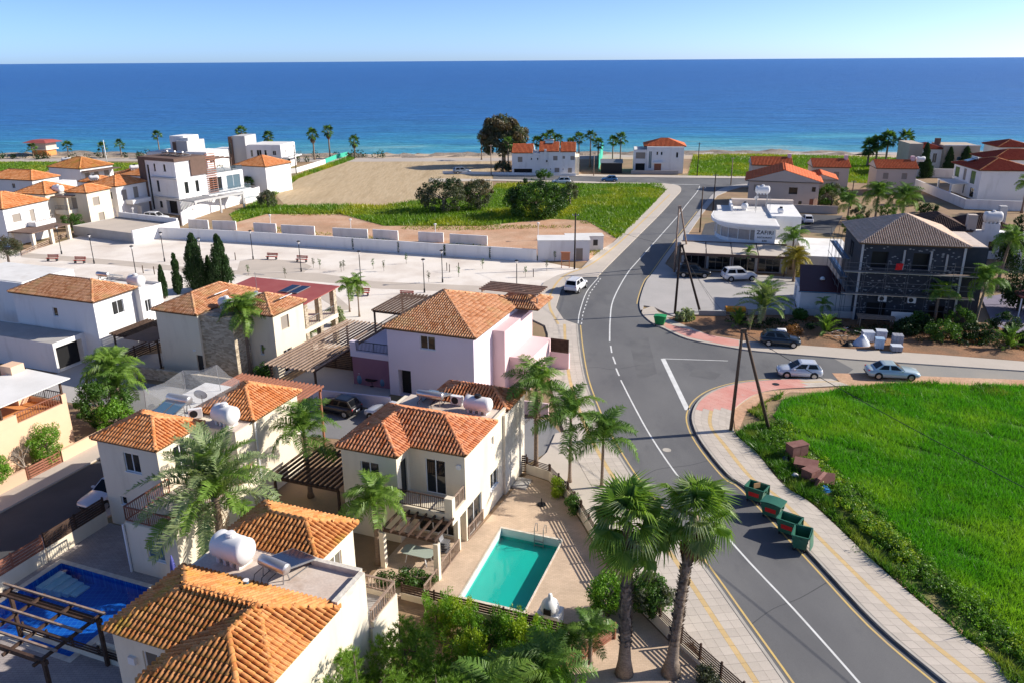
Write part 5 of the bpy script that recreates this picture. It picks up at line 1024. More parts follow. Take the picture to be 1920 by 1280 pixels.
# --- beige houses with scarlet roofs
a = R(-17); h = House('house', 'large beige gabled house with scarlet roof behind the restaurant', base=(46.6, 158.3), ang=a)
h.walls((.3, 13.4, .3, 12), 0, 5.3, 'beige_render', {'F': [(1.0, 2.6, 3.4, 4.6, 's'), (7.6, 9.2, 3.0, 4.3, 'k'), (11.8, 12.5, 3.6, 4.5, 'k'), (9.6, 10.2, .9, 1.7, 'k'), (11.6, 12.5, .1, 2.2, 'D')]}, trim='shutter')
roof(h, [dict(r=(-.4, 13.9, 0, 12.4), ze=5.4, open='FB', p=.30)], 'tile_scarlet', 0, tw=.3, tl=.6, gable='beige_render'); h.box('door_post', 'peach', 12.6, 13.1, -.1, .3, 0, 2.3)
for i, (b, w, d, ze, lb, sd) in enumerate((((53.8, 180.8), 9, 7, 5.6, 'beige house with scarlet roof seen above the big gable', 0), ((66.2, 177.3), 8, 7, 5.5, 'beige house with plain scarlet roof behind the green bush', 1), ((79.0, 174.6), 8.6, 7, 5.5, 'beige house with scarlet roof and two shuttered windows', 2))):
    h = simple_villa(lb, b, R(-10), w, d, ze, 'tile_scarlet', 'beige_render', {'F': [[(1, 2.2, 3.2, 4.4, 's')], [(4.4, 5.5, 3.2, 4.5, 's')], [(1.4, 2.5, 3.2, 4.5, 's'), (5.2, 6.3, 3.2, 4.5, 's')]][i]}, open_='LR', p=.40); h.box('chimney', 'pink', w-.9, w-.2, 3.0, 3.9, 6.2, 7.8)
h = simple_villa('low beige wing with scarlet roof joined behind the big gable', (59.5, 163.5), R(-17), 6.5, 8, 4.9, 'tile_scarlet', 'beige_render', open_='FB', p=.3)
water_tank((89.2, 176.5, 6.6), 0, 'white tank above the ridge of the beige house with two shuttered windows', 1.7, .5, rib=False)
# --- white villa with crimson roof and pool, right
a = R(-6); h = House('house', 'white villa with crimson hipped roof above a pool at the right', base=(95.9, 164.5), ang=a)
h.walls((.3, 11, .3, 13.5), 0, 6.1, 'white_render', {'L': [(.8, 3.0, 3.4, 5.5, 'e'), (5.0, 6.4, 3.2, 5.6, 's'), (8.6, 10.8, 3.0, 5.6, 'e'), (9.4, 11.2, .3, 2.2, 'w'), (6.0, 6.6, .5, 2.5, 'k')]}, trim='frame_dark')
roof(h, [dict(r=(-.3, 11.6, 0, 13.9), ze=6.2, p=.30)], 'tile_crimson', 0, tw=.32, tl=.6, capmat='tile_orange'); h.slab('porch_roof', 'white_render', (-3.2, .3, 5.5, 12.5), 2.6, 2.85)
for y in (5.8, 12.2): h.box('column', 'white_render', -3.1, -2.8, y-.15, y+.15, 0, 2.6)
solar_heater((*h.W(2.4, 9), 6.9), a+R(-90), 'solar heater with blue panel on the crimson roof', 2.0, .3)
wall_line('white_wall', 'long white wall descending from the pool of the crimson-roofed villa', [(92.3, 184), (88.8, 155.5), (96.5, 153), (112, 151.5)], 1.9, 'white_render', .25)
t = thing('swimming_pool', 'pale blue pool in front of the crimson-roofed villa', 'swimming pool', (92.6, 172, 0), a); MB().box(-1.6, 2.2, -3.5, 5, 0, .5).build('basin', 'white_render', t); MB().box(-1.4, 2.0, -3.3, 4.8, .502, .56).build('water', 'glass_blue', t)
h = House('house', 'white villa with crimson roof cut by the right edge', base=(107, 180), ang=R(-6)); h.walls((.3, 14, .3, 11), 0, 6.4, 'white_render', {'L': [(3, 5, 3.4, 5.5, 'w')]}); roof(h, [dict(r=(0, 14.4, 0, 11.4), ze=6.5, p=.30)], 'tile_crimson', 0, tw=.32, tl=.6, capmat='tile_orange')
a = R(-8); h = House('house', 'tan stone apartment villa with crimson roof and cypresses at the shore', base=(100.4, 205), ang=a)
h.walls((0, 3.2, 0, 9), 0, 7.6, 'tan_render'); h.walls((3.2, 8.2, 1.0, 9), 0, 6.2, 'white_render', {'F': [(3.0, 4.0, 2.8, 5.2, 'w')]}); h.walls((8.2, 16.5, -.4, 9), 0, 7.2, 'tan_render', {'F': [(3.2, 5.2, 3.6, 4.6, 'b'), (3.2, 5.2, 1.6, 2.8, 'b')]}); roof(h, [dict(r=(2.6, 8.6, .6, 9.4), ze=6.3, p=.32)], 'tile_crimson', 0, tw=.34, tl=.7)
h.box('chimney', 'brown_clad', 7.4, 8.6, 4, 5, 7.2, 8.6); h.box('coping', 'white_render', 8.1, 16.6, -.5, -.2, 7.202, 7.4)
wall_line('white_wall', 'white garden wall below the tan apartment villa', [(97.5, 200), (118, 196.5)], 2.2, 'white_render', .25)
h = House('house', 'white and tan villa with dark crimson roof at the far right shore', base=(123, 205), ang=R(-8)); h.walls((0, 8, 0, 9), 0, 6.6, 'white_render', {'F': [(2.2, 2.8, 2.6, 5.2, 'w'), (3.8, 4.4, 2.6, 5.2, 'w')]}); h.walls((8, 20, .5, 9), 0, 7.0, 'tan_render', {'F': [(2, 6, 2.6, 3.6, 'b')]}); roof(h, [dict(r=(-.5, 8.5, -.5, 9.5), ze=6.7, p=.3)], 'tile_crimson', 0, tw=.34, tl=.7, capmat='tile_orange')
# --- house behind the scaffolding
a = R(-13); h = House('house', 'white house with dark brown roof and big tank behind the scaffolding', base=(60.5, 116.5), ang=a)
h.walls((0, 13, 0, 9), 0, 4.0, 'white_render', {'F': [(9.5, 10.3, 1.2, 2.6, 'k'), (11, 12, .3, 2.3, 'w')]}); h.walls((12, 18, -6, 4), 0, 3.6, 'white_render', {'F': [(1.2, 2, 1, 2.2, 'k'), (3.5, 4.6, .2, 2.2, 'w')]}); roof(h, [dict(r=(-.4, 7, -.4, 9.4), ze=4.05), dict(r=(6, 13.4, 2, 9.4), ze=4.05)], 'tile_choc', 0, tw=.3, tl=.5, bed='brown_clad')
h.box('chimney', 'beige_render', 6.2, 7.4, -.2, .9, 4.05, 6.4); h.box('chimney', 'grey_render', 12.2, 13.2, 6, 7, 4.05, 6.8)
t = water_tank((*h.W(9.6, .6), 5.2), a, 'big white ribbed tank on a stand behind the scaffolded building', 2.2, .8); MB().box(-1.0, 1.0, -.6, .6, -1.2, 0).build('stand', 'white_render', t)

# ================================================================ building under construction
pm('insulation', (.034, .040, .052), (.045, .050, .062), 2, grain=.1); pm('plaster_spot', (.20, .21, .22), (.28, .28, .28), 3)
a = R(-13); h = House('construction_house', 'unfinished house in dark insulation boards with taupe hipped roof and scaffolding', base=(38.2, 85.5), ang=a)
h.walls((.35, 10.6, .3, 11.6), 0, 8.85, 'insulation', {'F': [(1.0, 2.7, 6.2, 8.0, 'h'), (5.2, 6.9, 6.2, 8.0, 'h'), (1.2, 3.2, .1, 2.2, 'h'), (7.6, 9.2, .1, 2.2, 'h')], 'L': [(4, 6, 6.0, 7.8, 'h')]}); h.walls((10.6, 13.2, 1.5, 10), 0, 8.6, 'insulation', top=True); h.slab('flat_roof', 'roof_felt', (10.7, 13.1, 1.6, 9.9), 8.602, 8.7)
rg = random.Random(3); m = h.mb()
for i in range(300):
    x = rg.uniform(.5, 10.4); z = rg.uniform(.3, 8.6)
    if any(x0-.1 < x-.35 < x1+.1 and z0-.1 < z < z1+.1 for x0, x1, z0, z1 in ((1.0, 2.7, 6.2, 8), (5.2, 6.9, 6.2, 8), (1.2, 3.2, 0, 2.2), (7.6, 9.2, 0, 2.2))): continue
    r_ = rg.uniform(.07, .14); m.quad((x-r_*1.4, .294, z), (x, .294, z-r_*.7), (x+r_*1.4, .294, z), (x, .294, z+r_*.7))
tag(m.build('plaster_dabs', 'plaster_spot', h.root), kind='stuff')
for x in (.3, 10.55): h.box('corner_bead', 'grey_render', x-.1, x+.12, .18, .292, 0, 8.8)
for x, z0, z1 in ((4.6, 6.1, 8.3), (7.3, 6.1, 8.3), (8.9, 6.1, 8.0)): h.box('pillar', 'concrete', x-.1, x+.1, .16, .29, z0, z1)
roof(h, [dict(r=(-.1, 10.95, -.1, 12.0), ze=8.95, apex=(5.4, 5.6, 11.3))], 'tile_taupe', 0, tw=.24, tl=.36)
pm('scaffold', (.13, .135, .15), rough=.5, metal=.4, grain=.05)
sc = thing('scaffolding', 'steel scaffolding with plank decks around the unfinished house', 'scaffolding', (38.2, 85.5, 0), a)
for x in (-1.4, .6, 2.8, 5.0, 7.2, 9.4, 11.6):
    for y in (-1.15, -.25): MB().tube([(x, y, 0), (x, y, 7.4 if y < -1 else 6.8)], .024, 6).build('standard', 'scaffold', sc)
for y in (1.5, 3.8, 6.1, 8.4, 10.7):
    for x in (-1.5, -.6): MB().tube([(x, y, 0), (x, y, 8.6)], .024, 6).build('standard', 'scaffold', sc)
for z in (3.4, 5.9):
    for k, (x0, x1) in enumerate(((-1.5, 1.7), (1.72, 4.9), (4.92, 8.1), (8.12, 11.9))):
        for j in range(3): MB().box(x0, x1, -1.12+.28*j, -.86+.28*j, z+.01*k, z+.05+.01*k).build('plank', 'tank_steel' if j < 2 else 'wood_grey', sc)
for z in (2.0, 4.4, 4.9, 6.5, 7.0): MB().bar((-1.5, -1.19, z), (11.8, -1.19, z), .04).build('ledger', 'scaffold', sc)
for z in (2.6, 4.7, 6.8):
    for j in range(2): MB().box(-1.45+.4*j, -1.08+.4*j, 1.3, 11, z, z+.05).build('plank', 'solar_blue' if j else 'scaffold', sc)
    MB().bar((-1.54, 1.3, z+.9), (-1.54, 11, z+.9), .04).build('ledger', 'scaffold', sc)
for k in range(5): MB().bar((-1.4+2.2*k, -1.2, 3.5 if k % 2 else 5.8), (.8+2.2*k, -1.2, 5.8 if k % 2 else 3.5), .03).build('brace', 'scaffold', sc)
p_ = Vector((38.2, 85.5, 0)); _c, _s = math.cos(a), math.sin(a); CW = lambda x, y, z=0: (38.2+x*_c-y*_s, 85.5+x*_s+y*_c, z)
pm('red_cloth', (.62, .02, .02), (.5, .015, .02), 3)
t = thing('red_jacket', 'red cloth hung on the upper scaffold rail', 'cloth', CW(3.9, -1.3, 6.4), a); MB().add([(-.35, 0, .0), (.3, -.05, .05), (.4, .02, .75), (-.3, .06, .7), (-.35, .14, .0), (.3, .12, .05), (.4, .1, .75), (-.3, .12, .7), (0, -.12, .4)], [(0, 1, 8), (1, 2, 8), (2, 3, 8), (3, 0, 8), (7, 6, 5, 4), (0, 4, 5, 1), (2, 6, 7, 3), (1, 5, 6, 2), (3, 7, 4, 0)]).build('cloth', 'red_cloth', t)
for k, x in enumerate((3.0, 6.0)): ac_unit(CW(x, .0, 2.45), a, ('left' if k == 0 else 'right')+' air conditioner on the dark wall of the unfinished house')
t = thing('site_board', 'large white board leaning at the foot of the unfinished house', 'board', CW(4.9, -1.5, .6), a); MB().box(-1.1, 1.1, -.03, .03, 0, 1.2).build('panel', 'roof_white', t); MB().box(-1.15, 1.15, -.05, -.031, -.02, .04).build('edge', 'metal_grey', t)
sh = House('shed', 'white shed with dark red sheet roof beside the scaffolding', 'shed', base=CW(-5.3, 2.4)[:2], ang=a); sh.walls((0, 6.3, 0, 6), 0, 2.6, 'white_render', {'L': [(1, 2, .1, 2, 'h')]})
_m = sh.mb(); _m.add([(-.2, -.3, 2.62), (4.9, -.3, 2.62), (3.6, 6.3, 4.1), (.4, 6.3, 4.1), (-.2, -.3, 2.72), (4.9, -.3, 2.72), (3.6, 6.3, 4.2), (.4, 6.3, 4.2)], [(3, 2, 1, 0), (4, 5, 6, 7), (0, 1, 5, 4), (1, 2, 6, 5), (2, 3, 7, 6), (3, 0, 4, 7)]); _m.build('roof', 'dark_red_sheet', sh.root); sh.box('gutter', 'solar_blue', -.3, 6.4, -.4, -.301, 2.5, 2.64); sh.box('roof_deck', 'metal_grey', 4.9, 6.3, -.1, 6, 2.602, 2.68)
_p = sh.mb(); _p.lathe([(.3, 0), (.28, .2), (.12, .34), (.02, .36)], 14, (2.6, 2.6, 3.35)); _p.build('vent_dome', 'tank_white', sh.root, True)
t = thing('building_annex', 'low white annex with striped awning between restaurant and scaffolding', 'annex', (39.8, 104.5, 0), a); MB().box(0, 6, 0, 7, 0, 3).build('wall', 'white_render', t); MB().box(6, 9.5, -2, 6, 2.7, 2.85).build('awning', 'awning', t); MB().box(-.2, 6.2, 7, 13, 2.6, 2.8).build('sheet_roof', 'roof_white', t)
for x, y in ((6.2, -1.8), (9.3, -1.8), (9.3, 5.8)): MB().box(x-.06, x+.06, y-.06, y+.06, 0, 2.7).build('post', 'metal_grey', t)

# ================================================================ restaurant
a = R(-12); h = House('restaurant', 'white restaurant with curved roof slab, glazed front and brown awnings', 'restaurant', base=(24, 109.5), ang=a)
gf = [(.3+i*3.35, 3.2+i*3.35, .1, 2.6, 'm') for i in range(4)]
h.walls((0, 14.2, .0, 9), 0, 3.1, 'grey_render', {'F': gf}, trim='shutter'); h.slab('upper_terrace', 'roof_white', (0.1, 14.1, 2.9, 8.9), 3.102, 3.2)
for i in range(4):
    x0, x1 = -.2+i*3.45, 3.1+i*3.45; _m = h.mb(); _m.add([(x0, -2.3, 2.85), (x1, -2.3, 2.85), (x1, 2.8, 3.32), (x0, 2.8, 3.32), (x0, -2.3, 2.93), (x1, -2.3, 2.93), (x1, 2.8, 3.40), (x0, 2.8, 3.40)], [(3, 2, 1, 0), (4, 5, 6, 7), (0, 1, 5, 4), (1, 2, 6, 5), (2, 3, 7, 6), (3, 0, 4, 7)]); _m.build('awning', 'awning', h.root)
    h.box('post', 'brown_clad', x0-.12, x0+.02, -2.25, -2.1, 0, 2.85)
h.box('beam', 'brown_clad', -.4, 13.7, -2.45, -2.301, 2.6, 2.95); h.box('beam', 'brown_clad', -.2, 14.2, 2.801, 3.0, 3.25, 3.5); h.box('post', 'brown_clad', 13.5, 13.7, -2.25, -2.1, 0, 2.85)
# curved upper floor
cur = [(4.9, 12.5), (4.6, 10.0), (4.75, 8.0), (5.3, 6.3), (6.3, 5.1), (7.6, 4.35), (9.2, 3.9), (12.4, 3.5)]
m = h.mb(); g = h.mb(); fr = h.mb()
for i, (p, q) in enumerate(zip(cur, cur[1:])):
    m.quad((p[0], p[1], 3.2), (q[0], q[1], 3.2), (q[0], q[1], 3.75), (p[0], p[1], 3.75)); m.quad((p[0], p[1], 5.15), (q[0], q[1], 5.15), (q[0], q[1], 5.6), (p[0], p[1], 5.6))
    if i == len(cur)-2: q0 = (p[0]+.6*(q[0]-p[0]), p[1]+.6*(q[1]-p[1])); m.quad((q0[0], q0[1], 3.75), (q[0], q[1], 3.75), (q[0], q[1], 5.15), (q0[0], q0[1], 5.15)); q = q0
    g.quad((p[0], p[1], 3.75), (q[0], q[1], 3.75), (q[0], q[1], 5.15), (p[0], p[1], 5.15)); fr.box(p[0]-.05, p[0]+.05, p[1]-.09, p[1]+.01, 3.75, 5.15)
m.quad((12.4, 3.5, 3.2), (12.4, 12, 3.2), (12.4, 12, 5.6), (12.4, 3.5, 5.6)); m.build('curved_wall', 'white_render', h.root); pm('curtain_glass', (.34, .33, .32), (.28, .27, .27), 2, rough=.25, spec=.5); g.build('curved_window', 'curtain_glass', h.root); fr.build('window_frame', 'frame_white', h.root)
sl = [(4.3, 13.5), (3.9, 10.0), (4.1, 7.6), (4.8, 5.6), (6.0, 4.3), (7.5, 3.5), (9.2, 3.0), (13.0, 2.5), (13.0, 13.5)]
m = h.mb(); m.prism(sl, 5.6, 6.05); m.build('curved_slab', 'white_render', h.root); m = h.mb(); m.prism([((x-9)*.95+9, (y-9)*.95+9) for x, y in sl], 6.052, 6.08); m.build('slab_deck', 'roof_white', h.root)
h.walls((12.41, 16.6, 8.5, 20), 0, 6.4, 'white_render'); h.walls((7.2, 16.61, 19, 20.3), 0, 7.0, 'beige_render'); h.box('parapet', 'white_render', 6.9, 7.2, 13.5, 20, 5.6, 6.8); h.slab('roof_deck', 'roof_white', (5, 12.4, 12, 19), 5.4, 6.02); h.box('wall', 'white_render', 5.0, 12.4, 12.2, 19, 0, 5.39)
# name on the wall
def sign_text(txt, size, loc, rot, parent, mat, name='lettering', ext=.02):
    c = bpy.data.curves.new(name, 'FONT'); c.body = txt; c.size = size; c.extrude = ext; c.offset = size*.012; c.space_character = 1.08; c.align_x = 'CENTER'; c.align_y = 'CENTER'; c.resolution_u = 2
    o0 = bpy.data.objects.new(name, c); COL.objects.link(o0); bpy.context.view_layer.update()
    me = bpy.data.meshes.new_from_object(o0.evaluated_get(bpy.context.evaluated_depsgraph_get())); bpy.data.objects.remove(o0); bpy.data.curves.remove(c)
    o = link(name, me, mat, parent); me.materials.clear(); me.materials.append(MATS[mat]); o.location = loc; o.rotation_euler = rot; return o
pm('paper_white', (.88, .88, .88), grain=.02)
sg = thing('wall_sign', 'white restaurant sign with dark lettering at the end of the curved window', 'sign', (*h.W(11.3, 3.35), 3.25), a-R(5)); MB().box(-1.5, 1.3, -.06, .02, 0, 2.3).build('board', 'paper_white', sg)
for tx, sz, z in (('ZAFIRI', .74, 1.68), ('RESTAURANT', .31, .98), ('BAR', .34, .50)): sign_text(tx, sz, (-.1, -.07, z), (R(90), 0, 0), sg, 'plastic_black')
t = water_tank((*h.W(11.6, 17), 8.2), a, 'white tank raised on a steel stand above the restaurant roof', 1.9, .6); [MB().tube([(x, y, -2.1), (x, y, .02)], .04, 6).build('stand_leg', 'metal_grey', t) for x in (-.8, .8) for y in (-.4, .4)]
water_tank((*h.W(9.0, 15), 6.05), a+R(80), 'small white drum tank on the restaurant roof deck', .8, .5, rib=False); water_tank((*h.W(13.9, 11), 6.4), a, 'small low white tank at the right of the restaurant roof', .7, .35, rib=False)
t = thing('roof_frame', 'steel pipe frame standing on the restaurant roof', 'frame', (*h.W(11.5, 13.5), 6.05), a)
for x in (-1, 1):
    for y in (-.8, .8): MB().tube([(x, y, 0), (x, y, 2.2)], .03, 6).build('pole', 'metal_grey', t)
for y in (-.8, .8): MB().bar((-1, y, 2.2), (1, y, 2.2), .04).build('rail', 'metal_grey', t)
dish((*h.W(10.6, 15.5), 7.2), a+R(200), 'dish beside the raised tank of the restaurant', .35)
wall_line('garden_wall', 'beige wall behind the small car park of the restaurant', [(53.80,153.39),(62.08,150.82)], 1.5, 'beige_render', .2)
t = thing('open_shelter', 'dark red canopy and violet paving at the right edge', 'shelter', (*(56.95,85.51), 0), R(-13)); MB().box(0, 7, 0, 6, 2.5, 2.65).build('roof', 'dark_red_sheet', t); [MB().box(x-.06, x+.06, y-.06, y+.06, 0, 2.5).build('post', 'frame_white', t) for x, y in ((.2, .2), (.2, 5.8), (6.8, .2))]
pm('violet_paving', (.20, .18, .24), (.24, .21, .27), .8, grain=.08); sheet('paved_yard', [(57.80,94.04),(65.80,97.45),(69.81,91.48),(60.63,78.19),(54.04,78.32),(53.19,83.67)], .13, 'violet_paving')


# ================================================================ plants
leafmat('palm_green', (.075, .17, .025), (.17, .29, .055)); leafmat('palm_lime', (.13, .25, .03), (.24, .36, .07)); leafmat('palm_blue', (.17, .25, .10), (.34, .40, .20)); leafmat('palm_dark', (.02, .055, .012), (.05, .10, .02))
leafmat('palm_yellow', (.36, .28, .05), (.28, .26, .04)); leafmat('palm_dead', (.16, .095, .05), (.24, .15, .08), trans=.15)
leafmat('leaf_mid', (.04, .11, .015), (.10, .20, .03)); leafmat('leaf_dark', (.012, .04, .010), (.03, .07, .016)); leafmat('leaf_bright', (.10, .25, .018), (.21, .38, .04)); leafmat('leaf_lime', (.24, .38, .018), (.38, .48, .04))
leafmat('leaf_olive', (.07, .09, .05), (.13, .14, .08)); leafmat('leaf_brown', (.10, .08, .045), (.17, .13, .07)); leafmat('cypress', (.018, .05, .012), (.04, .085, .02), trans=.2); leafmat('pine', (.10, .21, .022), (.22, .36, .05)); leafmat('dry_leaf', (.32, .15, .05), (.24, .12, .05)); leafmat('cactus', (.20, .26, .12), (.30, .34, .18))
leafmat('field_grass', (.055, .25, .010), (.12, .36, .018), (.24, .43, .03), .45, .13); leafmat('meadow_grass', (.10, .22, .015), (.19, .31, .025), (.40, .40, .03), .35, .05); leafmat('weeds', (.045, .14, .012), (.10, .24, .025), (.24, .30, .05), .35, .3)
leafmat('hill_grass', (.20, .25, .03), (.30, .32, .05), (.36, .30, .10), .3, .1)
pm('palm_trunk', (.30, .22, .16), (.22, .16, .12), 2, stretch=(1, 1, 9), lo=.4, hi=.6, grain=.2, gsc=15, bump=.6, bsc=12, bd=.05); pm('fan_trunk', (.33, .26, .20), (.20, .155, .12), 4, stretch=(1, 1, 3), grain=.3, gsc=18, bump=.8, bsc=14, bd=.06); pm('bark', (.16, .12, .09), (.10, .075, .06), 3, grain=.2, bump=.5); pm('pale_bark', (.38, .32, .26), (.28, .23, .19), 3, grain=.2)
def nrmz(a): return a/np.maximum(np.linalg.norm(a, axis=-1, keepdims=True), 1e-9)
def frond(name, L, rise, drop, n, ll, lw, hang, fwd, mat, seed=0, vee=.2):
    """one feather leaf growing along +x: rachis and two rows of leaflets"""
    rg = np.random.default_rng(seed); t = np.linspace(0, 1, 12); px = L*(t-.13*drop*t**3); pz = L*(rise*t-drop*t**2.2); V = []; F = []
    for i in range(11):
        w0, w1 = .035*(1-t[i]*.8), .035*(1-t[i+1]*.8); b = len(V)
        V += [(px[i], -w0, pz[i]), (px[i], w0, pz[i]), (px[i+1], w1, pz[i+1]), (px[i+1], -w1, pz[i+1])]; F.append((b, b+1, b+2, b+3))
    for k in range(n):
        u = .12+.88*k/(n-1); x = np.interp(u, t, px); z = np.interp(u, t, pz); i = min(int(u*11), 10); tx, tz = px[i+1]-px[i], pz[i+1]-pz[i]; q = math.hypot(tx, tz); tx /= q; tz /= q
        l = ll*(.35+.65*math.sin(math.pi*min(1, .12+.80*u)))*(.8 if u > .9 else 1)
        for sd in (-1, 1):
            j = rg.normal(0, .12, 3); hg = hang*rg.uniform(.6, 1.3)
            d = np.array([tx*fwd+j[0], sd*.9+j[1], tz*fwd+vee*rg.uniform(.2, 1.8)+j[2]]); d /= np.linalg.norm(d)
            m = np.array([x, 0, z])+d*l*.5; e = m+np.array([d[0]*.5, d[1]*.5, d[2]*.5-hg])*l*.55; b = len(V); wv = np.array([tx, 0, tz])*lw
            o = np.array([x, 0, z]); V += [tuple(o-wv*.4), tuple(o+wv*.4), tuple(m+wv*.6), tuple(m-wv*.6), tuple(e)]
            F += [(b, b+1, b+2, b+3), (b+3, b+2, b+4, b+4)]
    me = bpy.data.meshes.new(name); me.from_pydata([tuple(v) for v in V], [], [f if f[2] != f[3] else f[:3] for f in F]); me.update(); me.materials.append(MATS[mat]); return me
def fanleaf(name, pet, rad, n, droop, mat, seed=0):
    """one fan leaf: stalk along +x, then a pleated fan whose tips split and hang"""
    rg = np.random.default_rng(seed); V = [(0, -.025, 0), (0, .025, 0), (pet, .015, pet*.12), (pet, -.015, pet*.12)]; F = [(0, 1, 2, 3)]; z0 = pet*.12
    for k in range(n):
        a0 = math.radians(-125+250*k/n); a1 = math.radians(-125+250*(k+1)/n); am = (a0+a1)/2; r = rad*rg.uniform(.85, 1.08)*(1-.18*abs(am)/2.2); b = len(V); z = .03*(1 if k % 2 else -1)
        r2 = r*.62; d = droop*rg.uniform(.5, 1.4)
        V += [(pet, 0, z0), (pet+r2*math.cos(a0), r2*math.sin(a0), z0-.10*r2+.03), (pet+r2*math.cos(am), r2*math.sin(am), z0-.10*r2-.03), (pet+r2*math.cos(a1), r2*math.sin(a1), z0-.10*r2+.03), (pet+r*math.cos(am)*.97, r*math.sin(am)*.97, z0-.12*r-d*rad)]
        F += [(b, b+1, b+2), (b, b+2, b+3), (b+1, b+4, b+2), (b+2, b+4, b+3)]
    me = bpy.data.meshes.new(name); me.from_pydata(V, [], F); me.update(); me.materials.append(MATS[mat]); return me
FR = {'queen': [frond('frond', 2.6, .75, .95, 74, .85, .036, .75, .45, 'palm_green', i) for i in (1, 2)]+[frond('frond', 2.5, .8, 1.0, 74, .85, .036, .8, .45, 'palm_lime', 3)],
      'lime': [frond('frond', 2.4, .8, 1.05, 74, .85, .04, .85, .45, 'palm_lime', i) for i in (4, 5)],
      'date': [frond('frond', 3.4, .55, .75, 70, .66, .045, .18, .75, 'palm_blue', i, .35) for i in (6, 7)]+[frond('frond', 3.3, .6, .7, 70, .66, .045, .18, .75, 'palm_lime', 8, .35)],
      'yellow': [frond('frond', 2.4, .75, 1.0, 54, .8, .055, .8, .45, 'palm_yellow', i) for i in (9, 10)],
      'cycad': [frond('frond', 1.3, .6, .55, 34, .28, .025, .1, .7, 'palm_green', i, .3) for i in (11, 12)]+[frond('frond', 1.3, .6, .5, 34, .28, .025, .1, .7, 'palm_lime', 13, .3)],
      'fan': [fanleaf('fan_leaf', 1.0, 1.05, 30, .5, 'palm_lime', 14), fanleaf('fan_leaf', .95, 1.0, 30, .5, 'palm_lime', 15), fanleaf('fan_leaf', .9, .95, 28, .42, 'palm_lime', 16), fanleaf('fan_leaf', 1.0, .95, 28, .6, 'palm_blue', 22)],
      'fardark': [fanleaf('fan_leaf', .9, .95, 18, .3, m, 17) for m in ('palm_dark', 'palm_green')]}
DEADFAN = fanleaf('dead_leaf', .7, .9, 18, .5, 'palm_dead', 20); DEADFR = frond('dead_frond', 2.0, .2, .9, 30, .5, .03, .9, .4, 'palm_dead', 21)
def palm(kind, base, h, label, r=.14, scale=1., nf=16, group=None, lean=(0, 0), seed=0, lo=-35, hi=80, dead=0, trunk='palm_trunk', name='palm_tree', flare=1.6):
    rg = random.Random(seed*7+int(h*100)); t = thing(name, label, 'palm', (base[0], base[1], 0), 0, group)
    n = 10; pts = [(lean[0]*(k/n)**1.5, lean[1]*(k/n)**1.5, h*k/n) for k in range(n+1)]; rs = [r*(flare if k == 0 else (1.15 if k == 1 else 1.0-.25*k/n)) for k in range(n+1)]
    m = MB(); m.tube(pts, rs, 10); m.build('trunk', trunk, t, True); top = pts[-1]; F = FR[kind]
    if kind in ('queen', 'lime', 'yellow'): nf = int(nf*1.2); scale *= 1.12
    for k in range(nf):
        u = (k+.5)/nf; el = math.radians(lo+(hi-lo)*(1-u)**.8+rg.uniform(-8, 8)); az = k*2.39996+rg.uniform(-.25, .25); s = scale*rg.uniform(.85, 1.1)
        inst('frond' if kind not in ('fan', 'fardark') else 'fan_leaf', F[rg.randrange(len(F))], t, (top[0], top[1], top[2]-.25*u*scale), (rg.uniform(-.5, .5), -el, az), s)
    for k in range(dead): inst('dead_leaf', DEADFAN if kind in ('fan', 'fardark') else DEADFR, t, (top[0], top[1], top[2]-.5-.9*(k % 3)/3*scale), (rg.uniform(-.4, .4), math.radians(rg.uniform(50, 80)), k*2.4), scale*rg.uniform(.7, .95))
    return t
def leaves(P, N, size, rg, aspect=.6, up=0.):
    """one quad leaf at each point"""
    n = len(P); N = nrmz(N+rg.normal(0, .45, (n, 3))); A = nrmz(np.cross(N, rg.normal(0, 1, (n, 3)))); 
    if up: A = nrmz(A*(1-up)+np.array([0, 0, 1.])*up); N = nrmz(np.cross(A, rg.normal(0, 1, (n, 3))))
    B = np.cross(N, A); s = (size*rg.uniform(.65, 1.35, n))[:, None]
    V = np.stack([P-A*s, P-B*s*aspect, P+A*s, P+B*s*aspect], 1).reshape(-1, 3); return V, np.arange(4*n).reshape(n, 4)
def cloud(name, seed, centers, radii, per, size, mat, aspect=.6, up=0., flat=1.):
    rg = np.random.default_rng(seed); C = np.repeat(np.asarray(centers, float), per, 0); Rr = np.repeat(np.asarray(radii, float), per)
    D = nrmz(rg.normal(0, 1, C.shape)); P = C+D*(Rr*rg.uniform(.55, 1.0, len(C)))[:, None]*np.array([1, 1, flat]); V, F = leaves(P, D, size, rg, aspect, up)
    me = npmesh(name, V, F); me.materials.append(MATS[mat]); return me
def crown_pts(seed, n, rx, ry, rz, z0, clump, bottom=-.5):
    rg = np.random.default_rng(seed); c = []
    while len(c) < n:
        d = rg.normal(0, 1, 3); d /= np.linalg.norm(d)
        if d[2] < bottom: continue
        k = rg.uniform(.45, 1)**.5; c.append((d[0]*rx*k, d[1]*ry*k, z0+d[2]*rz*k))
    return np.array(c), rg.uniform(.6, 1.3, n)*clump
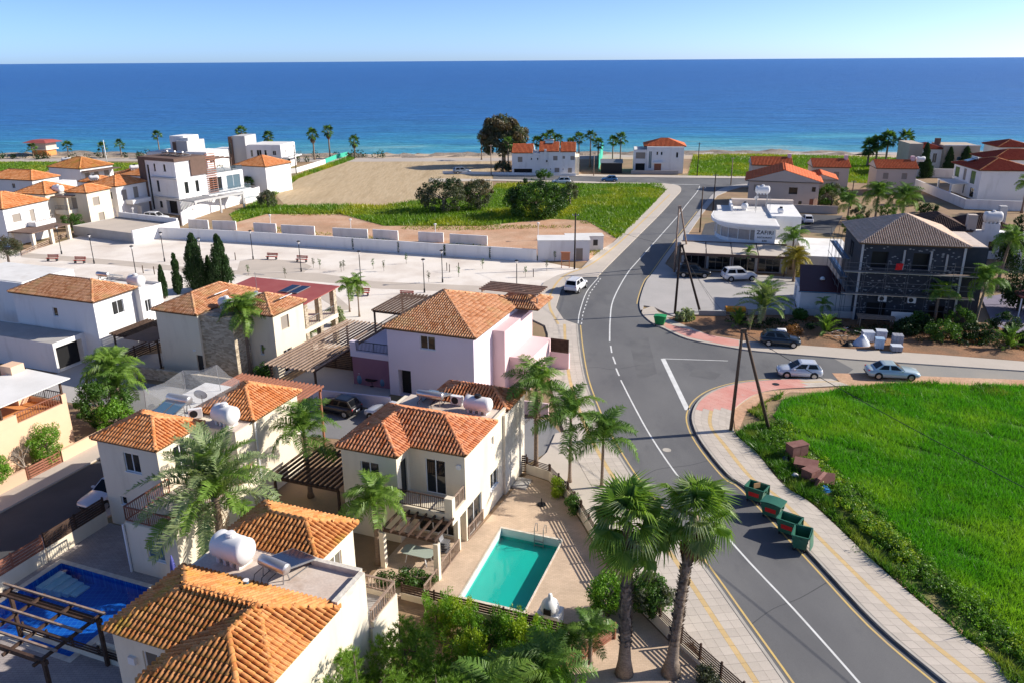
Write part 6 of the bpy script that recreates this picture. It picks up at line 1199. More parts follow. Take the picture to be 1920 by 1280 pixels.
def tree(name, label, base, h, rx, ry, rz, mat, seed, nc=40, per=90, leaf=.09, trunk_r=.18, clump=.5, cat='tree', bark='bark', group=None, bottom=-.6, aspect=.6, limbs=5, rot=0, mat2=None):
    t = thing(name, label, cat, (base[0], base[1], 0), rot, group); z0 = h-rz; rg = random.Random(seed)
    m = MB(); m.tube([(0, 0, 0), (.05, .03, z0*.5), (0, .05, max(z0, .25))], [trunk_r*1.3, trunk_r, trunk_r*.75], 8)
    m.build('stem' if cat in ('bush', 'shrub', 'hedge') else 'trunk', bark, t, True)
    for k in range(limbs):
        a = k*2.4+rg.uniform(-.3, .3); e = rg.uniform(.3, .9); m = MB(); m.tube([(0, .03, max(z0*.8, .15)), (math.cos(a)*rx*.35, math.sin(a)*ry*.35, z0+rz*.1*e), (math.cos(a)*rx*.75, math.sin(a)*ry*.75, z0+rz*.5*e)], [trunk_r*.5, trunk_r*.35, trunk_r*.12], 6); m.build('limb', bark, t, True)
    c, r_ = crown_pts(seed, nc, rx-clump*.5, ry-clump*.5, rz-clump*.5, z0, clump, bottom)
    link('crown' if cat == 'tree' else 'foliage', cloud('crown', seed, c, r_, per, leaf, mat, aspect), None, t)
    if mat2: c, r_ = crown_pts(seed+50, nc//3, rx, ry, rz, z0, clump*.8, -.1); link('crown' if cat == 'tree' else 'foliage', cloud('crown', seed+9, c, r_, per, leaf, mat2, aspect), None, t)
    return t
def cypress_tree(label, base, h, r, seed, mat='cypress', group=None):
    t = thing('cypress_tree', label, 'cypress', (base[0], base[1], 0), seed, group); m = MB(); m.tube([(0, 0, 0), (0, 0, h*.9)], [.14, .03], 7); m.build('trunk', 'bark', t, True)
    rg = np.random.default_rng(seed); n = int(90*r*h/8)+40; z = rg.uniform(.04, 1, n); rr = r*np.clip(np.minimum(z*5, 1)*(1-z)**.62*1.18, .05, 1); a = rg.uniform(0, 6.28, n); k = rg.uniform(.55, 1, n)
    c = np.stack([np.cos(a)*rr*k, np.sin(a)*rr*k, z*h*.97], 1); link('crown', cloud('crown', seed, c, .18+rr*.30, 130, .11, mat, .4, .75, 1.7), None, t); return t
def pine_tree(label, base, h, rx, rz, seed, n=900, group=None, mat='pine', nl=.24):
    t = thing('pine_tree', label, 'tree', (base[0], base[1], 0), 0, group); m = MB(); m.tube([(0, 0, 0), (.1, .05, h*.5), (0, 0, h*.92)], [.2, .13, .03], 8); m.build('trunk', 'bark', t, True); rg = np.random.default_rng(seed)
    for k in range(7):
        a = k*2.4; z = h*(.3+.09*k); m = MB(); m.tube([(0, 0, z), (math.cos(a)*rx*.5, math.sin(a)*rx*.5, z+.25), (math.cos(a)*rx*.9*(1-k*.08), math.sin(a)*rx*.9*(1-k*.08), z+.6)], [.06, .04, .015], 6); m.build('limb', 'bark', t, True)
    c, _ = crown_pts(seed, 46, rx, rx, rz, h-rz, .5, -.7); q = np.repeat(c, n//46+1, 0)[:n]; D = nrmz(rg.normal(0, 1, q.shape)+np.array([0, 0, .35])); P = q+D*rg.uniform(.2, .62, (n, 1))
    k = 13; P2 = np.repeat(P, k, 0); D2 = nrmz(np.repeat(D, k, 0)*.9+rg.normal(0, .55, (n*k, 3))+np.array([0, 0, .25])); S = nrmz(np.cross(D2, rg.normal(0, 1, D2.shape)))*.016; l = nl*rg.uniform(.7, 1.2, (n*k, 1))
    V = np.stack([P2-S, P2+S, P2+D2*l], 1).reshape(-1, 3); me = npmesh('needles', V, np.arange(len(V)).reshape(-1, 3)); me.materials.append(MATS[mat]); link('crown', me, None, t); return t
def blades(name, poly, dens, hgt_, w, mat, seed, z0=.0, hv=None, lean=.35, clip=True, maxn=400000, mask=None):
    """grass blades over a polygon, only where the picture can see them"""
    rg = np.random.default_rng(seed); P_ = np.array(poly); lo, hi = P_.min(0), P_.max(0)
    if clip: lo = np.maximum(lo, [-400, 26]); hi = np.minimum(hi, [.62*hi[1]+9, 1e4])
    n = int(min((hi-lo).prod()*dens, maxn*4)); P = rg.uniform(lo, hi, (n, 2)); ok = inpoly_np(P, poly)
    if clip: ok &= (np.abs(P[:, 0]) < .612*P[:, 1]+8.5)
    if mask is not None: ok &= mask(P, rg)
    P = P[ok][:maxn]; n = len(P); h = hgt_*rg.uniform(.55, 1.25, n)
    if hv is not None: h = h*hv(P)
    a = rg.uniform(0, 6.28, n); W = np.stack([np.cos(a), np.sin(a), 0*a], 1)*(w*rg.uniform(.6, 1.3, n))[:, None]; T = rg.normal(0, lean, (n, 2))*h[:, None]
    B = np.column_stack([P, np.full(n, z0)]); V = np.stack([B-W, B+W, B+np.column_stack([T, h])], 1).reshape(-1, 3)
    return tag(link(name, npmesh(name, V, np.arange(3*n).reshape(n, 3)), mat), kind='stuff')

# ---------------------------------------------------------------- palms
palm('fan', (5.31,31.01), 8.1, 'tall fan palm with dense shaggy crown at the bottom, left of a pair', .28, 1.22, 36, seed=1, lean=(-.1, .5), lo=-70, hi=85, dead=12, trunk='fan_trunk', flare=1.7)
palm('fan', (7.58,30.99), 8.3, 'tall fan palm with leaning rough trunk at the bottom, right of a pair', .27, 1.14, 28, seed=2, lean=(.75, .75), lo=-55, hi=85, dead=9, trunk='fan_trunk', flare=1.9)
palm('queen', (1.66,50.80), 6.6, 'feather palm at the fence gate of the green-pool villa', .17, .95, 16, seed=3, dead=4)
palm('queen', (3.98,49.47), 5.0, 'middle feather palm of three beside the curved fence', .12, 1.0, 14, seed=4, lo=-25)
palm('queen', (6.15,48.70), 3.7, 'rightmost feather palm of three beside the main road', .12, 1.0, 13, seed=5, lo=-20)
palm('lime', (-7.99,40.15), 3.9, 'feather palm growing in front of the green-pool villa', .16, .92, 13, seed=6, lo=-30)
palm('queen', (-13.83,47.88), 4.8, 'feather palm between the two middle villas beside the dark pergola', .16, .98, 12, seed=7, lo=-25)
palm('date', BW(-30.4, 31.4), 4.5, 'large spreading date palm over the blue-pool villa balcony', .28, 1.36, 50, seed=8, lo=-28, hi=82, dead=2)
palm('lime', (-24.76,70.06), 6.2, 'feather palm against the stone-clad cream house', .2, .95, 17, seed=9, lo=-40)
palm('lime', BW(-54.2, 46.2), 3.4, 'drooping feather palm above the shrubs behind the peach house', .25, 1.1, 16, seed=10, lo=-40, dead=3)
palm('queen', BW(-52.6, 45.4), 2.6, 'lower ragged feather palm right of the drooping one behind the peach house', .2, 1.0, 10, seed=11, lo=-40, dead=3)
palm('lime', (-22.82,70.70), 3.0, 'small young palm by the white window wall of the cream house', .07, .45, 9, seed=12)
palm('lime', (-19.21,90.28), 2.9, 'left of two small palms by the red veranda', .09, .7, 10, seed=13); palm('lime', (-17.73,88.37), 3.7, 'right of two small palms by the red veranda', .09, .7, 10, seed=14)
palm('queen', (-21.22,77.37), 1.0, 'low spreading palm in the corner of the cream house garden', .15, .8, 14, seed=15, lo=-5)
palm('date', (27.83,83.84), 2.2, 'date palm in the red planter in front of the restaurant forecourt', .28, 1.1, 34, seed=16, lo=-12)
palm('queen', (39.31,109.15), 4.2, 'green feather palm standing before the restaurant sign', .15, .9, 13, seed=17, lo=-20); palm('yellow', (37.31,102.05), 3.0, 'yellowing palm at the right end of the restaurant', .17, .95, 16, seed=18, lo=-45)
palm('queen', (32.37,106.37), 2.9, 'small slim palm at the restaurant awning', .07, .55, 9, seed=19)
palm('lime', (46.57,83.44), 3.4, 'young palm at the foot of the scaffolding', .18, .9, 12, seed=20, lo=10); palm('queen', (50.14,81.89), 5.4, 'feather palm before the right corner of the unfinished house', .16, .95, 15, seed=21, lo=-40, lean=(.5, 0))
palm('lime', (61.59,97.56), 6.3, 'tall palm with yellow-green crown at the right edge', .2, .95, 16, seed=22, lo=-35, lean=(.6, 0)); palm('lime', (96.99,150.63), 5.5, 'bright palm cut by the right edge above the white wall', .2, .95, 14, seed=23)
palm('queen', (66.13,143.74), 4.6, 'left of two palms on the waste ground behind the unfinished house', .2, 1.25, 18, seed=24); palm('queen', (70.21,142.08), 4.2, 'right of two palms on the waste ground behind the unfinished house', .2, 1.2, 18, seed=25)
palm('queen', (59.12,139.05), 4.0, 'palm behind the scaffolding beside the small car park', .18, .9, 13, seed=26); palm('lime', (35.28,86.38), 1.6, 'small palm by the white shed wall', .06, .5, 8, seed=27)
for i, (u, v, s, l) in enumerate(((1382, 615, 1.4, 'first cycad from the left in the red planter bed'), (1548, 625, 1.7, 'spiky cycad beside the dark parked car'), (1890, 655, 1.7, 'bright cycad at the right end of the planting bed'))):
    p = [(24.86,83.34), (33.68,80.80), (50.41,75.95)][i]; palm('cycad', p, .5, l, .18, s, 22, seed=30+i, lo=0, name='cycad')
_ord = ['first', 'second', 'third', 'fourth', 'fifth', 'sixth', 'seventh', 'eighth', 'ninth', 'tenth']
for i, (u, z, sc) in enumerate(((1010, 6.5, 1), (1024, 7.6, 1), (1036, 8.0, 1.1), (1050, 7.2, 1), (1075, 6.3, .9), (1091, 7.6, 1), (1113, 8.4, 1), (1128, 6.0, 1), (1156, 6.8, 1), (1171, 7.6, 1.1))):
    y = [228, 226, 230, 227, 224, 226, 224, 226, 226, 224][i]; palm('fardark', ((u-960)/1493*y*.955+.0, y), z, _ord[i]+' shore palm from the left behind the scarlet-roofed house', .2, 1.15*sc, 17, 'shore palms by the scarlet-roofed house', seed=40+i, lo=-50)
for i, (u, z) in enumerate(((590, 7.5), (620, 8.2), (668, 5.2), (455, 9.0), (505, 6.5))):
    y = [246, 248, 250, 238, 250][i]; palm('fardark', ((u-960)/1493*y*.955-1.2, y), z, ['left of three palms on the shore above the ploughed field', 'middle of three palms on the shore above the ploughed field', 'short right palm on the shore above the ploughed field', 'palm behind the brown and grey tower villa', 'palm crown just above the white villa roof'][i], .25, 1.25, 20, seed=60+i, lo=-65, dead=3)
for i, (u, z) in enumerate(((52, 3.0), (120, 3.6), (187, 3.2), (221, 4.0))):
    palm('fardark', ((u-960)/1493*256*.955-1.5, 256), z, _ord[i]+' palm from the left on the far left beach road', .2, 1.1, 14, 'palms along the left beach road', seed=70+i, lo=-40)
for i, (u, z) in enumerate(((1645, 5.2), (1679, 7.2), (1712, 7.4), (1660, 6.2))):
    palm('fardark', ((u-960)/1493*222*.955+.6, 222), z, ['left', 'middle', 'right', 'second from left'][i]+' of the four big fan palms at the right shore', .3, 1.6, 26, 'fan palms at the right shore', seed=80+i, lo=-60)
palm('fardark', (-0.69,215.75), 7.6, 'fan palm in front of the large rounded shore tree', .2, 1.1, 16, seed=90, lo=-50); palm('fardark', (-8.73,242.85), 6.0, 'slim palm left of the large rounded shore tree', .18, 1.0, 14, seed=91); palm('fardark', (-58.79,179.63), 2.5, 'small fan palm beside the raised glass pool', .2, 1.0, 16, seed=92); palm('fardark', (-113.58,263.55), 6.0, 'palm standing between the shore villas at the left', .2, 1.2, 16, seed=93)

for _t in [o for o in bpy.data.objects if o.get('label', '').startswith('tall fan palm with')]:      # old leaf bases on the two tall trunks
    rg = np.random.default_rng(3); tr = [c for c in _t.children if c.name.startswith('trunk')][0].data; co = np.zeros(len(tr.vertices)*3); tr.vertices.foreach_get('co', co); co = co.reshape(-1, 3); n = 900; k = rg.integers(2, 9, n); a = rg.uniform(0, 6.28, n); f = rg.uniform(0, 1, n)
    ring = co.reshape(11, -1, 3); C = ring.mean(1); rr = np.linalg.norm(ring-C[:, None], axis=2).mean(1); c = C[k]*(1-f)[:, None]+C[np.minimum(k+1, 10)]*f[:, None]; r_ = rr[k]*.97; D = np.stack([np.cos(a), np.sin(a), 0*a], 1); S = np.stack([-np.sin(a), np.cos(a), 0*a], 1)*rg.uniform(.03, .06, (n, 1)); B = c+D*r_[:, None]; l = rg.uniform(.05, .13, (n, 1)); U = np.array([0, 0, 1.])
    V = np.stack([B-S, B+S, B+D*l+U*l*1.1+S*.3, B+D*l+U*l*1.1-S*.3], 1).reshape(-1, 3); tag(link('leaf_bases', npmesh('leaf_bases', V, np.arange(4*n).reshape(n, 4)), 'fan_trunk', _t), kind='stuff')
# ---------------------------------------------------------------- trees
tree('shore_tree', 'large rounded olive-brown tree standing on the shore', (-2.0, 228), 13.8, 7.0, 6, 6.8, 'leaf_olive', 5, 110, 190, .27, .5, 1.5, mat2='leaf_brown', bark='pale_bark')
tree('lot_tree', 'spreading grey-green tree at the left in the grass lot', (-13.23,155.92), 6.6, 5.6, 4.5, 3.6, 'leaf_olive', 6, 70, 110, .15, .3, .9, bottom=-.8, mat2='leaf_dark', bark='pale_bark'); tree('lot_tree', 'brownish bare-branched tree in the middle of the grass lot', (-6.63,158.63), 6.3, 3.4, 3.4, 3.4, 'leaf_olive', 7, 55, 100, .15, .3, .9, bottom=-.8, mat2='leaf_brown', bark='pale_bark')
tree('lot_tree', 'dense dark green rounded tree at the right in the grass lot', (4.74,151.27), 6.9, 6.4, 6, 4.1, 'leaf_mid', 8, 100, 140, .15, .3, 1.1, bottom=-.9, mat2='leaf_dark'); tree('lot_tree', 'grey thin tree beside the dense dark one', (11.97,162.86), 4.8, 2.2, 2, 2.4, 'leaf_olive', 9, 26, 80, .13, .2, .7, bark='pale_bark')
tree('shrub', 'round green shrub on the pavement before the long white house', (8.20,199.23), 2.6, 2.2, 1.8, 1.3, 'leaf_mid', 10, 30, 80, .13, .15, .5, 'shrub'); tree('shrub', 'dark round shrub at the left of the long white house', (-2.09,212.62), 3.4, 2.6, 2, 1.9, 'leaf_olive', 11, 30, 80, .15, .2, .6, 'shrub'); tree('shrub', 'dark round bush at the end of the white wall by the field', (-49.47,162.12), 3.8, 2.2, 2, 2.0, 'leaf_olive', 12, 36, 90, .12, .15, .6, 'shrub', bottom=-.9)
tree('shrub', 'dark leafy tree between the white villas left of the brown tower', (-76.51,155.97), 6.0, 2.8, 2.4, 3.0, 'leaf_dark', 13, 40, 90, .13, .2, .7, 'shrub', bottom=-.9); tree('shrub', 'light green bush against the cream house by the low white wall', (-77.98,140.39), 3.2, 2.2, 1.6, 1.7, 'leaf_mid', 14, 36, 90, .1, .15, .5, 'shrub', bottom=-.9)
tree('olive_tree', 'grey olive tree at the left edge of the gravel garden', (-73.53,113.82), 4.4, 2.4, 2.0, 1.9, 'leaf_olive', 15, 44, 110, .08, .16, .55, mat2='leaf_brown')
tree('shrub', 'large green feathery bush beside the big beige gable', (64.65,160.78), 4.4, 3.8, 2.6, 2.5, 'leaf_mid', 16, 46, 100, .12, .15, .7, 'shrub', bottom=-.9, mat2='leaf_olive'); tree('conifer', 'big dark conifer at the right edge', (67.5, 101), 10.5, 4.2, 3.6, 5.4, 'cypress', 17, 80, 120, .13, .3, 1.0, bottom=-.9); tree('conifer', 'second dark conifer mass below the first at the right edge', (59, 88.5), 6.0, 2.6, 2.6, 3.2, 'cypress', 18, 50, 110, .12, .25, .8, bottom=-.9)
tree('shrub', 'green shrub behind the car park by the scaffolding', (57.58,132.25), 3.4, 2.2, 2, 1.8, 'leaf_mid', 19, 30, 90, .12, .12, .5, 'shrub', bottom=-.9); tree('shrub', 'dark shrub on the waste ground below the two palms', (66.34,138.80), 2.2, 3.6, 2.5, 1.4, 'leaf_dark', 20, 36, 90, .12, .12, .6, 'shrub', bottom=-.9); tree('shrub', 'grey-green shrub behind the two palms on the waste ground', (79.68,160.19), 3.2, 3.2, 2.2, 1.7, 'leaf_olive', 21, 36, 90, .12, .12, .6, 'shrub', bottom=-.9)
for i, (u, v, h_, rx, mt, l) in enumerate(((1765, 640, 2.3, 1.9, 'leaf_mid', 'bright-topped bush at the foot of the scaffolding'), (1700, 628, 1.9, 1.6, 'leaf_dark', 'dark bush behind the stacked building blocks'), (1830, 640, 2.2, 2.1, 'leaf_dark', 'dark bush right of the bright-topped one'), (1735, 622, 1.8, 1.4, 'leaf_dark', 'small dark bush between the two larger ones'), (1500, 600, 1.3, .9, 'leaf_mid', 'small shrub below the white shed'), (1905, 640, 1.8, 1.3, 'leaf_dark', 'dark bush at the right end of the bed'), (1790, 610, 3.0, 1.6, 'leaf_mid', 'tall shrub behind the bright-topped bush'), (1880, 612, 2.6, 1.7, 'leaf_dark', 'dark shrub beside the violet yard'), (1715, 600, 2.2, 1.3, 'leaf_mid', 'shrub at the foot of the scaffolding beside the red cloth'), (1660, 400, 3.0, 2.4, 'leaf_mid', 'green shrub between the two palms on the waste ground'), (1610, 395, 2.4, 2.0, 'leaf_olive', 'grey shrub left of the two palms on the waste ground'), (1735, 395, 2.0, 2.2, 'leaf_dark', 'dark shrub at the foot of the long descending white wall'))):
    p = [(44.94,78.51), (42.31,80.62), (48.71,78.77), (44.81,81.64), (32.73,86.04), (52.96,77.02), (48.24,81.57), (52.58,80.41), (44.18,82.38), (68.91,145.19), (64.51,146.39), (79.37,151.29)][i]; tree('shrub', l, p, h_, rx, rx*.8, h_*.55, mt, 100+i, 34, 110, .085, .1, .42, 'shrub', bottom=-.95)
tree('dry_shrub', 'rust-brown dry shrub behind the dark parked car', (30.21,80.88), 1.3, 1.1, .9, .8, 'dry_leaf', 120, 26, 60, .07, .05, .35, 'shrub', bottom=-.9); tree('cactus_clump', 'pale prickly pear clump by the green bin', (19.56,85.94), 1.5, 1.3, 1.0, .95, 'cactus', 121, 22, 26, .2, .12, .4, 'shrub', aspect=.75, bottom=-.9)
t = thing('bare_tree', 'small leafless tree in the red planter bed', 'tree', (25.84,82.04)); rg = random.Random(4)
def branch(t, p, d, l, r_, depth):
    q = (p[0]+d[0]*l, p[1]+d[1]*l, p[2]+d[2]*l); m = MB(); m.tube([p, q], [r_, r_*.65], 5); m.build('branch', 'pale_bark', t)
    if depth: 
        for k in range(3 if depth > 1 else 2):
            e = Vector((d[0]+rg.uniform(-.7, .7), d[1]+rg.uniform(-.7, .7), d[2]+rg.uniform(-.1, .3))).normalized(); branch(t, q, e, l*rg.uniform(.6, .85), r_*.62, depth-1)
branch(t, (0, 0, 0), (.1, 0, 1), .7, .07, 3)
t = thing('bare_tree', 'leafless pale frangipani against the hedge by the peach wall', 'tree', BW(-50.75, 35.0)); rg = random.Random(9); branch(t, (0, 0, 0), (-.1, 0, 1), .75, .09, 4)
for u, v, h_, r_, l in ((309, 560, 4.2, .42, 'smallest slim cypress left of the group'), (336, 545, 5.4, .5, 'second slim cypress beside the two broad ones'), (369, 540, 7.6, 1.35, 'left of the two broad dark cypresses'), (416, 540, 7.4, 1.3, 'right of the two broad dark cypresses'), (392, 538, 4.2, .5, 'low cypress between the two broad ones')):
    cypress_tree(l, {309: (-43.70,96.48), 336: (-42.63,98.39), 369: (-40.80,100.10), 416: (-37.58,100.02), 392: (-39.58,101.36)}[u], h_, r_, u)
for i, (x, y, h_, r_) in enumerate(((103.3, 202, 8.2, 1.3), (109.6, 202.5, 7.0, 1.1), (113.4, 202, 7.2, 1.6), (102.3, 199, 4.6, 1.7))): cypress_tree(['tall cypress left on the tan shore villa', 'middle cypress on the tan shore villa', 'right cypress on the tan shore villa', 'broad clipped cypress in front of the tan shore villa'][i], (x, y), h_, r_, 300+i)
# garden hedges, pines and shrubs close by
tree('round_hedge', 'rounded green hedge bush behind the peach street wall', BW(-51.25, 37.2), 3.2, 1.35, 1.6, 1.65, 'leaf_bright', 130, 60, 130, .055, .12, .35, 'hedge', bottom=-.95); tree('round_hedge', 'rounded green hedge bush at the left edge by the street', BW(-51.1, 33.0), 2.8, 1.0, 1.2, 1.45, 'leaf_bright', 131, 50, 130, .055, .12, .35, 'hedge', bottom=-.95)
tree('shrub', 'dense glossy shrub below the drooping palm', BW(-52.2, 43.4), 4.2, 2.3, 2.0, 2.3, 'leaf_mid', 132, 70, 130, .075, .14, .42, 'shrub', bottom=-.95); tree('shrub', 'bright shrub left of the blue-pool villa roof corner', BW(-50.2, 42.6), 2.9, 1.5, 1.5, 1.6, 'leaf_bright', 133, 50, 120, .075, .14, .4, 'shrub', bottom=-.95); tree('shrub', 'yellow-green shrub behind the netted roof terrace', BW(-48.8, 47.2), 1.6, 1.1, 1.0, .9, 'leaf_lime', 134, 30, 110, .06, .1, .35, 'shrub', bottom=-.95)
tree('shrub', 'rounded bright shrub by the terrace right of the green pool', (5.0, 35.3), 2.7, 1.15, 1.15, 1.35, 'leaf_bright', 135, 60, 130, .055, .1, .36, 'shrub', bottom=-.95); tree('shrub', 'darker shrub between the two tall fan palms', (7.2, 35.4), 2.6, 1.3, 1.2, 1.35, 'leaf_mid', 136, 60, 130, .06, .1, .4, 'shrub', bottom=-.95, mat2='leaf_olive'); tree('shrub', 'yellow-green shrub inside the curved fence', (3.0, 47.6), 1.6, .55, .6, .85, 'leaf_lime', 137, 26, 110, .05, .08, .28, 'shrub', bottom=-.95)
tree('shrub', 'thin shrub climbing along the curved fence beside the pavement', (3.9, 45.6), 1.4, .6, .9, .75, 'leaf_mid', 138, 26, 70, .06, .06, .3, 'shrub'); tree('shrub', 'leafy shrub with red flower by the balcony of the nearest villa', BW(-19.2, 33.2), 1.2, 1.9, .6, .65, 'leaf_mid', 139, 34, 110, .055, .06, .3, 'shrub', bottom=-.95); tree('shrub', 'dark shrub behind the nearest villa rear roof', BW(-24.8, 33.4), 2.4, 1.3, 1.2, 1.3, 'leaf_dark', 140, 36, 110, .08, .1, .4, 'shrub', bottom=-.95)
tree('shrub', 'grey-leaved shrub at the street corner of the cream house', BW(-46.5, 56.2), 1.9, .9, .8, 1.0, 'leaf_mid', 141, 26, 100, .07, .08, .35, 'shrub', bottom=-.95); tree('cactus_clump', 'tall cactus clump by the two small palms', (-19.94,85.25), 2.4, 1.2, .8, 1.3, 'cactus', 142, 30, 40, .16, .1, .35, 'shrub', bottom=-.95); tree('dry_shrub', 'small olive shrub at the foot of the fan palm fence', (9.1, 30.2), 1.0, .5, .9, .55, 'leaf_olive', 143, 22, 90, .05, .05, .3, 'shrub', bottom=-.95)
pine_tree('bushy pine at the bottom below the nearest villa', BW(-15.6, 22.4), 4.4, 2.5, 2.1, 200, 2100); pine_tree('bushy pine left against the nearest villa wall', BW(-15.5, 26.0), 3.4, 1.6, 1.6, 201, 1300); pine_tree('low spreading pine at the bottom middle', BW(-12.4, 23.6), 3.2, 2.0, 1.6, 202, 1500)
rg = random.Random(5)
for i in range(17):
    s_, t_ = (-16.2+1.02*i, 30.9+rg.uniform(-.4, .3)) if i < 8 else (-14.0+.95*(i-8)*.8, 28.6-.25*(i % 3)*2+rg.uniform(-.4, .3))
    tt = thing('hedge_shrub', (_ord[i]+' upright shrub from the left in the hedge row below the dark slatted fence') if i < 8 else _ord[i-8]+' upright shrub from the left in the nearer hedge row below the dark slatted fence', 'shrub', BW(s_, t_), 0, 'hedge shrubs below the slatted fence'); MB().tube([(0, 0, 0), (0, 0, .8)], .05, 6).build('stem', 'bark', tt)
    c = [(rg.uniform(-.75, .75), rg.uniform(-.75, .75), rg.uniform(.3, 1.3+.6*rg.random())) for _ in range(34)]; link('foliage', cloud('foliage', 210+i, c, [rg.uniform(.16, .3) for _ in c], 90, .065, ('leaf_bright', 'leaf_lime', 'leaf_bright', 'leaf_mid')[i % 4], .35, .55, 1.8), None, tt)
rg3 = np.random.default_rng(660); n3 = 420; ST3 = np.stack([rg3.uniform(-16.6, -8.6, n3), rg3.uniform(23.5, 31.8, n3)], 1)
for q, mt in enumerate(('leaf_bright', 'leaf_lime', 'leaf_mid')):
    c = np.array([(*BW(*p), rg3.uniform(.1, .75)) for p in ST3[q::3]]); tag(link('undergrowth', cloud('undergrowth', 660+q, c, rg3.uniform(.2, .45, len(c)), 60, .06, mt, .4, .35), None), kind='stuff')
palm('queen', BW(-9.2, 28.0), 1.3, 'low feather palm spilling over the slatted fence at the bottom', .14, .85, 14, seed=95, lo=0); palm('queen', BW(-10.8, 25.4), 1.2, 'low feather palm at the bottom edge among the hedge', .16, 1.0, 16, seed=96, lo=5); palm('queen', BW(-7.9, 31.0), 1.4, 'feather palm crown at the corner of the slatted fence', .12, .6, 10, seed=97, lo=0)
for i, (u, v) in enumerate(((574, 455), (441, 455), (507, 460), (588, 462), (663, 468), (748, 476), (834, 483), (919, 487), (1005, 493))):
    p = [(-51.39,131.92), (-45.90,130.49), (-39.41,128.25), (-31.83,126.03), (-24.93,123.52), (-17.44,121.08), (-10.15,118.72), (-3.20,116.79), (3.55,114.91)][i]
    tt = thing('climber', _ord[i]+' dark climbing plant from the left along the long white garden wall', 'climber', p, 0, 'climbers on the garden wall'); MB().tube([(0, -.1, 0), (0, -.12, 1.4)], .03, 5).build('stem', 'bark', tt); link('foliage', cloud('foliage', 400+i, [(0, -.2, .15+.17*k) for k in range(10)], [.2]*10, 26, .07, 'leaf_dark'), None, tt)
_ORD = 'first second third fourth fifth sixth seventh eighth ninth tenth eleventh twelfth thirteenth fourteenth fifteenth'.split()
_sap = ((-27.41,110.98), (-23.78,109.96), (-19.74,110.77), (-18.03,109.50), (-15.39,113.81), (-11.10,103.30), (-7.26,105.98), (4.96,109.18), (1.89,105.74), (-24.03,109.36), (-36.60,107.62), (-31.06,106.04), (6.38,114.83), (-28.48,111.63), (-4.11,110.34)); _sx = sorted(_sap, key=lambda q: q[0]/q[1])
for i, p in enumerate(_sap):
    tt = thing('sapling', _ORD[_sx.index(p)]+' young sapling from the left in the gravel garden', 'sapling', p, i, 'saplings in the gravel garden'); MB().tube([(0, 0, 0), (.03, 0, 1.3)], .025, 5).build('stem', 'bark', tt); link('foliage', cloud('foliage', 500+i, [(.1*math.sin(k*2), .1*math.cos(k*2), .7+.15*k) for k in range(6)], [.2]*6, 14, .07, 'leaf_olive' if i % 2 else 'leaf_mid'), None, tt)

# ---------------------------------------------------------------- grass, crop, weeds
_row = lambda P: .75+.35*vnoise(P[:, 0]*.35+P[:, 1]*.5, P[:, 1]*.12-P[:, 0]*.12, 3)+.25*vnoise(P[:, 0]*.9, P[:, 1]*.9, 4)
blades('crop', FIELD, 210, .40, .024, 'field_grass', 1, .016, _row, .45, maxn=380000, mask=lambda P, g: (np.sin((P[:, 0]*.62+P[:, 1]*.78)*1.9+3*vnoise(P[:, 0]*.12, P[:, 1]*.12, 21))+.9*vnoise(P[:, 0]*.5, P[:, 1]*.5, 22)+g.uniform(-.35, .35, len(P)) > -.62) & (vnoise(P[:, 0]*.22, P[:, 1]*.22, 23)+.35*vnoise(P[:, 0]*1.1, P[:, 1]*1.1, 24) > .10))
WEED = [(17.63,56.78),(18.90,58.31),(20.77,58.78),(19.61,53.67),(21.10,47.42),(21.68,40.07),(22.87,35.03),(24.77,29.52),(23.44,28.56),(23.49,31.63),(22.35,35.69),(21.28,39.87),(20.11,46.20),(18.74,48.75),(18.70,52.00)]
blades('weeds', WEED, 330, .38, .05, 'weeds', 2, .016, lambda P: .35+1.3*vnoise(P[:, 0]*.8, P[:, 1]*.8, 6), .55, maxn=60000, mask=lambda P, g: vnoise(P[:, 0]*.55, P[:, 1]*.55, 8)+g.uniform(-.15, .15, len(P)) > .38)
blades('weeds', [(19.77,61.41),(24.16,65.23),(30.40,66.60),(36.99,67.24),(46.50,66.07),(45.11,63.81),(29.86,64.06),(22.91,61.36),(20.49,59.29)], 130, .4, .05, 'weeds', 3, .016, lambda P: .4+1.1*vnoise(P[:, 0]*.6, P[:, 1]*.6, 7), .5, maxn=30000, mask=lambda P, g: vnoise(P[:, 0]*.4, P[:, 1]*.4, 9) > .42)
_bank = resample(smooth_line([(20.62,58.28),(19.80,54.01),(21.50,48.49),(22.37,41.27),(23.64,35.67),(25.14,29.52),(25.43,27.92)]), .28); rg2 = np.random.default_rng(650); n = len(_bank); n = n*3; P = np.array(_bank).repeat(15, 0)+np.stack([rg2.normal(.75, .6, n*5), rg2.normal(0, .3, n*5)], 1)
for q, (mt, sel) in enumerate((('leaf_bright', rg2.random(n*5) < .45), ('leaf_mid', rg2.random(n*5) < .3), ('leaf_lime', (vnoise(P[:, 0]*.4, P[:, 1]*.4, 3) > .62) & (rg2.random(n*5) < .5)))):
    c = np.column_stack([P[sel], rg2.uniform(.08, .42, sel.sum())*(.5+vnoise(P[sel][:, 0]*.7, P[sel][:, 1]*.7, 9))]); tag(link('bank_weeds', cloud('bank_weeds', 650+q, c, rg2.uniform(.16, .40, len(c)), 46, .06, mt, .5), None), kind='stuff')
LOT = [(-55.09,155.17),(-53.12,175.69),(-48.30,164.60),(-26.13,163.73),(-4.56,179.58),(-3.34,193.44),(16.24,192.53),(35.74,190.76),(35.45,181.71),(27.01,156.74),(17.70,129.30),(15.93,137.23),(13.95,146.11),(8.13,147.90),(-5.61,141.76),(-22.94,142.36),(-33.03,154.35),(-47.71,154.90),(-51.17,146.36)]
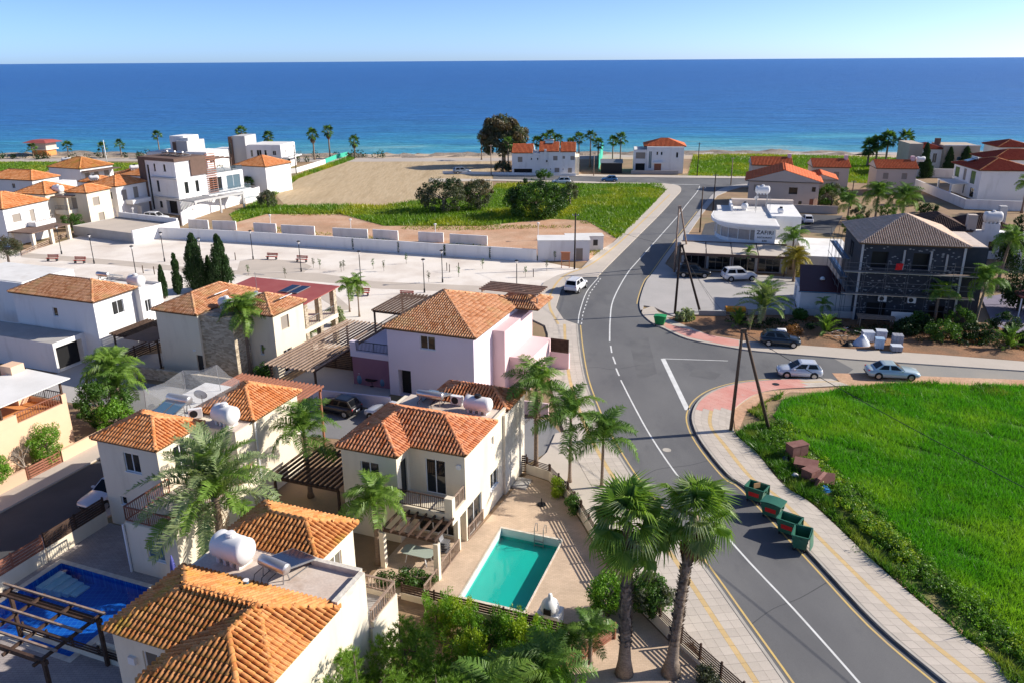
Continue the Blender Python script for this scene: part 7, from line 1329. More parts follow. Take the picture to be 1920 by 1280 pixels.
blades('lot_grass', LOT, 16, .5, .11, 'meadow_grass', 4, -.008, lambda P: .3+1.2*vnoise(P[:, 0]*.15, P[:, 1]*.15, 11)+.3*vnoise(P[:, 0]*.6, P[:, 1]*.6, 12), .5, maxn=90000)
blades('coast_meadow_grass', [(45.10,205.14),(59.03,201.52),(85.81,189.31),(107.37,202.05),(124.20,235.20),(103.25,244.60),(76.48,252.00),(56.57,251.73)], 9, .5, .14, 'meadow_grass', 5, -.012, None, .5, maxn=50000); blades('coast_lawn', [(-147.21,214.67),(-124.42,209.48),(-129.04,226.90),(-108.47,221.29),(-105.05,229.15),(-109.50,239.29),(-129.71,244.35),(-168.06,246.51)], 6, .4, .14, 'meadow_grass', 6, -.012, None, .5, maxn=30000); blades('margin_grass', [(-57.81,189.92),(-50.12,252.26),(-47.39,246.45),(-54.03,205.08),(-52.34,177.12),(-47.95,163.32),(-53.29,174.26)], 18, .7, .12, 'meadow_grass', 7, -.002, None, .5, maxn=30000)
blades('dirt_tufts', [(-51.29,139.49),(-52.21,149.54),(-48.39,157.24),(-33.26,155.51),(-23.24,144.36),(-5.68,143.75),(8.21,149.50),(18.18,140.46),(18.41,131.38),(11.43,114.03),(3.27,116.26),(-8.30,123.02)], 8, .3, .1, 'hill_grass', 8, -.012, None, .6, maxn=20000, mask=lambda P, g: vnoise(P[:, 0]*.12, P[:, 1]*.2, 14) > .66)
for i, (x0, x1, y) in enumerate(((-175, -95, 253), (-88, -60, 240), (-60, -38, 250), (-80, -66, 176))):
    rg2 = np.random.default_rng(600+i); n = int((x1-x0)/2.2); c = np.stack([rg2.uniform(x0, x1, n), y+rg2.normal(0, 1.2, n), rg2.uniform(.3, 1.3, n)], 1); tag(link('coast_scrub', cloud('coast_scrub', 600+i, c, rg2.uniform(.9, 1.8, n), 70, .22, 'leaf_dark'), None), kind='stuff')
rg2 = np.random.default_rng(640); c = np.stack([rg2.uniform(-92, -68, 60), rg2.uniform(188, 212, 60), rg2.uniform(.5, 2.2, 60)], 1); tag(link('garden_scrub', cloud('garden_scrub', 640, c, rg2.uniform(1, 1.8, 60), 70, .2, 'leaf_olive'), None), kind='stuff')
rg2 = np.random.default_rng(641); P = rg2.uniform([0, 0], [1, 1], (60, 2)); A_ = (32.73,86.04); B_ = (52.55,75.91); c = np.stack([A_[0]+(B_[0]-A_[0])*P[:, 0], A_[1]+(B_[1]-A_[1])*P[:, 0]+rg2.uniform(-1.5, 2.2, 60), rg2.uniform(.1, .35, 60)], 1); tag(link('bed_litter', cloud('bed_litter', 641, c, rg2.uniform(.3, .8, 60), 40, .09, 'dry_leaf', flat=.4), None), kind='stuff')
rg2 = np.random.default_rng(642); P = rg2.uniform(0, 1, 110); A_ = (24.40,84.29); c = np.stack([A_[0]+(B_[0]-A_[0])*P, A_[1]+(B_[1]-A_[1])*P+rg2.uniform(-.8, 3.0, 110), rg2.uniform(.1, .6, 110)], 1); tag(link('bed_groundcover', cloud('bed_groundcover', 642, c, rg2.uniform(.3, .8, 110), 60, .085, 'leaf_dark', flat=.6), None), kind='stuff')


# ================================================================ cars
glassmat('car_glass', (.008, .009, .011), .05); MATS['car_glass'].node_tree.nodes['Principled BSDF'].inputs['Specular IOR Level'].default_value = .2; pm('tyre', (.018, .018, .019), rough=.85, grain=0); pm('rim', (.45, .45, .46), rough=.35, metal=.8, grain=0); pm('tail_lamp', (.45, .012, .012), rough=.2, spec=.6, grain=0); pm('head_lamp', (.62, .64, .66), rough=.12, spec=.7, grain=0); pm('trim_black', (.012, .012, .013), rough=.5, grain=0)
for n_, c_ in (('paint_white', (.74, .74, .75)), ('paint_silver', (.60, .63, .69)), ('paint_ice', (.46, .57, .62)), ('paint_black', (.008, .008, .010)), ('paint_navy', (.016, .026, .038)), ('paint_blue', (.05, .16, .34)), ('paint_grey', (.20, .23, .27))): pm(n_, c_, rough=.28, spec=.5, grain=0, coat=.6, metal=.15 if 'white' not in n_ else 0)
CAR = {'hatch': dict(L=4.0, W=1.72, H=1.50, g=(.24, .02, -.36, -.475)), 'sedan': dict(L=4.65, W=1.8, H=1.44, g=(.20, .02, -.22, -.385)), 'suv': dict(L=4.6, W=1.86, H=1.74, g=(.22, .07, -.40, -.485))}
def car(label, loc, rz, kind, paint, rails=False):
    k = CAR[kind]; L, W, H_ = k['L'], k['W']/2, k['H']; q = H_/1.5; gc = .06 if kind == 'suv' else 0; t = thing('parked_car', label, 'car', (loc[0], loc[1], loc[2] if len(loc) > 2 else .006), rz)
    tr = .90 if kind == 'sedan' else .95
    st = [(-.5, .42, .72, .78, .78), (-.485, .30, .82, tr-.06, .92), (-.44, .24, .86, tr, .97), (-.36, .20, .87, tr, 1), (-.1, .19, .86, .94, 1), (.18, .19, .85, .93, 1), (.27, .20, .82, .90, .99), (.38, .22, .77, .84, .97), (.45, .26, .70, .76, .92), (.485, .32, .62, .66, .82), (.5, .38, .54, .57, .66)]
    V = []; F = []; n = 12
    for x, zb, zs, zt, w in st:
        w *= W; zb, zs, zt = zb*q+gc, zs*q, zt*q; P = [(0, zb), (w*.86, zb), (w*.985, zb+.13*q), (w, (zb+zs)/2), (w*.965, zs), (w*.80, zt), (0, zt+.025)]
        for y, z in P+[(-y, z) for y, z in P[-2:0:-1]]: V.append((x*L, y, z))
    for i in range(len(st)-1):
        for j in range(n): F.append((i*n+j, i*n+(j+1) % n, (i+1)*n+(j+1) % n, (i+1)*n+j))
    F += [tuple(range(n-1, -1, -1)), tuple(range((len(st)-1)*n, len(st)*n))]; m = MB(); m.add(V, F); body = m.build('body', paint, t, True)
    f0, f1, r1, r0 = [x*L for x in k['g']]; zb = .90*q; zr = H_; wb, wr = W*.93, W*.73
    def ring(x, hw, z, n_=1): return [(x, -hw, z), (x, hw, z)]
    A = [(f0, -wb*.95, zb-.02), (f0, wb*.95, zb-.02), (r0, wb*.9, zb), (r0, -wb*.9, zb)]; B = [(f1, -wr, zr-.06), (f1, wr, zr-.06), (r1, wr*.97, zr-.07), (r1, -wr*.97, zr-.07)]
    C = [(f1-.18, -wr*.8, zr), (f1-.18, wr*.8, zr), (r1+.22, wr*.8, zr-.015), (r1+.22, -wr*.8, zr-.015)]
    m = MB(); m.add(A+B+C, [(0, 1, 5, 4), (1, 2, 6, 5), (2, 3, 7, 6), (3, 0, 4, 7), (4, 5, 9, 8), (5, 6, 10, 9), (6, 7, 11, 10), (7, 4, 8, 11), (8, 9, 10, 11)]); m.build('roof', paint, t)
    def pane(nm, P, u0, u1, v0, v1, off):
        a, b, c, d = [Vector(p) for p in P]; nn = (b-a).cross(d-a).normalized(); W_ = lambda u, v: (a*(1-u)+b*u)*(1-v)+(d*(1-u)+c*u)*v
        if nn.dot(W_(.5, .5)-Vector((0, 0, .6))) < 0: nn = -nn
        MB().quad(*[tuple(W_(u, v)+nn*off) for u, v in ((u0, v0), (u1, v0), (u1, v1), (u0, v1))]).build(nm, 'car_glass', t)
    pane('windscreen', (A[0], A[1], B[1], B[0]), .05, .95, .08, .95, .012); pane('rear_window', (A[2], A[3], B[3], B[2]), .08, .92, .2, .92, .012)
    for a, b, c, d in ((A[1], A[2], B[2], B[1]), (A[3], A[0], B[0], B[3])):
        lo = (.10, .46, .54, .90) if a is A[1] else (.10, .46, .54, .90); pane('side_window', (a, b, c, d), lo[0], lo[1], .16, .90, .012); pane('side_window', (a, b, c, d), lo[2], lo[3], .16, .90, .012)
    wr_ = .315*(1.12 if kind == 'suv' else 1)
    for x in (.31*L, -.30*L):
        for sd in (-1, 1):
            w = MB(); w.lathe([(wr_*1.16, -.02), (wr_*1.16, .02)], 18, (x, sd*(W-.008), wr_+.03), 'y'); w.build('wheel_arch', 'trim_black', t)
            w = MB(); w.lathe([(wr_*.62, -.10), (wr_*.95, -.10), (wr_, -.06), (wr_, .06), (wr_*.95, .10), (wr_*.62, .10)], 18, (x, sd*(W-.075), wr_), 'y'); wo = w.build('wheel', 'tyre', t, True)
            w = MB(); w.lathe([(wr_*.66, -.104), (wr_*.60, -.108), (wr_*.2, -.09), (wr_*.2, .09), (wr_*.60, .108), (wr_*.66, .104)], 14, (x, sd*(W-.075), wr_), 'y'); w.build('rim', 'rim', wo)
    for sd in (-1, 1):
        MB().box(L*.425, L*.478, sd*W*.62-.14, sd*W*.62+.14, .60*q, .72*q).build('headlight', 'head_lamp', t); MB().box(-L*.492, -L*.45, sd*W*.72-.12, sd*W*.72+.12, .68*q, .86*q).build('tail_light', 'tail_lamp', t)
        MB().box(f0-.42, f0-.26, sd*(W+.10)-.09, sd*(W+.10)+.09, .90*q, 1.02*q).build('mirror', paint, t)
    MB().box(L*.487, L*.503, -.5*W, .5*W, .36*q, .50*q).build('grille', 'trim_black', t); MB().box(-L*.508, -L*.498, -.26, .26, .52*q, .63*q).build('number_plate', 'paint_white', t); MB().box(-L*.505, -L*.47, -.8*W, .8*W, .34*q, .44*q).build('bumper', 'trim_black', t)
    if rails or kind == 'suv':
        for sd in (-1, 1): MB().bar((f1-.25, sd*wr*.86, zr+.03), (r1+.3, sd*wr*.86, zr+.02), .04).build('roof_rail', 'trim_black' if paint != 'paint_white' else 'rim', t)
    return t
car('white SUV parked in front of the tall modern house at the top left', (-66.46,148.46), R(-8), 'suv', 'paint_white')
car('white SUV seen from behind in the lay-by of the main road', (8.31,99.13)+(.006,), R(66), 'suv', 'paint_white')
car('black SUV parked by the restaurant awning', (24.76,105.14)+(.125,), R(-10), 'suv', 'paint_black'); car('white SUV parked in the restaurant forecourt', (30.37,103.05)+(.125,), R(4), 'suv', 'paint_white')
car('dark navy car on the pavement by the planter bed', (27.71,77.53)+(.125,), R(-14), 'hatch', 'paint_navy', True)
car('silver hatchback at the corner of the side road', (26.82,69.25), R(172), 'hatch', 'paint_silver'); car('pale ice-blue saloon parked on the side road verge', (35.33,68.83)+(.018,), R(-9), 'sedan', 'paint_ice')
car('black hatchback parked before the low lilac wall', BW(-35.9, 52.4), A0+R(176), 'hatch', 'paint_black'); car('silver car half hidden behind the green-pool villa roof', BW(-31.2, 52.6), A0+R(176), 'hatch', 'paint_silver')
car('silver car in the street left of the blue-pool villa', BW(-42.75, 35.0), A0-R(90), 'sedan', 'paint_silver')
car('small white car in the dark car park behind the restaurant', (53.43,142.67), R(78), 'hatch', 'paint_white'); car('blue car on the coast road before the grass lot', (23.90,195.73), R(178), 'hatch', 'paint_blue'); car('dark blue-grey car beside the long white house', (-12.88,212.11), R(20), 'suv', 'paint_grey'); car('silver pickup under the grey tree by the coast road', (11.98,191.86), R(180), 'suv', 'paint_silver')
t = thing('roof_load', 'white bundle tied on the roof of the dark navy car', 'bundle', (*(27.71,77.53), 1.66), R(-14)); MB().add([(-.5, -.35, 0), (.5, -.35, 0), (.5, .35, 0), (-.5, .35, 0), (-.38, -.25, .16), (.34, -.28, .12), (.4, .22, .18), (-.4, .26, .13), (0, 0, .2)], [(3, 2, 1, 0), (0, 1, 5, 4), (1, 2, 6, 5), (2, 3, 7, 6), (3, 0, 4, 7), (4, 5, 8), (5, 6, 8), (6, 7, 8), (7, 4, 8)]).build('sheet', 'tank_white', t)

# ================================================================ public garden
wall_line('park_wall', 'long white wall along the back of the gravel garden', [(-61.02,133.51),(-45.63,129.66),(-30.62,125.22),(-12.99,119.51),(3.70,114.58)], 1.85, 'white_render', .22)
for i, (a, b) in enumerate((((355, 428), (392, 429)), ((400, 430), (444, 431)), ((477, 435), (519, 437)), ((529, 439), (591, 441)), ((625, 445), (690, 447)), ((700, 448), (747, 451)), ((785, 453), (832, 455)), ((844, 457), (914, 460)))):
    P = [[(-57.75,141.61),(-53.82,140.52)], [(-52.89,140.02),(-48.52,139.40)], [(-44.95,137.89),(-40.74,136.83)], [(-39.56,135.89),(-33.50,134.36)], [(-30.10,132.95),(-23.99,131.47)], [(-23.09,131.44),(-18.71,130.04)], [(-15.25,129.11),(-11.05,128.16)], [(-9.95,127.33),(-3.83,125.56)]][i]; wall_line('wall_panel', _ord[i]+' free-standing white wall panel from the left behind the garden wall', P, 1.6, 'white_render', .25)
h = House('service_building', 'low flat white building with small doors at the end of the garden wall', 'building', base=(3.9, 114.9), ang=R(-1)); h.walls((0, 7.6, 0, 3.6), 0, 3.0, 'white_render', {'F': [(5.6, 6.6, .05, 1.9, 's')]}); h.slab('roof', 'roof_white', (-.1, 7.7, -.1, 3.7), 3.002, 3.12)
h = House('service_building', 'small white kiosk wall with dark notice behind the service building', 'building', base=(8.5, 121.4), ang=R(2)); h.walls((0, 5.8, 0, 2.2), 0, 2.2, 'white_render'); h.box('notice', 'frame_dark', 4.2, 4.9, -.04, 0, .8, 1.7); h.slab('roof', 'roof_white', (-.1, 5.9, -.1, 2.3), 2.202, 2.3)
h = House('concrete_ramp', 'sunken concrete ramp with white end wall left of the garden wall', 'ramp', base=(-75.3, 135.7), ang=R(-27)); h.walls((0, 15, 0, 9), 0, 1.7, 'concrete', top=False); h.slab('deck', 'path', (.1, 14.9, .1, 8.9), 1.45, 1.6); h.box('end_wall', 'white_render', 15, 15.3, -.2, 9.2, 0, 2.2); h.box('upstand', 'white_render', .2, 15, 9, 9.3, 0, 2.6)
def lamp(label, base, hgt, mat='metal_dark', group=None):
    t = thing('street_lamp', label, 'street lamp', base, 0, group); m = MB(); m.lathe([(.11, 0), (.11, .5), (.06, .55), (.05, hgt-.45)], 10); m.build('post', mat, t); m = MB(); m.lathe([(.05, hgt-.45), (.2, hgt-.1), (.19, hgt-.08)], 12); m.build('lantern', 'tank_white', t); m = MB(); m.lathe([(.26, hgt-.078), (.27, hgt-.02), (.1, hgt+.06)], 12); m.build('hood', mat, t); return t
for i, p in enumerate(((-69.97,121.54), (-61.74,115.11), (-51.98,107.16), (-51.74,116.15), (-44.60,112.07), (-38.83,117.13), (-29.72,109.51), (-20.12,102.99), (-11.17,98.36), (-9.24,103.25), (0.65,97.33))): lamp(_ord[i]+' dark lamp post from the left in the gravel garden' if i < 10 else 'rightmost dark lamp post in the gravel garden near the road', p, 4.4)
for i, p in enumerate(((-69.45,145.98), (-57.99,145.07), (-42.07,138.25), (-27.18,133.72), (-12.43,129.02), (4.42,129.31))): lamp(_ord[i]+' slim white lamp post from the left behind the garden wall', p, 2.9, 'tank_white')
pm('bench_red', (.48, .09, .06), (.42, .08, .06), 2)
for i, (p, rz) in enumerate((((-68.91,116.97), -6), ((-64.07,115.50), -6), ((-35.99,117.05), -12), ((-31.06,115.23), -12), ((-18.88,97.08), -10), ((-13.17,95.74), -10))):
    t = thing('park_bench', ['leftmost red bench beside the garden path', 'second red bench from the left beside the garden path', 'red bench left of the lamp on the paved square', 'red bench right of the lamp on the paved square', 'red bench by the two small palms', 'red bench behind the lilac house pergola'][i], 'bench', p, R(rz))
    for k in range(3): MB().box(-.9, .9, -.25+.17*k, -.11+.17*k, .43, .47).build('seat_slat', 'bench_red', t)
    for k in range(2): MB().box(-.9, .9, .27+.03*k, .30+.03*k, .58+.2*k, .74+.2*k).build('back_slat', 'bench_red', t)
    for x in (-.7, .7): MB().box(x-.04, x+.04, -.22, .28, 0, .43).build('leg', 'metal_dark', t); MB().bar((x, .27, .42), (x, .345, .95), .05).build('back_support', 'metal_dark', t)
t = thing('notice_board', 'orange-brown wooden notice board at the edge of the gravel garden', 'notice board', (7.68,110.63), R(-8)); pm('board_orange', (.50, .20, .10), (.45, .18, .09), 2)
for x in (-.55, .55): MB().box(x-.05, x+.05, -.05, .05, 0, 2.3).build('post', 'board_orange', t)
MB().box(-.62, .62, -.07, .07, 1.15, 2.25).build('panel', 'board_orange', t); MB().box(-.7, .7, -.15, .15, 2.26, 2.33).build('cap', 'board_orange', t); MB().box(-.5, .5, -.04, .04, .35, .43).build('rail', 'board_orange', t)
for i, p in enumerate(((-51.91,109.21), (-50.06,108.57), (-42.77,116.23), (-41.39,116.86), (-9.14,109.56), (-8.69,108.65), (-7.47,109.51), (2.98,105.71))):
    t = thing('stake', _ord[i]+' short dark stake from the left in the gravel garden', 'stake', p, 0, 'stakes in the gravel garden'); MB().box(-.05, .05, -.05, .05, 0, 1.1).build('shaft', 'wood_pole', t); MB().add([(-.05, -.05, 1.1), (.05, -.05, 1.1), (.05, .05, 1.1), (-.05, .05, 1.1), (0, 0, 1.2)], [(0, 1, 4), (1, 2, 4), (2, 3, 4), (3, 0, 4)]).build('tip', 'wood_pole', t)
fence('slat_fence', 'brown rail fence sloping along the left of the gravel garden', (-75.75,120.64), (-76.23,136.65), .8, 0, 3, 'wood_grey', .12, 2.5)

# ================================================================ poles, wires, bins
def pole(label, base, h, mat='wood_pole', r=.12, arm=True, name='utility_pole'):
    t = thing(name, label, 'utility pole', base); m = MB(); m.tube([(0, 0, 0), (0, 0, h)], [r, r*.7], 10); m.build('shaft', mat, t, True)
    if arm: MB().box(-.45, .45, -.04, .04, h-.35, h-.27).build('cross_arm', 'metal_grey', t); [MB().lathe([(.04, 0), (.05, .06), (.02, .12)], 8, (x, 0, h-.27)).build('insulator', 'tank_white', t) for x in (-.4, 0, .4)]
    return t
def aframe(label, a, b, h, mat):
    t = thing('utility_pole', label, 'utility pole', a); d = (b[0]-a[0], b[1]-a[1])
    for q in ((0, 0), d): m = MB(); m.tube([(q[0], q[1], 0), (d[0]*.06+(.0 if q == (0, 0) else d[0]*.05), d[1]*.08, h)], [.15, .11], 10); m.build('leg', mat, t, True)
    MB().box(d[0]*.06-.12, d[0]*.06+.3, d[1]*.08-.12, d[1]*.08+.12, h-.25, h+.05).build('head', mat, t); return t
aframe('A-shaped pair of brown wooden poles on the corner pavement by the crop field', (17.41,57.55), (20.52,57.69), 8.54, 'wood_pole'); aframe('A-shaped pair of black poles beside the restaurant forecourt', (18.95,88.37), (22.05,88.92), 8.21, 'wood_pole_dark'); aframe('A-shaped pair of grey poles behind the restaurant awning corner', (22.60,107.51), (25.85,112.65), 9.20, 'wood_grey')
for p, hh, l, mt in (((8.93,109.98), 7.98, 'dark single pole beside the notice board', 'wood_pole_dark'), ((32.31,134.86), 7.80, 'brown pole nearest the restaurant on the main road', 'wood_pole'), ((38.14,150.04), 7.88, 'dark pole beside the main road near the big beige gable', 'wood_pole_dark'), ((51.80,189.16), 6.41, 'grey pole at the coast road junction', 'wood_grey'), ((47.17,204.05), 8.30, 'dark pole beside the white house on the coast road', 'wood_pole_dark'), ((-5.09,208.63), 7.68, 'pale pole left of the long white house', 'wood_grey'), ((66.77,156.41), 5.61, 'brown pole beside the green feathery bush', 'wood_pole'), ((-56.92,214.34), 7.46, 'dark pole beside the shore villa wall', 'wood_pole_dark'), ((21.08,205.33), 6.12, 'grey pole by the green windbreak', 'wood_grey'), ((-112.48,226.03), 7.98, 'slim pale pole on the left coast', 'tank_white')): pole(l, p, hh, mt, .13, arm='slim' not in l)
def cable(label, a, b, sag, r=.018):
    t = thing('cable', label, 'cable', a); m = MB(a); n = 16; m.tube([tuple(a[k]+(b[k]-a[k])*i/n-(4*sag*(i/n)*(1-i/n) if k == 2 else 0) for k in range(3)) for i in range(n+1)], r, 5, False); m.build('wire', 'plastic_black', t); return t
_h3 = 8.45; _a3 = (17.41,57.55); _a2 = (18.95,88.37); _a1 = (22.60,107.51); _q = (8.93,109.98); _q2 = (32.31,134.86)
cable('black overhead cable crossing in front of the crop field', (_a3[0], _a3[1], _h3), (34, 18, 7), .6, .022); cable('thin stay wire from the black poles to the forecourt', (_a2[0], _a2[1], 8.02), (*(24.19,90.79), .2), .1, .014)
cable('overhead wire between the black poles and the grey poles', (_a2[0], _a2[1], 8.08), (_a1[0], _a1[1], 8.91), .3, .014); cable('overhead wire from the grey poles to the brown roadside pole', (_a1[0], _a1[1], 9.06), (_q2[0], _q2[1], 7.62), .4, .014)
cable('overhead wire from the black poles over the road to the dark single pole', (_a2[0], _a2[1], 7.96), (_q[0], _q[1], 7.83), .5, .014); cable('overhead wire from the brown poles to the black poles over the junction', (_a3[0], _a3[1], _h3), (_a2[0], _a2[1], 8.14), .6, .014)
pm('bin_green', (.035, .13, .085), (.04, .15, .10), 3, rough=.4, grain=.05); pm('bin_bright', (.02, .26, .07), (.025, .3, .08), 3, rough=.4, grain=.05); pm('sticker_red', (.62, .03, .03), rough=.4, grain=0)
def bin_(label, loc, rz, lid, mat='bin_green', s=1., sticker=True):
    t = thing('rubbish_container', label, 'bin', (loc[0], loc[1], loc[2] if len(loc) > 2 else .01), rz); t.scale = (s,)*3; b0, b1 = (.50, .36), (.66, .50); z0, z1 = .2, 1.12
    A = [(-b0[0], -b0[1], z0), (b0[0], -b0[1], z0), (b0[0], b0[1], z0), (-b0[0], b0[1], z0)]; B = [(-b1[0], -b1[1], z1), (b1[0], -b1[1], z1), (b1[0], b1[1], z1), (-b1[0], b1[1], z1)]; Bi = [(x*.93, y*.91, z1) for x, y, z in B]; Ai = [(x*.93, y*.91, z0+.05) for x, y, z in A]
    m = MB(); m.add(A+B+Bi+Ai, [(3, 2, 1, 0), (0, 1, 5, 4), (1, 2, 6, 5), (2, 3, 7, 6), (3, 0, 4, 7), (4, 5, 9, 8), (5, 6, 10, 9), (6, 7, 11, 10), (7, 4, 8, 11), (8, 9, 13, 12), (9, 10, 14, 13), (10, 11, 15, 14), (11, 8, 12, 15), (12, 13, 14, 15)]); m.build('body', mat, t)
    m = MB(); [m.bar(B[i], B[(i+1) % 4], .08, .07) for i in range(4)]; m.build('rim', mat, t)
    for x in (-.45, .45):
        for y in (-.3, .3): MB().lathe([(.1, -.03), (.1, .03)], 12, (x, y, .1), 'x').build('wheel', 'tyre', t); MB().box(x-.03, x+.03, y-.03, y+.03, .1, .22).build('castor', 'metal_grey', t)
    for sd in (-1, 1): MB().box(sd*.66-.06, sd*.66+.06, -.06, .06, .85, 1.0).build('lifting_pin', mat, t)
    if sticker: MB().add([(-.34, -.424, .5), (.34, -.424, .5), (.36, -.468, .82), (-.36, -.468, .82)], [(0, 1, 2, 3)]).build('sticker', 'sticker_red', t)
    m = MB(); n = 9
    if lid == 'closed':
        P = [(-.70+1.4*i/n, .14*math.sin(math.pi*i/n)) for i in range(n+1)]; m.add([(x, -.54, z1+.04+z*.5) for x, z in P]+[(x, .54, z1+.04+z*.5) for x, z in P], [(i, i+1, n+2+i, n+1+i) for i in range(n)]); m.add([(x, -.54, z1+.01+z*.5) for x, z in P]+[(x, .54, z1+.01+z*.5) for x, z in P], [(n+1+i, n+2+i, i+1, i) for i in range(n)])
    else:
        P = [(-.70+1.4*i/n, .16*math.sin(math.pi*i/n)) for i in range(n+1)]; m.add([(x, .52+.12*z, z1+.05) for x, z in P]+[(x, .60+z*.5, .35) for x, z in P], [(i, i+1, n+2+i, n+1+i) for i in range(n)]); m.add([(x, .55+.12*z, z1+.05) for x, z in P]+[(x, .63+z*.5, .35) for x, z in P], [(n+1+i, n+2+i, i+1, i) for i in range(n)])
    m.build('lid', mat, t); return t
bin_('farthest open green container of the four by the kerb', (16.29,46.93), R(-38), 'open'); bin_('green container with closed lid, second of the four by the kerb', (16.78,44.93), R(-38), 'closed'); bin_('third green container by the kerb, open with red sticker', (17.17,42.95), R(-38), 'open'); bin_('nearest green container by the kerb, standing endways', (17.42,41.44), R(-118), 'open', sticker=False); bin_('bright green container at the restaurant corner', (16.52,84.46), R(-20), 'closed', 'bin_bright', .95, False)
pm('cardboard', (.46, .26, .12), (.40, .22, .10), 2); t = thing('cardboard_box', 'torn cardboard sticking out of the farthest green container', 'box', (*(16.29,46.93), 1.0), R(20)); MB().box(-.25, .25, -.03, .03, 0, .35).build('flap', 'cardboard', t); MB().box(-.1, .3, .032, .06, -.02, .26).build('flap', 'cardboard', t)
# dumped furniture
pm('old_wood', (.19, .085, .07), (.24, .12, .10), 3, grain=.12); pm('tarp_blue', (.03, .20, .55), (.05, .26, .62), 3)
for i, (p, d, rz, ti, l) in enumerate((((21.06,52.97), (1.1, .6, .9), 20, 0, 'dumped brown cabinet standing upright at the field edge'), ((21.14,51.16), (1.2, .7, .5), -25, 8, 'dumped brown chest lying beside the upright cabinet'), ((20.90,49.61), (.8, .6, .7), 35, 0, 'dumped brown drawer unit in the middle of the rubbish heap'), ((21.58,49.23), (1.2, .7, .5), -20, 24, 'tilted dumped brown wardrobe next to the blue tarpaulin'), ((20.95,48.72), (.9, .12, .8), 50, 20, 'loose brown cupboard door leaning on the rubbish heap'))):
    t = thing('dumped_furniture', l, 'furniture', p, R(rz)); t.rotation_euler[0] = R(ti); t.scale = (1.3,)*3; x, y, z = d[0]/2, d[1]/2, d[2]; MB().box(-x, x, -y, y, .0, z).build('carcass', 'old_wood', t); MB().box(-x*.96, -.01, -y-.025, -y-.003, .04, z-.04).build('door', 'old_wood', t); MB().box(.01, x*.96, -y-.025, -y-.003, .04, z-.04).build('door', 'old_wood', t); MB().box(-x-.03, x+.03, -y-.04, y+.02, z+.002, z+.04).build('top', 'old_wood', t)
def heap(name, label, loc, rx, ry, h, mat, seed, cat):
    rg = random.Random(seed); t = thing(name, label, cat, loc); m = MB(); n, k = 14, 5
    V = [(0, 0, h)]; 
    for j in range(1, k+1):
        for i in range(n): a = 2*math.pi*i/n; f = j/k; V.append((math.cos(a)*rx*f*rg.uniform(.85, 1.15), math.sin(a)*ry*f*rg.uniform(.85, 1.15), max(0, h*(1-f**1.6)*rg.uniform(.7, 1.2)) if j < k else 0))
    F = [(0, 1+i, 1+(i+1) % n) for i in range(n)]+[(1+(j-1)*n+i, 1+j*n+i, 1+j*n+(i+1) % n, 1+(j-1)*n+(i+1) % n) for j in range(1, k) for i in range(n)]; m.add(V, F); m.build('surface', mat, t, True); return t
heap('tarpaulin', 'crumpled blue tarpaulin at the end of the rubbish heap', (21.45,48.27), .6, .45, .35, 'tarp_blue', 1, 'tarpaulin'); heap('rubbish_bag', 'pale bag beside the upright dumped cabinet', (20.03,50.16), .35, .3, .3, 'tank_white', 2, 'bag'); heap('rubbish_bag', 'grey bag left of the dumped cabinet', (20.16,52.64), .35, .3, .35, 'metal_grey', 3, 'bag')
# building material by the side road
pm('brick_grey', (.32, .33, .38), (.26, .27, .32), 3, grain=.1); pm('wrap_blue', (.42, .55, .72), (.34, .48, .66), 2, rough=.35); pm('wrap_white', (.62, .66, .74), (.54, .58, .66), 2, rough=.4)
def pallet(label, loc, rz, w, d, rows, mat, top=None):
    t = thing('block_pallet', label, 'pallet', loc, rz); 
    for x in (-w*.42, 0, w*.42): MB().box(x-.05, x+.05, -d/2, d/2, 0, .1).build('bearer', 'wood_grey', t)
    for r_ in range(rows):
        for i in range(3):
            for j in range(2): x0 = -w/2+w*i/3; y0 = -d/2+d*j/2; MB().box(x0+.01, x0+w/3-.01, y0+.01, y0+d/2-.01, .102+.24*r_, .33+.24*r_).build('block', mat, t)
    if top: m = MB(); m.box(-w/2-.03, w/2+.03, -d/2-.03, d/2+.03, .102+.24*rows, .14+.24*rows); m.build('sheet', top, t)
    return t
pallet('tall pallet of grey blocks by the side road', (39.34,76.65)+(.13,), R(-16), 1.0, 1.0, 5, 'brick_grey'); pallet('low pallet of grey blocks on the pavement edge', (38.72,75.39)+(.13,), R(-10), 1.0, .9, 2, 'brick_grey', 'wrap_white'); pallet('blue-wrapped pallet at the pavement edge', (37.35,76.21)+(.13,), R(-14), .8, .8, 4, 'wrap_blue', 'wrap_blue'); pallet('white-wrapped pallet behind the blue one', (38.58,78.64)+(.13,), R(-14), 1.0, .9, 4, 'wrap_white', 'wrap_white'); pallet('white-wrapped pallet left of the others', (37.05,78.33)+(.13,), R(-8), 1.1, .9, 4, 'wrap_white', 'wrap_white')
heap('plastic_sheet', 'loose white plastic sheet slumped over building material', (36.03,77.36)+(.13,), .9, .7, 1.0, 'wrap_white', 5, 'sheet'); heap('plastic_bag', 'black bag in the rubble beside the plastic sheet', (34.59,77.07)+(.13,), .6, .4, .4, 'trim_black', 6, 'bag')
rg = random.Random(8)
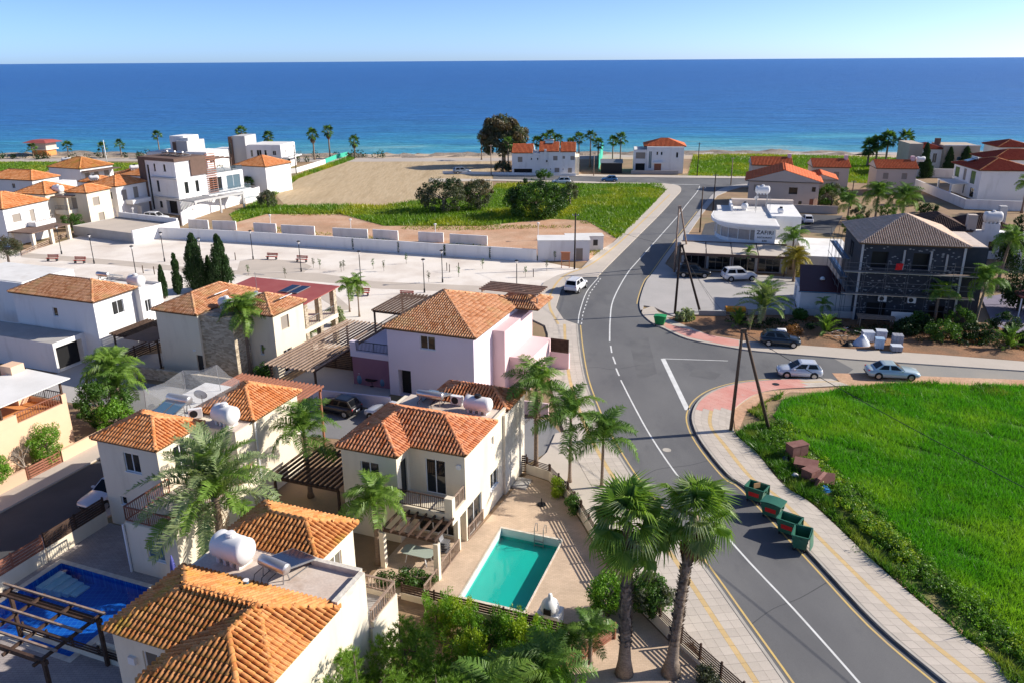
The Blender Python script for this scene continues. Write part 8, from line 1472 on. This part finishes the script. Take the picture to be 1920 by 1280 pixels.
for i in range(14):
    x = rg.uniform(0, 1); a_, b_ = (33.58,78.74), (38.06,80.71); t = thing('scrap_plank', 'loose plank in the scrap heap below the shed', 'plank', (a_[0]+(b_[0]-a_[0])*x, a_[1]+(b_[1]-a_[1])*x+rg.uniform(-1.2, 2.2), .14+rg.uniform(0, .5)), rg.uniform(0, 3.1), 'planks in the scrap heap'); t.rotation_euler[1] = rg.uniform(-.25, .25); l = rg.uniform(.5, 1.1); MB().box(-l, l, -.06, .06, 0, .03).build('board', ('wood_grey', 'wood_pole', 'old_wood', 'roof_white')[i % 4], t); MB().box(-l*.8, -l*.7, -.065, .065, .0305, .05).build('batten', 'wood_grey', t)
wall_line('rubble_wall', 'low wall with railings behind the prickly pear', [(21.59,87.69),(24.60,87.42)], .7, 'concrete', .3); wall_line('rubble_wall', 'low block wall below the shed and scrap', [(32.19,88.07),(35.43,86.78),(39.34,85.90)], .9, 'grey_render', .2); wall_line('rubble_wall', 'dark low wall behind the date palm', [(27.16,87.77),(31.45,87.68)], .8, 'concrete', .25)
t = thing('timber_table', 'rough timber table piled with planks below the scaffolding', 'table', (*(39.91,83.02), .13), R(-13)); MB().box(-1.8, 1.8, -.6, .6, 1.0, 1.08).build('top', 'wood_grey', t); [MB().box(x-.06, x+.06, y-.06, y+.06, 0, 1.0).build('leg', 'wood_grey', t) for x in (-1.7, 1.7) for y in (-.5, .5)]; [MB().bar((-2.0, -.5+.22*k, 1.12+.05*(k % 3)), (1.9, -.3+.15*k, 1.16), .1, .04).build('plank', 'wood_grey', t) for k in range(6)]
t = thing('fruit_crate', 'crate of orange goods at the forecourt edge', 'crate', (*(25.92,88.21), .13), R(-8)); pm('orange_goods', (.75, .26, .02), (.85, .40, .05), 6, grain=.2); MB().box(-1.2, 1.2, -.4, .4, 0, .7).build('box', 'wood_grey', t); MB().box(-1.1, 1.1, -.42, .38, .3, .78).build('goods', 'orange_goods', t)
t = thing('rubble_heap', 'heap of dark rubbish behind the railing in front of the forecourt', 'heap', (*(23.17,87.86), .13)); [MB().box(x-.2, x+.2, y-.15, y+.15, 0, .25+.3*((i*7) % 3)/2).build('piece', ('trim_black', 'metal_grey', 'wrap_white')[i % 3], t) for i, (x, y) in enumerate([(-.9+.35*k, .2*((k*3) % 3)-.2) for k in range(7)])]
t = thing('lifeguard_tower', 'beach kiosk tower with flat red roof on the far left beach', 'tower', (-151.0, 264, -.6), R(-10)); MB().box(-2.6, 2.6, -2.2, 2.2, 0, 2.4).build('base', 'orange_paint', t); MB().box(-3.2, 3.2, -2.8, 2.8, 2.4, 2.7).build('deck', 'cream', t); MB().box(-2.8, 2.8, -2.4, 2.4, 2.7, 4.6).build('cabin', 'beige_render', t); MB().add([(-4.4, -4, 4.7), (4.4, -4, 4.7), (4.4, 4, 4.7), (-4.4, 4, 4.7), (-2.2, -2, 5.5), (2.2, -2, 5.5), (2.2, 2, 5.5), (-2.2, 2, 5.5)], [(3, 2, 1, 0), (4, 5, 6, 7), (0, 1, 5, 4), (1, 2, 6, 5), (2, 3, 7, 6), (3, 0, 4, 7)]).build('roof', 'red_sheet', t)
# yard with the fan palms at the bottom
sheet('palm_yard', [BW(-9.0, 32.0), BW(-9.4, 28.6), (2.0, 27.2), (12.4, 27.0), (10.0, 30.4), (8.5, 33.0), (5.2, 33.6)], .014, 'terrace_pavers')
fence('slat_fence', 'brown slatted fence running down behind the left tall fan palm', (5.2, 33.5), (1.2, 29.9), 1.0, 0, 6, 'wood_red', .11, 1.7); fence('slat_fence', 'dark slatted fence along the pavement by the tall fan palms', (8.4, 32.9), (11.9, 26.6), .95, 0, 7, 'wood_dark', .07, 1.4, .25, 'cream')
